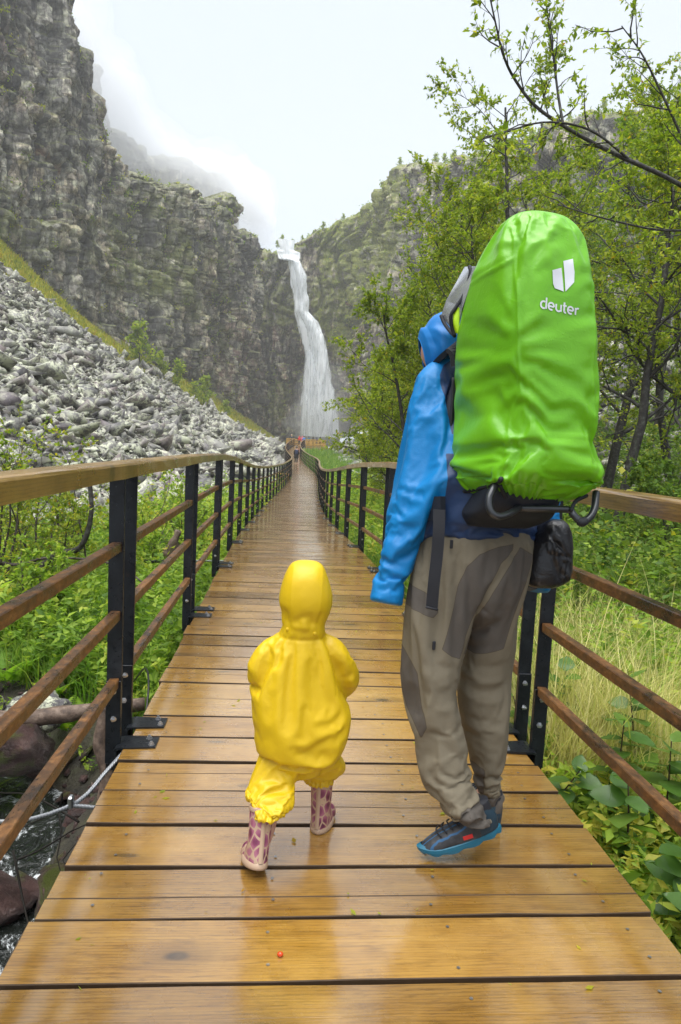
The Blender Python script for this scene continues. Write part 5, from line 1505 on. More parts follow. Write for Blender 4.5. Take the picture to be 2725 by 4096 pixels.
shrub(406, -2.0, 9.8, 1.25, 'small green shrub seen right of the near left posts', 'leaf_herb', leaf=.05)
shrub(407, -1.5, 11.5, 1.3, 'small shrub behind the rails of the second left section', 'leaf_herb', leaf=.05)
shrub(408, -1.7, 14.5, 1.3, 'small shrub behind the rails of the third left section', 'leaf_herb', leaf=.06)
shrub(409, -2.4, 6.9, 1.0, 'low leafy shrub under the bare crooked branch', 'leaf_herb', leaf=.055)
# ------------------------------------------------------------------ the child in yellow rainwear
def m_rainwear():
    m = NT('yellow_rainwear'); v = m.coord(); n = m.noise(v, 6, 4, .6)
    m.base(m.mix(n, (.60, .395, .001), (.69, .465, .003))); m.set(Roughness=.5)
    m.b.inputs['Specular IOR Level'].default_value = .5
    m.b.inputs['Coat Weight'].default_value = .05; m.b.inputs['Coat Roughness'].default_value = .2
    m.b.inputs['Subsurface Weight'].default_value = 0
    m.to(m.bump(m.math('ADD', m.noise(v, 16, 3, .55), m.math('MULTIPLY', m.noise(v, 700, 2, .5), .05)), .25, .012), 'Normal')
    return m.m
M['rain'] = m_rainwear()
def c1(x, y, Y=2.14):
    """seam and fold marks were read off on a 0.5515 px grid; turned into metres on the figure's own plane"""
    return (0.089 + (x - 590) * .000446 * Y / 2.14 + (y - 600) * -.0000085, .705 - (y - 600) * .000459 * Y / 2.14)
def fold(x0, y0, x1, y1, w, a, bend=0.0, Y=2.14):
    p, q = c1(x0, y0, Y), c1(x1, y1, Y); return (p[0], p[1], q[0], q[1], w, a, bend)

child = obj('person', skin_mesh(
    [(.089, 2.17, .34), (.089, 2.17, .50), (.089, 2.16, .63), (.089, 2.15, .71), (.089, 2.16, .80), (.089, 2.16, .87),
     (.0, 2.16, .635), (-.045, 2.17, .56), (.0, 2.29, .53), (.03, 2.34, .54), (.18, 2.16, .635), (.235, 2.18, .57), (.19, 2.30, .53), (.155, 2.35, .54),
     (.05, 2.15, .31), (.02, 2.12, .19), (.0, 2.02, .10), (-.02, 2.03, .03), (.14, 2.17, .31), (.165, 2.22, .19), (.17, 2.22, .07), (.19, 2.30, .04),
     (.045, 2.365, .55), (.055, 2.37, .535), (.05, 2.365, .52), (.04, 2.355, .505), (.03, 2.36, .565), (.14, 2.375, .55), (.13, 2.38, .535), (.135, 2.375, .52), (.145, 2.365, .505), (.155, 2.37, .565),
     (.089, 2.245, .80)],
    [(0, 1), (1, 2), (2, 3), (3, 4), (4, 5), (2, 6), (6, 7), (7, 8), (8, 9), (2, 10), (10, 11), (11, 12), (12, 13), (0, 14), (14, 15), (15, 16), (16, 17), (0, 18), (18, 19), (19, 20), (20, 21),
     (9, 22), (9, 23), (9, 24), (9, 25), (9, 26), (13, 27), (13, 28), (13, 29), (13, 30), (13, 31), (4, 32)],
    [.075, .07, .07, .03, .06, .045, .03, .02, .016, .016, .03, .02, .016, .016, .045, .03, .022, .018, .045, .03, .022, .018] + [.006] * 10 + [.012], 2), M['skin'],
    label='small child in yellow rainwear seen from behind, striding forward with bent arms', cat='person')

# jacket: torso, hood, two sleeves grown into one cloth surface
torso = loft([(.086, 2.15, .715, .060, .055), (.084, 2.15, .695, .078, .066), (.080, 2.15, .672, .108, .082), (.078, 2.15, .632, .122, .094), (.078, 2.15, .568, .134, .105), (.079, 2.15, .523, .138, .112), (.091, 2.15, .454, .146, .122), (.091, 2.15, .384, .143, .124), (.088, 2.15, .337, .131, .118), (.083, 2.145, .300, .110, .104), (.078, 2.145, .285, .09, .09)], 40, 60, 2.35)
hood_ = loft([(.089, 2.15, .936, .030, .030), (.089, 2.15, .929, .048, .052), (.089, 2.15, .914, .058, .070), (.089, 2.152, .885, .070, .088), (.091, 2.155, .840, .083, .098), (.091, 2.158, .804, .087, .100), (.092, 2.158, .773, .079, .094), (.089, 2.155, .741, .069, .082), (.087, 2.15, .712, .064, .070), (.087, 2.15, .690, .066, .070)], 40, 50, 2.5)
armL = tube(spline(np.array([(.02, 2.155, .655), (-.012, 2.15, .640), (-.040, 2.148, .605), (-.045, 2.165, .572), (-.030, 2.21, .548), (-.01, 2.27, .535), (.005, 2.31, .535)]), 26), spline(np.array([[.040], [.047], [.046], [.043], [.038], [.034], [.033]]), 26)[:, 0], 22)
armR = tube(spline(np.array([(.150, 2.155, .655), (.185, 2.155, .648), (.215, 2.165, .615), (.232, 2.185, .575), (.230, 2.21, .545), (.205, 2.27, .530), (.180, 2.32, .535)]), 26), spline(np.array([[.040], [.044], [.043], [.045], [.042], [.036], [.034]]), 26)[:, 0], 22)
V, F, E = remesh([torso, hood_, armL, armR], .0105)
V = lap(V, E, 3, .5); N = vnormals(V, F)
FO = [fold(500, 760, 380, 980, .022, -.006, .1), fold(700, 640, 560, 660, .012, -.004), fold(560, 640, 640, 720, .012, .004), fold(640, 820, 820, 1000, .030, -.007, -.08), fold(560, 980, 780, 1160, .035, .004),
      fold(690, 1130, 860, 1080, .014, -.007, -.1), fold(700, 1200, 870, 1150, .013, .006, -.1), fold(660, 1300, 840, 1190, .016, -.007, .08), fold(560, 1230, 760, 1390, .02, .005, .15), fold(640, 1260, 700, 1330, .014, -.005),
      fold(250, 1060, 270, 1400, .016, -.006, .08), fold(225, 1000, 300, 1180, .014, .005), fold(280, 930, 215, 960, .010, -.008), fold(300, 980, 240, 1010, .010, .006), fold(350, 700, 260, 900, .012, -.004, .12),
      fold(170, 830, 250, 930, .011, -.006, .1), fold(190, 780, 280, 880, .013, .005), fold(780, 700, 840, 900, .012, -.005, .1), fold(900, 760, 850, 850, .010, -.006), fold(960, 830, 900, 880, .009, -.007, .2), fold(930, 870, 960, 960, .010, .006, .2), fold(860, 960, 950, 980, .008, -.005),
      fold(880, 700, 930, 800, .012, .005), fold(330, 1430, 560, 1470, .02, -.004, .1), fold(380, 1180, 520, 1330, .04, -.004), fold(420, 1050, 600, 1060, .03, .003),
      fold(520, 500, 580, 440, .009, -.005), fold(600, 430, 640, 520, .010, -.006, .1), fold(560, 470, 600, 540, .009, .005), fold(440, 410, 470, 520, .010, -.005), fold(700, 420, 680, 520, .010, -.005), fold(420, 480, 440, 540, .008, .004), fold(500, 520, 640, 530, .008, .003),
      # seams
      fold(490, 110, 480, 300, .003, .0012, -.02), fold(480, 300, 495, 545, .003, .0012), fold(693, 110, 688, 300, .003, .0012), fold(688, 300, 640, 545, .003, .0012, .05),
      fold(430, 590, 300, 730, .003, -.0022, -.12), fold(300, 730, 262, 930, .003, -.0022, -.06), fold(700, 600, 790, 760, .003, -.0022, .1), fold(790, 760, 845, 1020, .003, -.0022, .05)]
SEAM = [q for q in FO if q[4] <= .004]; FO = [(*q[:4], q[4] * 1.1, q[5] * (1.5 if q[1] > .72 else .9), q[6]) for q in FO if q[4] > .004]
V = strokes(V, N, FO)
pin = np.maximum(np.clip((V[:, 2] - .69) / .02, 0, 1), np.clip((V[:, 1] - 2.25) / .03, 0, 1))
pin = np.maximum(pin, .25 * np.exp(-((V[:, 2] - .29) / .02) ** 2))
V = drape(V, F, pin, grow=.10, frames=20, bend=2.2, grav=.35, inner=.020, stiff=25)
V, F = subdiv(V, F); N = vnormals(V, F); V = strokes(V, N, SEAM)
collar = np.exp(-((V[:, 2] - .716) / .014) ** 2) * (np.abs(V[:, 0] - .088) < .085)
V = V + N * (collar * .0035)[:, None]
groove = np.exp(-((V[:, 2] - .697) / .005) ** 2) * (np.abs(V[:, 0] - .088) < .085)
V = V - N * (groove * .0035)[:, None]
me = npmesh('rain_jacket', V, F, True)
jacket_c = obj('rain_jacket', me, M['rain'], parent=child)
# snap buttons on the hood collar and curved back tail of the jacket
Fq = BVHTree.FromPolygons([tuple(v) for v in V.tolist()], F.tolist())
for bx, by in ((470, 553), (660, 568)):
    x, z = c1(bx, by); h = Fq.ray_cast(Vector((x, 1.6, z)), Vector((0, 1, 0)))
    v_, f_ = tube(np.array([(x, h[0].y - .0035, z), (x, h[0].y - .002, z), (x, h[0].y + .004, z)]), [.0045, .006, .006], 12); obj('snap_button', npmesh('snap_button', v_, f_, True), M['rain'], parent=jacket_c)
# trousers
hipc = loft([(.088, 2.15, .40, .115, .10), (.088, 2.15, .33, .112, .10), (.090, 2.15, .285, .098, .092), (.095, 2.15, .25, .07, .07)], 32, 30)
legL = loft([(.036, 2.135, .31, .064, .068), (.026, 2.125, .275, .066, .066), (.014, 2.10, .250, .078, .068), (.004, 2.065, .222, .090, .070), (.006, 2.034, .202, .078, .072), (.004, 2.012, .184, .060, .064), (.002, 2.002, .168, .051, .055)], 32, 44)
legR = loft([(.142, 2.16, .315, .062, .068), (.156, 2.175, .272, .072, .070), (.166, 2.195, .243, .076, .066), (.168, 2.205, .215, .060, .058), (.168, 2.21, .188, .052, .052), (.168, 2.212, .166, .046, .046)], 32, 40)
V, F, E = remesh([hipc, legL, legR], .0085)
V = lap(V, E, 3, .5); N = vnormals(V, F)
FO = [fold(250, 1640, 520, 1560, .012, -.006, .1), fold(270, 1690, 430, 1580, .010, .006), fold(140, 1730, 330, 1750, .014, -.008, .15), fold(180, 1790, 330, 1800, .011, .007), fold(330, 1680, 520, 1600, .010, -.007, .1), fold(470, 1720, 530, 1800, .012, -.007), fold(420, 1750, 500, 1830, .010, .006),
      fold(290, 1760, 250, 1850, .009, -.005), fold(340, 1770, 330, 1860, .009, .005), fold(400, 1760, 410, 1850, .009, -.005), fold(620, 1520, 830, 1480, .012, -.006, .1), fold(640, 1570, 840, 1570, .012, .006), fold(600, 1620, 760, 1600, .010, -.006, -.2), fold(690, 1610, 790, 1640, .01, .005)]
V = strokes(V, N, FO)
lft = V[:, 0] < .088
pin = np.maximum(np.clip((V[:, 2] - .31) / .03, 0, 1), np.where(lft, np.clip((.182 - V[:, 2]) / .012, 0, 1), np.clip((.182 - V[:, 2]) / .012, 0, 1)))
V = drape(V, F, pin, grow=.16, frames=18, bend=4, grav=.5, inner=.016, stiff=22)
V, F = subdiv(V, F); N = vnormals(V, F)
for cx, cz0, cz1, cy in ((.003, .166, .196, 2.01), (.168, .163, .195, 2.212)):      # gathered elastic cuffs
    a = np.arctan2(V[:, 1] - cy, V[:, 0] - cx); near_c = (np.abs(V[:, 0] - cx) < .075)
    wgt = np.clip((cz1 + .012 - V[:, 2]) / .03, 0, 1) * near_c * (V[:, 2] < cz1 + .02)
    V = V + N * (np.sin(a * 17 + 2 * np.sin(a * 3)) * .0028 * wgt)[:, None]
obj('rain_trousers', npmesh('rain_trousers', V, F, True), M['rain'], parent=child)

def m_boot():
    m = NT('patterned_boot'); v = m.coord('Object', (1, 1, .8))
    e = m.voro(v, 36, 'DISTANCE_TO_EDGE'); d = m.voro(v, 36, 'F1')
    n = m.noise(v, 90, 3)
    pet = m.ramp(m.math('ADD', d, m.math('MULTIPLY', n, .25)), [(.25, (.10, .018, .05)), (.5, (.22, .05, .11)), (.75, (.36, .13, .19))])
    beige = (.48, .34, .23)
    m.base(m.mix(m.step(e, .05, .09), beige, pet)); m.set(Roughness=.4)
    return m.m
M['boot'] = m_boot(); M['boot_sole'] = plain('beige_rubber', (.46, .32, .22), .5, var=.12); M['sock'] = plain('black_sock', (.012, .012, .014), .8)
def boot(mat4, nm):
    """rubber boot in its own frame: heel at origin, toe to +Y, up +Z"""
    shaft = loft([(0, .034, .172, .037, .040), (0, .034, .12, .035, .039), (0, .035, .075, .033, .040), (0, .044, .045, .033, .050), (0, .056, .02, .034, .064), (0, .060, .008, .034, .068)], 26, 34)
    toe = loft([(0, .10, .052, .018, .02), (0, .10, .042, .028, .036), (0, .10, .024, .034, .046), (0, .098, .008, .035, .05)], 26, 20)
    V, F, E = remesh([shaft, toe], .004); V = lap(V, E, 4)
    r_ = obj(nm, npmesh(nm, V, F, True), M['boot'], parent=child); r_.matrix_local = mat4
    a = np.linspace(0, 2 * np.pi, 36, endpoint=False); P0 = np.stack([np.sin(a) * (.037 + .004 * np.cos(a)), .07 - np.cos(a) * .078], 1)
    Vs = np.concatenate([np.c_[P0 * 1.0, np.full(36, -.002)], np.c_[P0 * 1.02 - [0, .0014], np.full(36, .004)], np.c_[P0 * 1.0, np.full(36, .018)], np.c_[P0 * .9 + [0, .007], np.full(36, .020)]])
    Fs = [[i * 36 + j, i * 36 + (j + 1) % 36, (i + 1) * 36 + (j + 1) % 36, (i + 1) * 36 + j] for i in range(3) for j in range(36)] + [list(range(36))[::-1]]
    obj('sole', npmesh('sole', Vs, Fs, True), M['boot_sole'], parent=r_)
    st = [(0, -.0065, .17), (0, -.0055, .12), (0, -.0050, .075), (0, -.0065, .045), (0, -.0085, .018)]
    Q = spline(np.array(st), 16); Vb = np.concatenate([Q + [-.0075, .002, 0], Q + [-.006, -.002, 0], Q + [.006, -.002, 0], Q + [.0075, .002, 0]]); n = 16
    obj('heel_strip', npmesh('heel_strip', Vb, [[q * n + i, (q + 1) * n + i, (q + 1) * n + i + 1, q * n + i + 1] for q in range(3) for i in range(n - 1)], True), M['boot_sole'], parent=r_)
    v_, f_ = loft([(0, .034, .140, .032, .035), (0, .034, .160, .032, .035), (0, .034, .168, .031, .034)], 24, 10); obj('boot_lining', npmesh('boot_lining', v_, f_, True), M['sock'], parent=r_)
    v_, f_ = loft([(0, .034, .158, .0378, .0410), (0, .034, .162, .0386, .0416), (0, .034, .168, .0386, .0416), (0, .034, .171, .0378, .041)], 24, 8); obj('top_rim', npmesh('top_rim', v_, f_, True), M['boot_sole'], parent=r_)
boot(Matrix.Translation((.166, 2.185, .002)) @ Matrix.Rotation(R_(-20), 4, 'Z'), 'boot')
# trailing foot: up on its toe, heel lifted, seen from behind
boot(Matrix.Translation((-.020, 1.938, .034)) @ Matrix.Rotation(R_(14), 4, 'Z') @ Matrix.Rotation(R_(7), 4, 'Y') @ Matrix.Rotation(R_(-15), 4, 'X'), 'boot')
# ------------------------------------------------------------------ the adult hiker
def m_cloth(name, a, b, rough=.55, weave=500, bump=.15, coat=0.0, dirt=None):
    m = NT(name); v = m.coord(); n = m.noise(v, 5, 5, .6)
    c = m.mix(n, a, b)
    if dirt: c = m.mix(m.math('MULTIPLY', m.step(m.noise(v, 4.5, 6, .7), .55, .7), .5), c, dirt)
    m.base(c); m.set(Roughness=rough); m.b.inputs['Coat Weight'].default_value = coat; m.b.inputs['Coat Roughness'].default_value = .3
    m.b.inputs['Specular IOR Level'].default_value = .35
    m.to(m.bump(m.math('ADD', m.noise(v, 30, 4, .6), m.math('MULTIPLY', m.noise(v, weave, 2, .5), .25)), bump, .006), 'Normal')
    return m.m
M['blue'] = m_cloth('blue_shell', (.001, .115, .36), (.002, .16, .46), .48, coat=.05)
M['navy'] = m_cloth('navy_shell', (.010, .028, .085), (.018, .050, .13), .5)
M['khaki'] = m_cloth('khaki_cotton', (.17, .145, .10), (.235, .205, .15), .8, bump=.25, dirt=(.12, .10, .07))
M['umber'] = m_cloth('grey_brown_panels', (.060, .052, .047), (.085, .075, .068), .8, bump=.25)
def m_two(name, a0, a1, b0, b1, rough, coat=0.0, stitch=False):
    m = NT(name); v = m.coord(); n = m.noise(v, 5, 5, .6); p = m.attr('panel')
    c = m.mix(m.step(p, .46, .54), m.mix(n, a0, a1), m.mix(n, b0, b1))
    c = m.mix(m.math('MULTIPLY', m.step(m.noise(v, 4.5, 6, .7), .55, .7), .3), c, m.mix(.5, c, (.05, .04, .03)))
    if stitch:
        e = m.math('ABSOLUTE', m.math('SUBTRACT', p, .5)); line = m.step(e, .06, .02); c = m.mix(m.math('MULTIPLY', line, .6), c, (.05, .035, .02))
    m.base(c); m.set(Roughness=rough); m.b.inputs['Coat Weight'].default_value = coat; m.b.inputs['Coat Roughness'].default_value = .3
    m.b.inputs['Specular IOR Level'].default_value = .3
    m.to(m.bump(m.math('ADD', m.noise(v, 28, 5, .6), m.math('MULTIPLY', m.noise(v, 450, 2, .5), .25)), .3, .007), 'Normal')
    return m.m
M['trouser_cloth'] = m_two('hiking_trouser_cloth', (.13, .11, .076), (.19, .165, .117), (.072, .063, .054), (.108, .095, .082), .85, stitch=True)
M['jacket_cloth'] = m_two('jacket_shell', (.001, .14, .38), (.002, .19, .48), (.010, .026, .08), (.018, .046, .12), .48, .06)
M['strap'] = plain('black_webbing', (.010, .011, .016), .7)
M['black_mesh'] = plain('black_mesh_foam', (.014, .015, .018), .8, bump=.6, bscale=250)

adult = obj('person', skin_mesh(
    [(.65, 2.22, .98), (.66, 2.28, 1.18), (.67, 2.33, 1.40), (.63, 2.36, 1.55), (.560, 2.405, 1.645), (.555, 2.41, 1.72),
     (.50, 2.33, 1.47), (.455, 2.26, 1.22), (.372, 2.20, .97), (.355, 2.17, .86), (.86, 2.36, 1.45), (.93, 2.34, 1.2), (.905, 2.30, 1.0), (.89, 2.26, .94),
     (.56, 2.2, .90), (.515, 2.15, .54), (.585, 2.06, .25), (.63, 2.03, .12), (.74, 2.22, .90), (.72, 2.25, .50), (.785, 2.24, .11), (.76, 2.36, .05),
     (.345, 2.18, .835), (.352, 2.165, .83), (.362, 2.16, .832), (.370, 2.165, .84), (.348, 2.19, .85), (.875, 2.25, .88), (.885, 2.245, .87), (.895, 2.245, .875), (.90, 2.25, .89), (.875, 2.27, .91),
     (.478, 2.442, 1.655), (.49, 2.435, 1.60)],
    [(0, 1), (1, 2), (2, 3), (3, 4), (4, 5), (2, 6), (6, 7), (7, 8), (8, 9), (2, 10), (10, 11), (11, 12), (12, 13), (0, 14), (14, 15), (15, 16), (16, 17), (0, 18), (18, 19), (19, 20), (20, 21),
     (9, 22), (9, 23), (9, 24), (9, 25), (9, 26), (13, 27), (13, 28), (13, 29), (13, 30), (13, 31), (4, 32), (4, 33)],
    [.12, .12, .125, .05, .082, .066, .05, .04, .03, .026, .05, .04, .03, .026, .08, .055, .028, .018, .08, .055, .028, .018] + [.009] * 10 + [.018, .03], 2), M['skin'],
    label='adult hiker in blue hooded jacket and brown trousers carrying the green covered pack', cat='person')

# --- trousers
def c2(x, y, Y): return (.089 - .089 + (x - 0) * .6365 / 1.0, y)
from math import hypot
_R = np.array(cam.matrix_world.to_3x3()); _C = np.array([0, 0, 1.3])
def read_off(x, y, ox, oy, k, Y):
    """a measured spot on the survey picture -> metres on the vertical plane at distance Y"""
    d = _R @ np.array([ox + k * x - 1362.5, 2048. - oy - k * y, -2725.]); q = _C + d * (Y / d[1]); return (q[0], q[2])
def f2(x0, y0, x1, y1, w, a, bend=0.0, Y=2.08):
    p, q = read_off(x0, y0, 1450, 2000, .6365, Y), read_off(x1, y1, 1450, 2000, .6365, Y); return (p[0], p[1], q[0], q[1], w, a, bend)
def f3(x0, y0, x1, y1, w, a, bend=0.0, Y=1.85):
    p, q = read_off(x0, y0, 1450, 800, .6696, Y), read_off(x1, y1, 1450, 800, .6696, Y); return (p[0], p[1], q[0], q[1], w, a, bend)
hips = loft([(.655, 2.24, 1.10, 0.168, .125), (.652, 2.22, 1.04, 0.188, .132), (.650, 2.21, .993, 0.198, .138), (.640, 2.20, .912, 0.199, .140), (.635, 2.20, .85, 0.193, .132), (.635, 2.20, .80, 0.163, .115)], 40, 40, 2.4)
legL = loft([(.560, 2.19, .90, 0.121, .122), (.542, 2.18, .834, 0.122, .122), (.525, 2.17, .732, 0.110, .114), (.513, 2.16, .655, 0.097, .104), (.510, 2.15, .578, 0.084, .096), (.527, 2.13, .502, 0.080, .092), (.549, 2.115, .430, 0.073, .088), (.559, 2.095, .358, 0.073, .084), (.568, 2.075, .288, 0.072, .080), (.590, 2.035, .224, 0.067, .088), (.612, 2.03, .186, 0.073, .084), (.640, 2.025, .160, 0.065, .074), (.655, 2.02, .145, 0.057, .066)], 40, 90, 2.3)
legR = loft([(.745, 2.23, .90, 0.098, .12), (.748, 2.235, .830, 0.085, .115), (.729, 2.24, .719, 0.077, .10), (.717, 2.245, .635, 0.071, .092), (.709, 2.25, .579, 0.073, .09), (.716, 2.25, .495, 0.075, .09), (.732, 2.245, .382, 0.063, .082), (.749, 2.24, .268, 0.049, .075), (.759, 2.24, .182, 0.048, .068), (.775, 2.24, .12, 0.041, .062), (.785, 2.24, .05, 0.033, .056)], 40, 80, 2.3)
V, F, E = remesh([hips, legL, legR], .0115)
V = lap(V, E, 2, .5); N = vnormals(V, F)
FO = [f2(540, 470, 600, 640, .014, -.006, .1), f2(560, 620, 640, 730, .014, .005, .1), f2(500, 560, 560, 620, .011, .006), f2(600, 660, 690, 640, .012, -.005, .1), f2(620, 720, 720, 640, .013, .005), f2(700, 420, 780, 560, .016, -.005, .12),
      f2(880, 340, 860, 420, .012, -.006), f2(930, 330, 920, 400, .010, .006), f2(960, 290, 800, 540, .010, -.012, .06), f2(800, 540, 640, 900, .012, -.016, .04), f2(640, 900, 615, 1010, .010, -.014),
      f2(330, 960, 600, 1000, .012, -.008, .08), f2(340, 1010, 610, 1060, .013, .009, .1), f2(400, 990, 600, 1090, .012, -.008, .12), f2(430, 1060, 600, 1110, .010, .007, .1), f2(330, 1110, 560, 1070, .012, -.006, -.1), f2(350, 1150, 590, 1180, .012, .006, -.12),
      f2(480, 1230, 500, 1320, .010, -.004), f2(400, 1340, 620, 1300, .012, -.004, -.08), f2(450, 1580, 640, 1590, .012, .006, -.12), f2(430, 1620, 680, 1640, .011, -.007, -.12), f2(450, 1690, 690, 1670, .012, .008, .1), f2(470, 1750, 700, 1700, .011, -.008, .12), f2(440, 1800, 700, 1740, .013, .009, .12), f2(470, 1850, 720, 1790, .010, -.009, .12), f2(470, 1900, 680, 1850, .011, .008, .1), f2(480, 1950, 650, 1900, .010, -.006), f2(370, 1620, 440, 1760, .012, -.006),
      f2(680, 950, 880, 960, .012, -.007, -.1, 2.16), f2(650, 1010, 900, 1050, .013, .008, -.14, 2.16), f2(650, 1080, 880, 1090, .011, -.007, -.16, 2.16), f2(640, 1140, 890, 1170, .012, .006, -.1, 2.16), f2(680, 1290, 890, 1340, .010, -.005, .05, 2.16), f2(700, 1350, 890, 1390, .010, .005, .05, 2.16), f2(700, 1410, 890, 1470, .010, -.005, .05, 2.16), f2(700, 1700, 880, 1660, .011, -.006, .1, 2.16), f2(720, 1750, 890, 1720, .011, .007, .1, 2.16), f2(740, 1830, 890, 1780, .010, -.007, .1, 2.16), f2(770, 1880, 890, 1840, .010, .006, .1, 2.16),
      f2(700, 560, 980, 600, .014, -.005, .1, 2.14), f2(680, 700, 960, 760, .016, .005, .08, 2.14), f2(700, 880, 900, 860, .014, -.005, .1, 2.14), f2(760, 640, 700, 850, .016, .004, .05, 2.14), f2(300, 420, 420, 470, .010, .004), f2(290, 445, 430, 480, .006, -.006), f2(300, 550, 420, 600, .008, .004)]
V = strokes(V, N, [(*q[:4], q[4], q[5] * .8, q[6]) for q in FO])
lft = V[:, 0] + (V[:, 2] - .2) * .15 < .70
pin = np.maximum(np.clip((V[:, 2] - 1.0) / .03, 0, 1), np.where(lft, np.clip((.175 - V[:, 2]) / .02, 0, 1), np.clip((.085 - V[:, 2]) / .02, 0, 1)))
V = drape(V, F, pin, grow=.09, frames=18, bend=2.5, grav=.6, inner=.018, stiff=25)
V, F = subdiv(V, F); N = vnormals(V, F)
me = npmesh('trousers', V, F, True)
def inside(poly, P):
    x, y = P[:, 0], P[:, 1]; ins = np.zeros(len(P), bool); n = len(poly)
    for i in range(n):
        x0, y0 = poly[i]; x1, y1 = poly[(i + 1) % n]
        if y0 == y1: continue
        c = ((y0 > y) != (y1 > y)) & (x < (x1 - x0) * (y - y0) / (y1 - y0) + x0); ins ^= c
    return ins
def sdist(poly, P):
    """signed distance to an outline, positive inside"""
    d = dist_poly(P[:, 0], P[:, 1], np.array(list(poly) + [poly[0]]))
    return np.where(inside(poly, P), d, -d)
def panel(pts, Y): return np.where(N[:, 1] < .35, sdist([read_off(a, b, 1450, 2000, .6365, Y) for a, b in pts], V[:, [0, 2]]), -.05)
dark = panel([(965, 285), (860, 300), (740, 345), (660, 420), (605, 540), (560, 720), (495, 930), (560, 980), (615, 1003), (640, 940), (655, 860), (740, 680), (800, 550), (880, 400), (960, 320)], 2.07)
for pts, Y in (([(975, 290), (900, 400), (800, 560), (700, 760), (630, 960), (735, 1000), (905, 950), (950, 760), (1010, 560), (1060, 400), (1080, 350)], 2.12),
               ([(245, 900), (290, 980), (345, 1090), (365, 1280), (385, 1400), (360, 1480), (300, 1340), (255, 1150), (225, 960)], 2.09),
               ([(235, 560), (290, 545), (430, 600), (475, 700), (440, 735), (230, 670)], 2.08),
               ([(590, 1905), (700, 1890), (800, 1900), (800, 2040), (590, 2040)], 2.0), ([(690, 1700), (770, 1700), (770, 1880), (740, 1880)], 2.18), ([(770, 1895), (900, 1870), (900, 2030), (770, 2030)], 2.18)):
    dark = np.maximum(dark, panel(pts, Y))
fattr(me, 'panel', np.clip(.5 + dark / .03, 0, 1), 'POINT')
me.materials.append(M['trouser_cloth'])
trousers = obj('trousers', me, None, parent=adult)

# --- jacket: trunk, sleeves
trunk = loft([(.660, 2.24, 1.012, .205, .150), (.658, 2.245, 1.05, .207, .150), (.656, 2.26, 1.12, .200, .148), (.66, 2.29, 1.22, .195, .140), (.665, 2.33, 1.34, .205, .140), (.67, 2.36, 1.45, .205, .130), (.65, 2.37, 1.54, .17, .11), (.61, 2.38, 1.60, .10, .09)], 40, 60, 2.5)
slL = tube(spline(np.array([(.585, 2.345, 1.545), (.530, 2.315, 1.560), (.488, 2.285, 1.520), (.473, 2.265, 1.44), (.466, 2.245, 1.36), (.452, 2.225, 1.275), (.436, 2.205, 1.194), (.420, 2.195, 1.111), (.404, 2.185, 1.045), (.382, 2.175, .966), (.366, 2.165, .894), (.357, 2.155, .85), (.350, 2.145, .806)]), 70), spline(np.array([[.075], [.062], [.062], [.066], [.069], [.068], [.067], [.065], [.061], [.055], [.051], [.053], [.056]]), 70)[:, 0], 30)
slR = tube(spline(np.array([(.76, 2.37, 1.53), (.83, 2.36, 1.50), (.88, 2.36, 1.40), (.92, 2.36, 1.22), (.93, 2.34, 1.08), (.905, 2.28, .96), (.882, 2.24, .845)]), 40), spline(np.array([[.07], [.07], [.068], [.064], [.06], [.055], [.05]]), 40)[:, 0], 26)
V, F, E = remesh([trunk, slL, slR], .0115)
V = lap(V, E, 2, .5); N = vnormals(V, F)
FO = [f3(470, 1230, 400, 1180, .014, -.007, .1, 2.2), f3(500, 1270, 440, 1240, .012, .008, .1, 2.2), f3(480, 1300, 380, 1330, .014, -.005, .1, 2.2), f3(300, 1150, 280, 1400, .02, .004, 0, 2.2), f3(420, 1050, 440, 1250, .016, -.005, 0, 2.2), f3(350, 1400, 300, 1700, .018, -.004, .05, 2.17), f3(440, 1450, 400, 1700, .014, .005, .05, 2.17), f3(250, 1600, 220, 1850, .016, .004, 0, 2.15), f3(380, 1680, 330, 1900, .012, -.005, 0, 2.15), f3(290, 1580, 330, 1660, .012, -.003, 0, 2.17),
      f2(110, 350, 280, 420, .012, -.005, .1, 2.13), f2(100, 430, 270, 460, .012, .006, .12, 2.13), f2(95, 490, 180, 540, .010, -.006, .1, 2.12), f2(110, 520, 250, 520, .010, .006, .1, 2.12), f2(100, 560, 230, 580, .009, -.005, .1, 2.12), f2(60, 600, 255, 640, .005, -.004, .05, 2.1), f2(200, 200, 150, 400, .014, .004, 0, 2.14),
      f2(560, 150, 900, 200, .015, -.004, .05), f2(520, 200, 760, 230, .012, .004), f2(900, 200, 1100, 260, .012, -.004)]
V = strokes(V, N, [(*q[:4], q[4], q[5] * .8, q[6]) for q in FO])
arm = V[:, 0] < .46
pin = np.maximum(np.where(arm, np.clip((.880 - V[:, 2]) / .05, 0, 1), np.clip((1.03 - V[:, 2]) / .02, 0, 1)), np.clip((V[:, 2] - 1.53) / .03, 0, 1))
V = drape(V, F, pin, grow=.085, frames=18, bend=2.5, grav=.5, inner=.016, stiff=25)
V, F = subdiv(V, F); N = vnormals(V, F)
me = npmesh('jacket', V, F, True)
t1 = np.minimum(np.minimum(.205 - np.abs(V[:, 0] - .668), 1.30 - V[:, 2]), V[:, 0] - .452 - .06 * np.clip((V[:, 2] - 1.07) / .06, 0, 1))
t2 = np.where(N[:, 1] < .4, sdist([read_off(a, b, 1450, 800, .6696, 2.22) for a, b in ((500, 980), (560, 940), (640, 940), (640, 1400), (505, 1400), (500, 1250), (468, 1090), (470, 1040))], V[:, [0, 2]]), -.05)
fattr(me, 'panel', np.clip(.5 + np.maximum(t1, t2) / .03, 0, 1), 'POINT'); me.materials.append(M['jacket_cloth'])
obj('jacket', me, None, parent=adult)

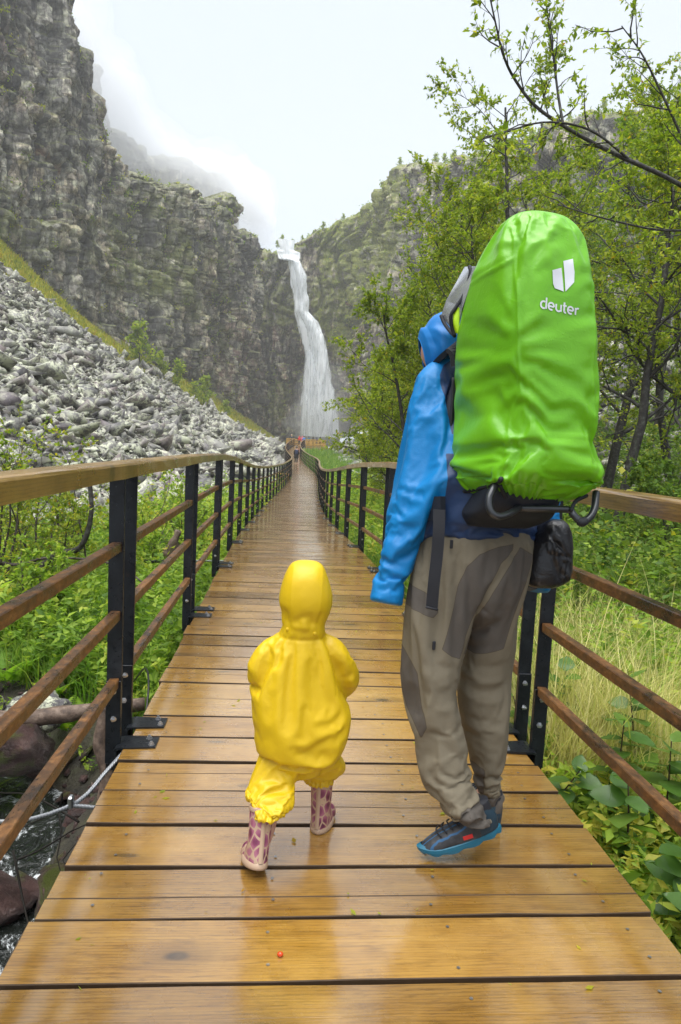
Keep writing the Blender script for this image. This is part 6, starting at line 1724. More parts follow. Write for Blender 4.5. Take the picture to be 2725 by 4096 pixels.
# --- hood with face opening turned to the left
def hood_mesh():
    nt, npn = 40, 60; c = np.array([.560, 2.405, 1.685]); fd = np.array([-.86, .16, -.50]); fd /= np.linalg.norm(fd)
    th = np.linspace(0, np.pi, nt); ph = np.linspace(0, 2 * np.pi, npn, endpoint=False)
    up = np.array([0, 0, 1]); s = np.cross(fd, up); s /= np.linalg.norm(s); u = np.cross(s, fd)
    V, keep = [], []
    th = np.linspace(.62, np.pi, nt)
    for t in th:
        for p in ph:
            d = fd * math.cos(t) + (s * math.cos(p) + u * math.sin(p)) * math.sin(t)
            r_ = np.array([.098, .118, .118])
            q = c + d * r_ * (1 + .05 * math.sin(p * 2 + 1) * math.sin(t))
            if t < 1.0: q = q + fd * .012 + (np.array([0, 0, .008]) if math.sin(p) > 0 else 0)
            q[2] = q[2] - .02 * max(0, -(q[2] - c[2]) / .1)
            V.append(q)
    V = np.array(V); idx = np.arange(nt * npn).reshape(nt, npn)
    F = np.stack([idx[:-1], np.roll(idx, -1, 1)[:-1], np.roll(idx, -1, 1)[1:], idx[1:]], -1).reshape(-1, 4)
    N = vnormals(V, F)
    if (N * (V - c)).sum() < 0: F = F[:, ::-1]; N = -N
    FO = [f3(440, 750, 500, 900, .010, -.006, .1, 2.38), f3(400, 780, 460, 850, .010, .006, .1, 2.38), f3(480, 720, 540, 850, .012, -.005, .1, 2.38), f3(370, 850, 430, 900, .008, -.005, .1, 2.38), f3(430, 860, 470, 960, .010, .005, 0, 2.38)]
    V = strokes(V, N, FO); V = V + N * (fbm(V * 22, 3, 9) * .004)[:, None]
    Vi = V - N * .004
    n = len(V); rim = np.stack([idx[0], np.roll(idx[0], -1), np.roll(idx[0], -1) + n, idx[0] + n], -1)
    return npmesh('hood', np.concatenate([V, Vi]), np.concatenate([F, F[:, ::-1] + n, rim]), True)
obj('hood', hood_mesh(), M['blue'], parent=adult)
# neck part of the hood
v_, f_ = loft([(.625, 2.375, 1.545, .085, .085), (.605, 2.38, 1.585, .082, .085), (.585, 2.39, 1.63, .080, .088), (.57, 2.40, 1.67, .075, .085)], 28, 14); obj('collar', npmesh('collar', v_, f_, True), M['blue'], parent=adult)

# --- pocket details, strap-like zip pulls
for (x, y, Y) in ((450, 915, 2.055), (560, 278, 2.075)):
    px_a, pz_a = read_off(x, y, 1450, 2000, .6365, Y); obj('zip_pull', box_mesh('zip_pull', px_a, Y, pz_a, .010, .006, .028, .002), M['strap'], parent=trousers)

# --- shoes
def m_shoe():
    m = NT('trail_shoe_upper'); v = m.coord(); n = m.noise(v, 30, 4, .6); w = m.node('ShaderNodeTexWave'); w.inputs['Scale'].default_value = 14; w.inputs['Distortion'].default_value = 3; m.l(v, w.inputs[0])
    c = m.ramp(n, [(.3, (.012, .013, .016)), (.6, (.04, .042, .048)), (.8, (.09, .09, .095))])
    c = m.mix(m.step(w.outputs['Fac'], .86, .95), c, (.02, .09, .20))
    m.base(c); m.set(Roughness=.6); m.to(m.bump(n, .4, .004), 'Normal'); return m.m
M['shoe'] = m_shoe(); M['sole_teal'] = plain('teal_rubber', (.005, .12, .20), .5, var=.2); M['heel_teal'] = plain('dark_teal_panel', (.008, .03, .05), .55, var=.3); M['shoe_red'] = plain('red_badge', (.55, .02, .02), .5)
def shoe(mat4):
    """heel at origin, toe to +Y"""
    body = loft([(0, .035, .100, .032, .038), (0, .038, .085, .035, .045), (0, .06, .065, .038, .075), (0, .10, .045, .042, .118), (0, .125, .025, .045, .140), (0, .128, .012, .045, .142)], 34, 40)
    V, F, E = remesh([body], .0045); V = lap(V, E, 3)
    me = npmesh('shoe', V, F, True); me.materials.append(M['shoe']); me.materials.append(M['heel_teal'])
    cc = V[F].mean(1); me.polygons.foreach_set('material_index', (cc[:, 1] < .055).astype(np.int32))
    s = obj('shoe', me, None, parent=adult); s.matrix_local = mat4
    a = np.linspace(0, 2 * np.pi, 48, endpoint=False); w = .043 + .006 * np.cos(a + 2.6) * np.sign(1)
    P0 = np.stack([np.sin(a) * w, .128 - np.cos(a) * .148], 1)
    lug = .007 * (np.arange(48) % 4 < 2)
    up_ = np.clip((P0[:, 1] - .2) / .08, 0, 1) ** 1.5 * .02
    Vs = np.concatenate([np.c_[P0 * .97 + [0, .003], -.012 + lug + up_], np.c_[P0, .0 + up_], np.c_[P0 * 1.0, .012 + up_], np.c_[P0 * .9 + [0, .012], .016 + up_]])
    Fs = [[i * 48 + j, i * 48 + (j + 1) % 48, (i + 1) * 48 + (j + 1) % 48, (i + 1) * 48 + j] for i in range(3) for j in range(48)] + [list(range(48))[::-1]]
    obj('sole', npmesh('sole', Vs, Fs), M['sole_teal'], parent=s)
    for k in range(4):
        y = .13 + k * .022; v_, f_ = tube(spline(np.array([(-.032, y - .01, .072 - k * .006), (0, y, .088 - k * .009), (.032, y - .01, .072 - k * .006)]), 9), .0028, 5); obj('lace', npmesh('lace', v_, f_, True), M['strap'], parent=s)
    v_, f_ = box(-.0425, .10, .030, .006, .034, .014, .001); obj('badge', npmesh('badge', v_, f_), M['shoe_red'], parent=s)
    v_, f_ = loft([(0, .046, .070, .034, .055), (0, .044, .095, .034, .052), (0, .042, .118, .033, .048)], 24, 10); obj('ankle_cuff', npmesh('ankle_cuff', v_, f_, True), M['strap'], parent=s)
shoe(Matrix.Translation((.785, 2.20, .013)) @ Matrix.Rotation(R_(6), 4, 'Z'))
# trailing left foot: toe on the planks, heel lifted, turned out to the left
shoe(Matrix.Translation((.730, 2.03, .108)) @ Matrix.Rotation(R_(86), 4, 'Z') @ Matrix.Rotation(R_(-21), 4, 'X') @ Matrix.Scale(.94, 4))

# ------------------------------------------------------------------ child carrier under a green rain cover
def m_cover():
    m = NT('green_rain_cover'); v = m.coord(); n = m.noise(v, 5, 4, .6)
    m.base(m.mix(n, (.105, .37, .002), (.165, .47, .004))); m.set(Roughness=.40)
    m.b.inputs['Specular IOR Level'].default_value = .45; m.b.inputs['Coat Weight'].default_value = .2; m.b.inputs['Coat Roughness'].default_value = .16
    drop = m.step(m.voro(m.coord('Object'), 95, 'F1'), .22, .10); dm = m.math('MULTIPLY', drop, m.step(m.noise(v, 9, 3), .48, .62))
    h = m.math('ADD', m.math('MULTIPLY', m.noise(v, 22, 4, .6, .6), .6), m.math('MULTIPLY', dm, .22))
    m.to(m.bump(h, .35, .010), 'Normal')
    tr = m.node('ShaderNodeBsdfTranslucent'); tr.inputs[0].default_value = (.2, .8, .01, 1); mx = m.node('ShaderNodeMixShader'); mx.inputs[0].default_value = .04
    m.l(m.b.outputs[0], mx.inputs[1]); m.l(tr.outputs[0], mx.inputs[2]); m.l(mx.outputs[0], m.out.inputs[0])
    return m.m
M['cover'] = m_cover()
M['tube'] = plain('grey_frame_tube', (.045, .048, .052), .35, .6, var=.2, coat=.2)
M['silver'] = plain('silver_film', (.55, .58, .62), .25, .7, var=.2, bump=.4, bscale=30)
M['print'] = plain('silver_print', (.62, .64, .68), .4, var=.06)
M['pack'] = m_cloth('dark_pack_fabric', (.008, .010, .016), (.016, .020, .03), .6)
M['lime'] = plain('lime_lining', (.45, .7, .01), .5)
pack = obj('child_carrier_pack', None, label='tall child carrier pack under a wet bright green rain cover with white print', cat='backpack')
# rows: z, rear-left corner, rear-right corner, front-left corner (x,y each), front-right follows
TH = R_(14)
ROWS = [(1.178, .70, 1.90, .845, 1.94, .60, 2.06), (1.195, .655, 1.86, .885, 1.915, .545, 2.12), (1.222, .630, 1.825, .906, 1.885, .522, 2.15), (1.25, .612, 1.815, .915, 1.88, .517, 2.16), (1.30, .615, 1.805, .912, 1.87, .517, 2.165), (1.35, .625, 1.80, .893, 1.865, .52, 2.165),
        (1.42, .632, 1.80, .882, 1.86, .523, 2.165), (1.50, .634, 1.80, .884, 1.86, .522, 2.165), (1.59, .620, 1.80, .876, 1.86, .520, 2.165), (1.68, .612, 1.80, .866, 1.86, .522, 2.16), (1.75, .606, 1.80, .855, 1.86, .530, 2.15), (1.82, .603, 1.805, .846, 1.86, .542, 2.14), (1.88, .602, 1.815, .832, 1.865, .556, 2.12), (1.92, .604, 1.83, .822, 1.875, .570, 2.10), (1.95, .610, 1.85, .800, 1.89, .592, 2.06), (1.972, .625, 1.88, .772, 1.91, .615, 2.02), (1.984, .650, 1.91, .740, 1.93, .642, 1.99), (1.990, .672, 1.935, .722, 1.945, .668, 1.975)]
RW = spline(np.array(ROWS), 96)
na = 96
a = np.linspace(0, 2 * np.pi, na, endpoint=False)
V = []
for (z, ax, ay, bx, by, cx, cy) in RW:
    cx -= .012; cy += .01; bx += float(np.interp(z, [1.19, 1.25, 1.32, 1.5, 1.8, 1.95], [.015, .030, .028, .012, .010, .010]))
    ex = float(np.interp(z, [1.18, 1.3, 1.7, 1.9, 1.98], [4.0, 5.0, 4.6, 3.2, 2.6])); gr = float(np.interp(z, [1.8, 1.95, 1.985], [1.0, 1.05, 1.08]))
    cu = np.sign(np.cos(a)) * np.abs(np.cos(a)) ** (2 / ex) * gr; cv = np.sign(np.sin(a)) * np.abs(np.sin(a)) ** (2 / ex) * gr
    U = (cu + 1) / 2; W = (cv + 1) / 2
    A = np.array([ax, ay]); B = np.array([bx, by]); Cc = np.array([cx, cy]); D = Cc + (B - A) * .98
    # u across the back, v from rear to front
    P = (A[None] * ((1 - U) * (1 - W))[:, None] + B[None] * (U * (1 - W))[:, None] + Cc[None] * ((1 - U) * W)[:, None] + D[None] * (U * W)[:, None])
    V.append(np.c_[P, np.full(na, z)])
V = np.concatenate(V); nr = len(RW)
idx = np.arange(nr * na).reshape(nr, na)
F = np.stack([idx[:-1], np.roll(idx, -1, 1)[:-1], np.roll(idx, -1, 1)[1:], idx[1:]], -1).reshape(-1, 4)
N = vnormals(V, F)
cen = np.array([.70, 2.0])
if ((V[:, :2] - cen) * N[:, :2]).sum() < 0: F = F[:, ::-1]; N = -N
FO = [ # creases fanning from the seam, print-side wrinkles
    f3(915, 860, 700, 720, .011, -.007, .06), f3(910, 880, 690, 800, .010, .007, .05), f3(910, 900, 660, 860, .010, -.007, .05), f3(910, 920, 720, 930, .011, .006, .03), f3(905, 800, 780, 560, .011, -.006, .08), f3(905, 760, 830, 520, .010, .006, .06), f3(900, 700, 860, 480, .010, -.005), f3(760, 560, 840, 640, .010, .005),
    f3(930, 850, 1390, 890, .007, -.006, -.02), f3(930, 870, 1250, 960, .010, .007, .03), f3(935, 900, 1180, 1050, .011, -.006, .03), f3(930, 830, 1150, 800, .011, .006, .04), f3(925, 800, 1100, 720, .012, -.006, .05), f3(925, 760, 1060, 640, .012, .005, .05),
    f3(940, 990, 1320, 1390, .014, .007, .03), f3(940, 1040, 1250, 1390, .012, -.007, .03), f3(950, 1100, 1180, 1390, .012, .007, .03), f3(950, 1170, 1120, 1380, .011, -.006, .03), f3(945, 1000, 1380, 1330, .013, -.006, .02), f3(1050, 1000, 1390, 1240, .016, .005, .02),
    f3(1180, 560, 1390, 480, .012, .006, .08), f3(1200, 690, 1390, 650, .014, -.006, .06), f3(1150, 760, 1390, 720, .013, .006, .06), f3(1280, 430, 1390, 420, .012, -.006, .1), f3(1280, 520, 1390, 500, .012, -.006, .08), f3(1300, 800, 1400, 810, .010, .005), f3(1280, 960, 1400, 930, .012, -.005), f3(1290, 1050, 1400, 1040, .012, .005),
    f3(950, 330, 1100, 230, .016, .006, .1), f3(1000, 330, 1180, 210, .015, -.006, .12), f3(1100, 180, 1280, 200, .02, .006, .2), f3(1180, 170, 1250, 330, .018, -.006, .15), f3(930, 250, 800, 230, .012, -.006, .1), f3(920, 300, 780, 290, .012, .006, .1), f3(860, 200, 930, 240, .010, .006), f3(840, 380, 700, 260, .010, -.006, .1), f3(1120, 400, 1000, 420, .014, -.005), f3(1090, 320, 1130, 420, .012, .005),
    f3(640, 560, 760, 480, .012, .005, .1), f3(620, 620, 780, 600, .013, -.005, .1), f3(600, 740, 740, 760, .010, .006, .1), f3(580, 800, 720, 830, .010, -.006, .1), f3(700, 1100, 760, 1500, .03, -.008, .06), f3(780, 1000, 860, 1450, .025, .008, .03), f3(620, 980, 640, 1300, .03, .006), f3(860, 1100, 870, 1500, .018, -.008, .05), f3(560, 1650, 700, 1560, .014, -.006, .1), f3(540, 1580, 600, 1720, .012, .006), f3(700, 1600, 790, 1480, .016, .006, .1),
    f3(900, 1400, 860, 1650, .016, -.008, .05), f3(960, 1450, 940, 1720, .014, .006, 0), f3(1050, 1430, 1060, 1700, .012, -.005), f3(1150, 1450, 1180, 1650, .014, .005), f3(1280, 1420, 1300, 1650, .014, -.005), f3(1390, 1330, 1410, 1600, .014, -.007, .05), f3(1360, 1300, 1330, 1600, .012, .005),
    # stitched seams
    f3(930, 110, 915, 400, .0035, .004), f3(915, 400, 912, 900, .0035, .004), f3(912, 900, 938, 1150, .0035, .004), f3(938, 1150, 860, 1560, .0035, .004, -.03), f3(860, 1560, 835, 1640, .0035, .004), f3(915, 340, 780, 390, .004, .005, .06), f3(780, 390, 645, 490, .004, .005, .05), f3(1395, 420, 1370, 1050, .0035, .003), f3(1370, 1050, 1395, 1320, .0035, .003), f3(1045, 1400, 1350, 1415, .0035, .003), f3(1045, 1400, 1050, 1660, .0035, .003)]
SEAM = [q for q in FO if q[4] <= .005]; FO = [(*q[:4], q[4], q[5] * 1.1, q[6]) for q in FO if q[4] > .005]
V = strokes(V, N, FO)
pin = np.maximum(np.clip((1.235 - V[:, 2]) / .02, 0, 1), np.clip((V[:, 2] - 1.965) / .01, 0, 1))
V = drape(V, F, pin, grow=.065, frames=18, bend=1.0, grav=.25, inner=.014, stiff=30)
V, F = subdiv(V, F); N = vnormals(V, F); V = strokes(V, N, SEAM)
ang = np.arctan2(V[:, 1] - 1.99, V[:, 0] - .72); zr = V[:, 2]
gather = np.clip((1.275 - zr) / .07, 0, 1) * np.clip((zr - 1.17) / .01, 0, 1)
V = V + N * (np.sin(ang * 46 + 3 * np.sin(ang * 5)) * .0038 * gather)[:, None]
top_i = np.nonzero(V[:, 2] > V[:, 2].max() - .02)[0]
tV = V; tF = F
bmc = bmesh.new(); mec = npmesh('rain_cover', V, F, True); bmc.from_mesh(mec)
ed_ = [e for e in bmc.edges if e.is_boundary and e.verts[0].co.z > 1.9]
bmesh.ops.contextual_create(bmc, geom=ed_); bmc.to_mesh(mec); bmc.free(); mec.polygons.foreach_set('use_smooth', np.ones(len(mec.polygons), dtype=bool))
cover = obj('rain_cover', mec, M['cover'], parent=pack)
bvh = BVHTree.FromPolygons([tuple(q) for q in V.tolist()], F.tolist())
# dark pack body seen below the cover
v_, f_ = loft([(.72, 2.01, 1.25, .10, .10), (.71, 2.01, 1.20, .118, .115), (.70, 2.03, 1.155, .125, .115), (.69, 2.06, 1.115, .13, .10), (.68, 2.09, 1.08, .10, .06)], 36, 24, 3.2)
v_ = v_ + vnormals(v_, np.array([q for q in f_ if len(q) == 4])) * (fbm(v_ * 14, 3, 3) * .008)[:, None]
obj('pack_body', npmesh('pack_body', v_, f_, True), M['pack'], parent=pack)
def ftube(nm, P, rr, mat, m=40, n=12): v_, f_ = tube(spline(np.array(P), m), rr, n); return obj(nm, npmesh(nm, v_, f_, True), mat, parent=pack)
def rp(x, y, Y): q = read_off(x, y, 1450, 800, .6696, Y); return (q[0], Y, q[1])
ftube('frame_tube', [rp(808, 1690, 1.90), rp(775, 1740, 1.88), rp(757, 1790, 1.87), rp(765, 1855, 1.86), rp(810, 1890, 1.86), rp(880, 1872, 1.88), rp(940, 1835, 1.92), rp(1000, 1800, 1.98)], .0105, M['tube'])
ftube('frame_tube', [rp(715, 1890, 2.10), rp(790, 1848, 2.02), rp(870, 1838, 1.95), rp(1000, 1842, 1.91), rp(1150, 1846, 1.90), rp(1235, 1852, 1.90), rp(1265, 1885, 1.89), rp(1310, 1922, 1.88), rp(1360, 1895, 1.88), rp(1388, 1840, 1.89), rp(1397, 1745, 1.92)], .0105, M['tube'], 60)
ftube('frame_foot', [rp(1296, 1918, 1.88), rp(1312, 1926, 1.875), rp(1330, 1916, 1.88)], .013, M['strap'], 12)
ftube('frame_strap', [rp(820, 1700, 1.88), rp(850, 1760, 1.90), rp(890, 1825, 1.93)], .006, M['strap'], 12, 6)
ftube('frame_strap', [rp(1245, 1860, 1.885), rp(1275, 1800, 1.90), rp(1340, 1765, 1.93)], .006, M['strap'], 12, 6)
v_, f_ = loft([(.668, 2.195, 1.09, .155, .03), (.665, 2.195, 1.16, .165, .04), (.665, 2.20, 1.30, .155, .035), (.668, 2.21, 1.45, .150, .03), (.67, 2.23, 1.56, .12, .025)], 30, 24, 3.0)
obj('back_panel', npmesh('back_panel', v_, f_, True), M['pack'], parent=pack)
# black hem tape along the cover's lower edge
ftube('hem_tape', np.array([rp(497, 1752, 2.14), rp(580, 1745, 2.10), rp(650, 1733, 2.05), rp(740, 1712, 1.96), rp(810, 1688, 1.885), rp(830, 1665, 1.84)]) , .007, M['strap'], 30, 8)
ftube('side_trim', [rp(490, 1750, 2.17), rp(500, 1600, 2.18), rp(522, 1440, 2.18), rp(535, 1250, 2.18), rp(545, 1060, 2.18)], .006, M['strap'], 30, 8)
# silver film flap and its dark edge at the front of the hood, lime inside
def sheet(nm, quad, mat, th=.004, n=10):
    a_, b_, c_, d_ = [np.array(q) for q in quad]; u = np.linspace(0, 1, n); P = []
    for j in u:
        for i in u:
            p = a_ * (1 - i) * (1 - j) + b_ * i * (1 - j) + c_ * i * j + d_ * (1 - i) * j
            bul = math.sin(math.pi * i) * math.sin(math.pi * j) * .012; P.append(p + np.array([-.8, -.5, 0]) * bul)
    P = np.array(P); Q2 = P + np.array([.8, .5, 0]) * th; ix = np.arange(n * n).reshape(n, n)
    F_ = np.stack([ix[:-1, :-1], ix[:-1, 1:], ix[1:, 1:], ix[1:, :-1]], -1).reshape(-1, 4)
    return obj(nm, npmesh(nm, np.concatenate([P, Q2]), np.concatenate([F_, F_[:, ::-1] + n * n]), True), mat, parent=pack)
sheet('window_flap', (rp(612, 398, 2.20), rp(680, 395, 2.08), rp(600, 640, 2.10), rp(500, 600, 2.26)), M['silver'])
sheet('window_flap', (rp(500, 600, 2.26), rp(600, 640, 2.10), rp(560, 800, 2.15), rp(470, 692, 2.28)), M['silver'])
ftube('flap_trim', [rp(640, 395, 2.12), rp(645, 440, 2.11), rp(610, 560, 2.12), rp(560, 640, 2.125), rp(530, 690, 2.13), rp(535, 760, 2.14), rp(552, 812, 2.14)], .006, M['strap'], 30, 8)
ftube('flap_trim', [rp(470, 690, 2.26), rp(490, 735, 2.24), rp(525, 785, 2.19), rp(552, 812, 2.15)], .006, M['strap'], 24, 8)
sheet('cover_lining', (rp(540, 660, 2.145), rp(575, 640, 2.12), rp(575, 800, 2.12), rp(548, 790, 2.145)), M['lime'])
# shoulder strap and hip belt
def ribbon(nm, P, w, th, mat, wdir=(1, 0, 0), m=24):
    P = spline(np.array(P), m); w_ = np.array(wdir, float); w_ /= np.linalg.norm(w_); T = np.gradient(P, axis=0); T /= np.linalg.norm(T, axis=1)[:, None]
    S = w_[None] - T * (T @ w_)[:, None]; S /= np.linalg.norm(S, axis=1)[:, None]; Nn = np.cross(T, S)
    V = np.concatenate([P + S * a_ * w / 2 + Nn * b_ * th / 2 for a_, b_ in ((-1, -1), (1, -1), (1, 1), (-1, 1))]); n = len(P)
    F_ = [[q * n + i, ((q + 1) % 4) * n + i, ((q + 1) % 4) * n + i + 1, q * n + i + 1] for q in range(4) for i in range(n - 1)] + [[0, n, 2 * n, 3 * n], [n - 1, 2 * n - 1, 3 * n - 1, 4 * n - 1][::-1]]
    return obj(nm, npmesh(nm, V, F_), mat, parent=pack)
ribbon('shoulder_strap', [rp(590, 985, 2.19), rp(575, 900, 2.19), rp(545, 880, 2.22), rp(490, 925, 2.28), rp(440, 985, 2.36), rp(410, 1040, 2.44)], .075, .018, M['black_mesh'], (.7, .5, .6))
ribbon('hip_belt', [(.50, 2.07, 1.13), (.45, 2.18, 1.115), (.45, 2.28, 1.10), (.50, 2.40, 1.09), (.62, 2.45, 1.085)], .075, .02, M['pack'], (0, 0, 1))
def r2(x, y, Y): q = read_off(x, y, 1450, 2000, .6365, Y); return (q[0], Y, q[1])
ribbon('hanging_strap', [r2(483, 60, 2.055), r2(480, 200, 2.04), r2(468, 360, 2.035), r2(450, 520, 2.03), r2(436, 680, 2.03)], .037, .003, M['strap'], (1, 0, 0))
ftube('strap_end', [r2(398, 672, 2.03), r2(436, 682, 2.025), r2(474, 690, 2.03)], .004, M['strap'], 8, 6)
# --- print on the cover: emblem and wordmark, cut from thin film that follows the cloth
def on_cover(poly_uv, o, ex_, ey_):
    """2D outline points (grid mesh) -> points on the cover"""
    out = []
    for (u, v) in poly_uv:
        x, y = o[0] + u * ex_[0] + v * ey_[0], o[1] + u * ex_[1] + v * ey_[1]
        q = np.array(rp(x, y, 1.86)); d = Vector(tuple(q)) - Vector((0, 0, 1.3)); d.normalize()
        h = bvh.ray_cast(Vector((0, 0, 1.3)), d)
        p = h[0] if h[0] is not None else Vector(tuple(q))
        out.append(tuple(p - d * .0025))
    return out
def film(nm, quads):
    """quads: list of 4 corner points in picture-survey units; each is gridded onto the cloth"""
    V, F = [], []
    for q in quads:
        a_, b_, c_, d_ = [np.array(p, float) for p in q]; n = 7; b0 = len(V); pts = []
        for j in np.linspace(0, 1, n):
            for i in np.linspace(0, 1, n): pts.append(a_ * (1 - i) * (1 - j) + b_ * i * (1 - j) + c_ * i * j + d_ * (1 - i) * j)
        V += on_cover([tuple(p) for p in pts], (0, 0), (1, 0), (0, 1))
        F += [[b0 + j * n + i, b0 + j * n + i + 1, b0 + (j + 1) * n + i + 1, b0 + (j + 1) * n + i] for j in range(n - 1) for i in range(n - 1)]
    return obj(nm, npmesh(nm, np.array(V), F, True), M['print'], parent=cover)
film('emblem', [((1136, 418), (1190, 404), (1198, 480), (1140, 500)), ((1140, 500), (1198, 480), (1203, 546), (1150, 526)), ((1201, 364), (1258, 350), (1268, 430), (1208, 440)), ((1208, 440), (1268, 430), (1266, 490), (1214, 546)), ])
def arc(cx, cy, rx, ry, a0, a1, n=14): t = np.radians(np.linspace(a0, a1, n)); return [(cx + rx * math.cos(q), cy + ry * math.sin(q)) for q in t]
def letters():
    # x right, y down, x-height 0..10 (baseline at 10), ascender to -7; returns polylines
    L = []
    x = 0
    L.append(arc(x + 4.2, 5, 4.2, 5, -60, -300, 18)); L.append([(x + 8.2, -6), (x + 8.2, 10)]); x += 11.6                     # d
    L.append([(x + .3, 5.2), (x + 8.3, 5.2)]); L.append(arc(x + 4.3, 5, 4.2, 5, 2, -300, 20)); x += 11.4                       # e
    L.append([(x + .4, 0), (x + .4, 6)] + arc(x + 4.2, 6, 3.8, 4, 180, 0, 12)[1:] + [(x + 8, 0)]); L.append([(x + 8, 0), (x + 8, 10)]); x += 11.2   # u
    L.append([(x + 1.6, -4.5), (x + 1.6, 7.5)] + arc(x + 3.6, 7.8, 2.0, 2.2, 180, 60, 8)[1:]); L.append([(x - .6, .3), (x + 5, .3)]); x += 7.0        # t
    L.append([(x + .3, 5.2), (x + 8.3, 5.2)]); L.append(arc(x + 4.3, 5, 4.2, 5, 2, -300, 20)); x += 11.4                       # e
    L.append([(x + .6, 0), (x + .6, 10)]); L.append([(x + .6, 5)] + arc(x + 4.2, 4, 3.4, 3.6, 185, 290, 8)); x += 6.5          # r
    return L, x
def wordmark():
    L, wd = letters(); V, F = [], []
    o = np.array([1068., 601.]); exx = np.array([230. / wd, 48. / wd]); eyy = np.array([-.25, 4.1])
    hw = 1.25
    for P in L:
        P = np.array(P); Q = spline(P, max(8, len(P) * 2)) if len(P) > 2 else np.linspace(P[0], P[1], 8)
        T = np.gradient(Q, axis=0); T /= np.linalg.norm(T, axis=1)[:, None] + 1e-9; S = np.stack([-T[:, 1], T[:, 0]], 1)
        l, r_ = Q + S * hw, Q - S * hw; b0 = len(V)
        for p, q in zip(l, r_):
            for k in (p, (p + q) / 2, q): V += on_cover([tuple(o + exx * k[0] + eyy * k[1])], (0, 0), (1, 0), (0, 1))
        for i in range(len(Q) - 1):
            for j in range(2): F.append([b0 + i * 3 + j, b0 + i * 3 + j + 1, b0 + (i + 1) * 3 + j + 1, b0 + (i + 1) * 3 + j])
    obj('wordmark', npmesh('wordmark', np.array(V), F, True), M['print'], parent=cover)
wordmark()

# ------------------------------------------------------------------ black bag at the hip
def m_bag():
    m = NT('black_plastic_bag'); v = m.coord(); m.base((.010, .010, .012)); m.set(Roughness=.28)
    m.to(m.bump(m.math('ADD', m.noise(v, 14, 5, .65, 1.5), m.math('MULTIPLY', m.noise(v, 40, 3, .6, 1), .4)), .5, .012), 'Normal'); return m.m
v1 = loft([(.905, 2.17, 1.10, .025, .03), (.900, 2.17, 1.082, .045, .05), (.897, 2.17, 1.04, .062, .065), (.890, 2.17, .985, .072, .072), (.885, 2.17, .93, .078, .075), (.878, 2.17, .895, .070, .07), (.870, 2.17, .878, .045, .05)], 36, 50, 2.6)
V, F, E = remesh([v1], .005); V = lap(V, E, 3); N = vnormals(V, F)
r = np.random.default_rng(5)
FO = [(.86 + r.uniform(0, .03), 1.08 - r.uniform(0, .1), .90 + r.uniform(0, .05), 1.0 - r.uniform(0, .11), .006, r.choice([-1, 1]) * .006, r.normal(0, .1)) for _ in range(26)]
V = strokes(V, N, FO); V = V + N * (fbm(V * 26, 4, 3) * .003)[:, None]
bag = obj('plastic_bag', npmesh('plastic_bag', V, F, True), m_bag(), label='crumpled black plastic bag hanging at the right hip below the pack', cat='bag')
# ------------------------------------------------------------------ haze and mist
def m_vol(name, d, c=(.985, .99, 1.0), an=.0):
    m = bpy.data.materials.new(name); m.use_nodes = True; t = m.node_tree; t.nodes.clear()
    o = t.nodes.new('ShaderNodeOutputMaterial'); p = t.nodes.new('ShaderNodeVolumePrincipled')
    p.inputs['Color'].default_value = (*c, 1); p.inputs['Density'].default_value = d; p.inputs['Anisotropy'].default_value = an
    t.links.new(p.outputs[0], o.inputs['Volume'])
    return m
V, F = box(10, 190, 84, 640, 500, 176)
obj('haze', npmesh('haze', V, F), m_vol('rainy_air', .0006), kind='stuff')

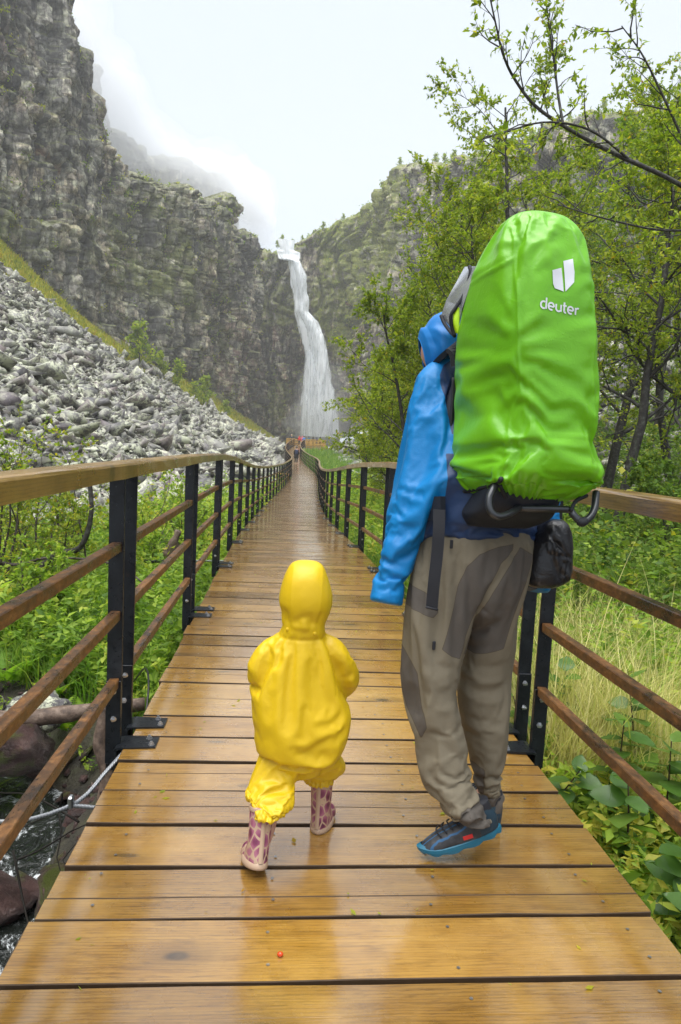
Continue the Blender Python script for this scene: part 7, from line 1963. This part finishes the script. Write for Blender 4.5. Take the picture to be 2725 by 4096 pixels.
# cloud hanging on the upper left wall, thicker with height: curtains that follow the rock
def cloud_curtain(name, d0, d1, zlow, zhigh, dens, seed):
    L = np.concatenate([[0], np.cumsum(np.linalg.norm(np.diff(BP, axis=0), axis=1))]); us = np.linspace(8, 162, 110)
    cx = np.interp(us, L, BP[:, 0]); cy = np.interp(us, L, BP[:, 1])
    for _ in range(8): cx[1:-1] = cx[1:-1] * .5 + (cx[:-2] + cx[2:]) * .25; cy[1:-1] = cy[1:-1] * .5 + (cy[:-2] + cy[2:]) * .25
    tx, ty = np.gradient(cx), np.gradient(cy); tl = np.hypot(tx, ty); nx, ny = ty / tl, -tx / tl
    a = np.linspace(0, 2 * np.pi, 28, endpoint=False); V = []
    for i, u in enumerate(us):
        e = min(1, min(i, len(us) - 1 - i) / 14.) ** .5 + .02
        zl, zh = zlow(u), zhigh(u); zc, hz_ = (zl + zh) / 2, (zh - zl) / 2 * e; dc, hd = (d0 + d1) / 2, (d1 - d0) / 2 * e
        ca, sa = np.cos(a), np.sin(a); ca = np.sign(ca) * np.abs(ca) ** .7; sa = np.sign(sa) * np.abs(sa) ** .7
        V.append(np.stack([cx[i] + nx[i] * (dc + ca * hd), cy[i] + ny[i] * (dc + ca * hd), zc + sa * hz_], -1))
    V = np.concatenate(V); c = V.mean(0)
    V = V + vnoise(V * .05 + seed, seed)[:, None] * np.array([2., 2., 5.0]) + vnoise(V * .14 + seed, seed + 1)[:, None] * np.array([1.2, 1.2, 3.0]) + vnoise(V * .4 + seed, seed + 2)[:, None] * np.array([.5, .5, 1.3])
    n = 28; F = [[i * n + j, i * n + (j + 1) % n, (i + 1) * n + (j + 1) % n, (i + 1) * n + j] for i in range(len(us) - 1) for j in range(n)] + [list(range(n))[::-1], [(len(us) - 1) * n + j for j in range(n)]]
    me = npmesh(name, V, F, True); bm = bmesh.new(); bm.from_mesh(me); bmesh.ops.recalc_face_normals(bm, faces=bm.faces[:]); bm.to_mesh(me); bm.free()
    return obj(name, me, m_vol(name + '_air', dens), kind='stuff')
_bt = lambda u: float(btop(np.array([u]))[0])
cloud_curtain('mist_bank', 4, 20, lambda u: 72., lambda u: _bt(u) + 0., .013, 3)
cloud_curtain('mist_bank', 5, 18, lambda u: 79., lambda u: _bt(u) - 1, .018, 5)
cloud_curtain('mist_bank', 6, 16, lambda u: 86., lambda u: _bt(u) - 1.5, .030, 8)
cloud_curtain('mist_bank', 6, 15, lambda u: 92., lambda u: _bt(u) - 2, .048, 12)
# spray at the foot of the fall
bm = bmesh.new(); bmesh.ops.create_icosphere(bm, subdivisions=4, radius=1.0); P = np.array([tuple(v.co) for v in bm.verts]); bm.verts.index_update(); F = [[v.index for v in f.verts] for f in bm.faces]; bm.free()
for k, (c0, h0, dn) in enumerate((((13, 226, 9), (13, 6, 9), .035), ((12, 227, 14), (9, 5, 15), .028))):
    W = np.array(c0) + P * np.array(h0) * (1 + .35 * fbm(P * 1.6 + 7 * k, 3, 70 + k))[:, None]
    obj('fall_spray', npmesh('fall_spray', W, F, True), m_vol('fall_spray_air', dn), kind='stuff')
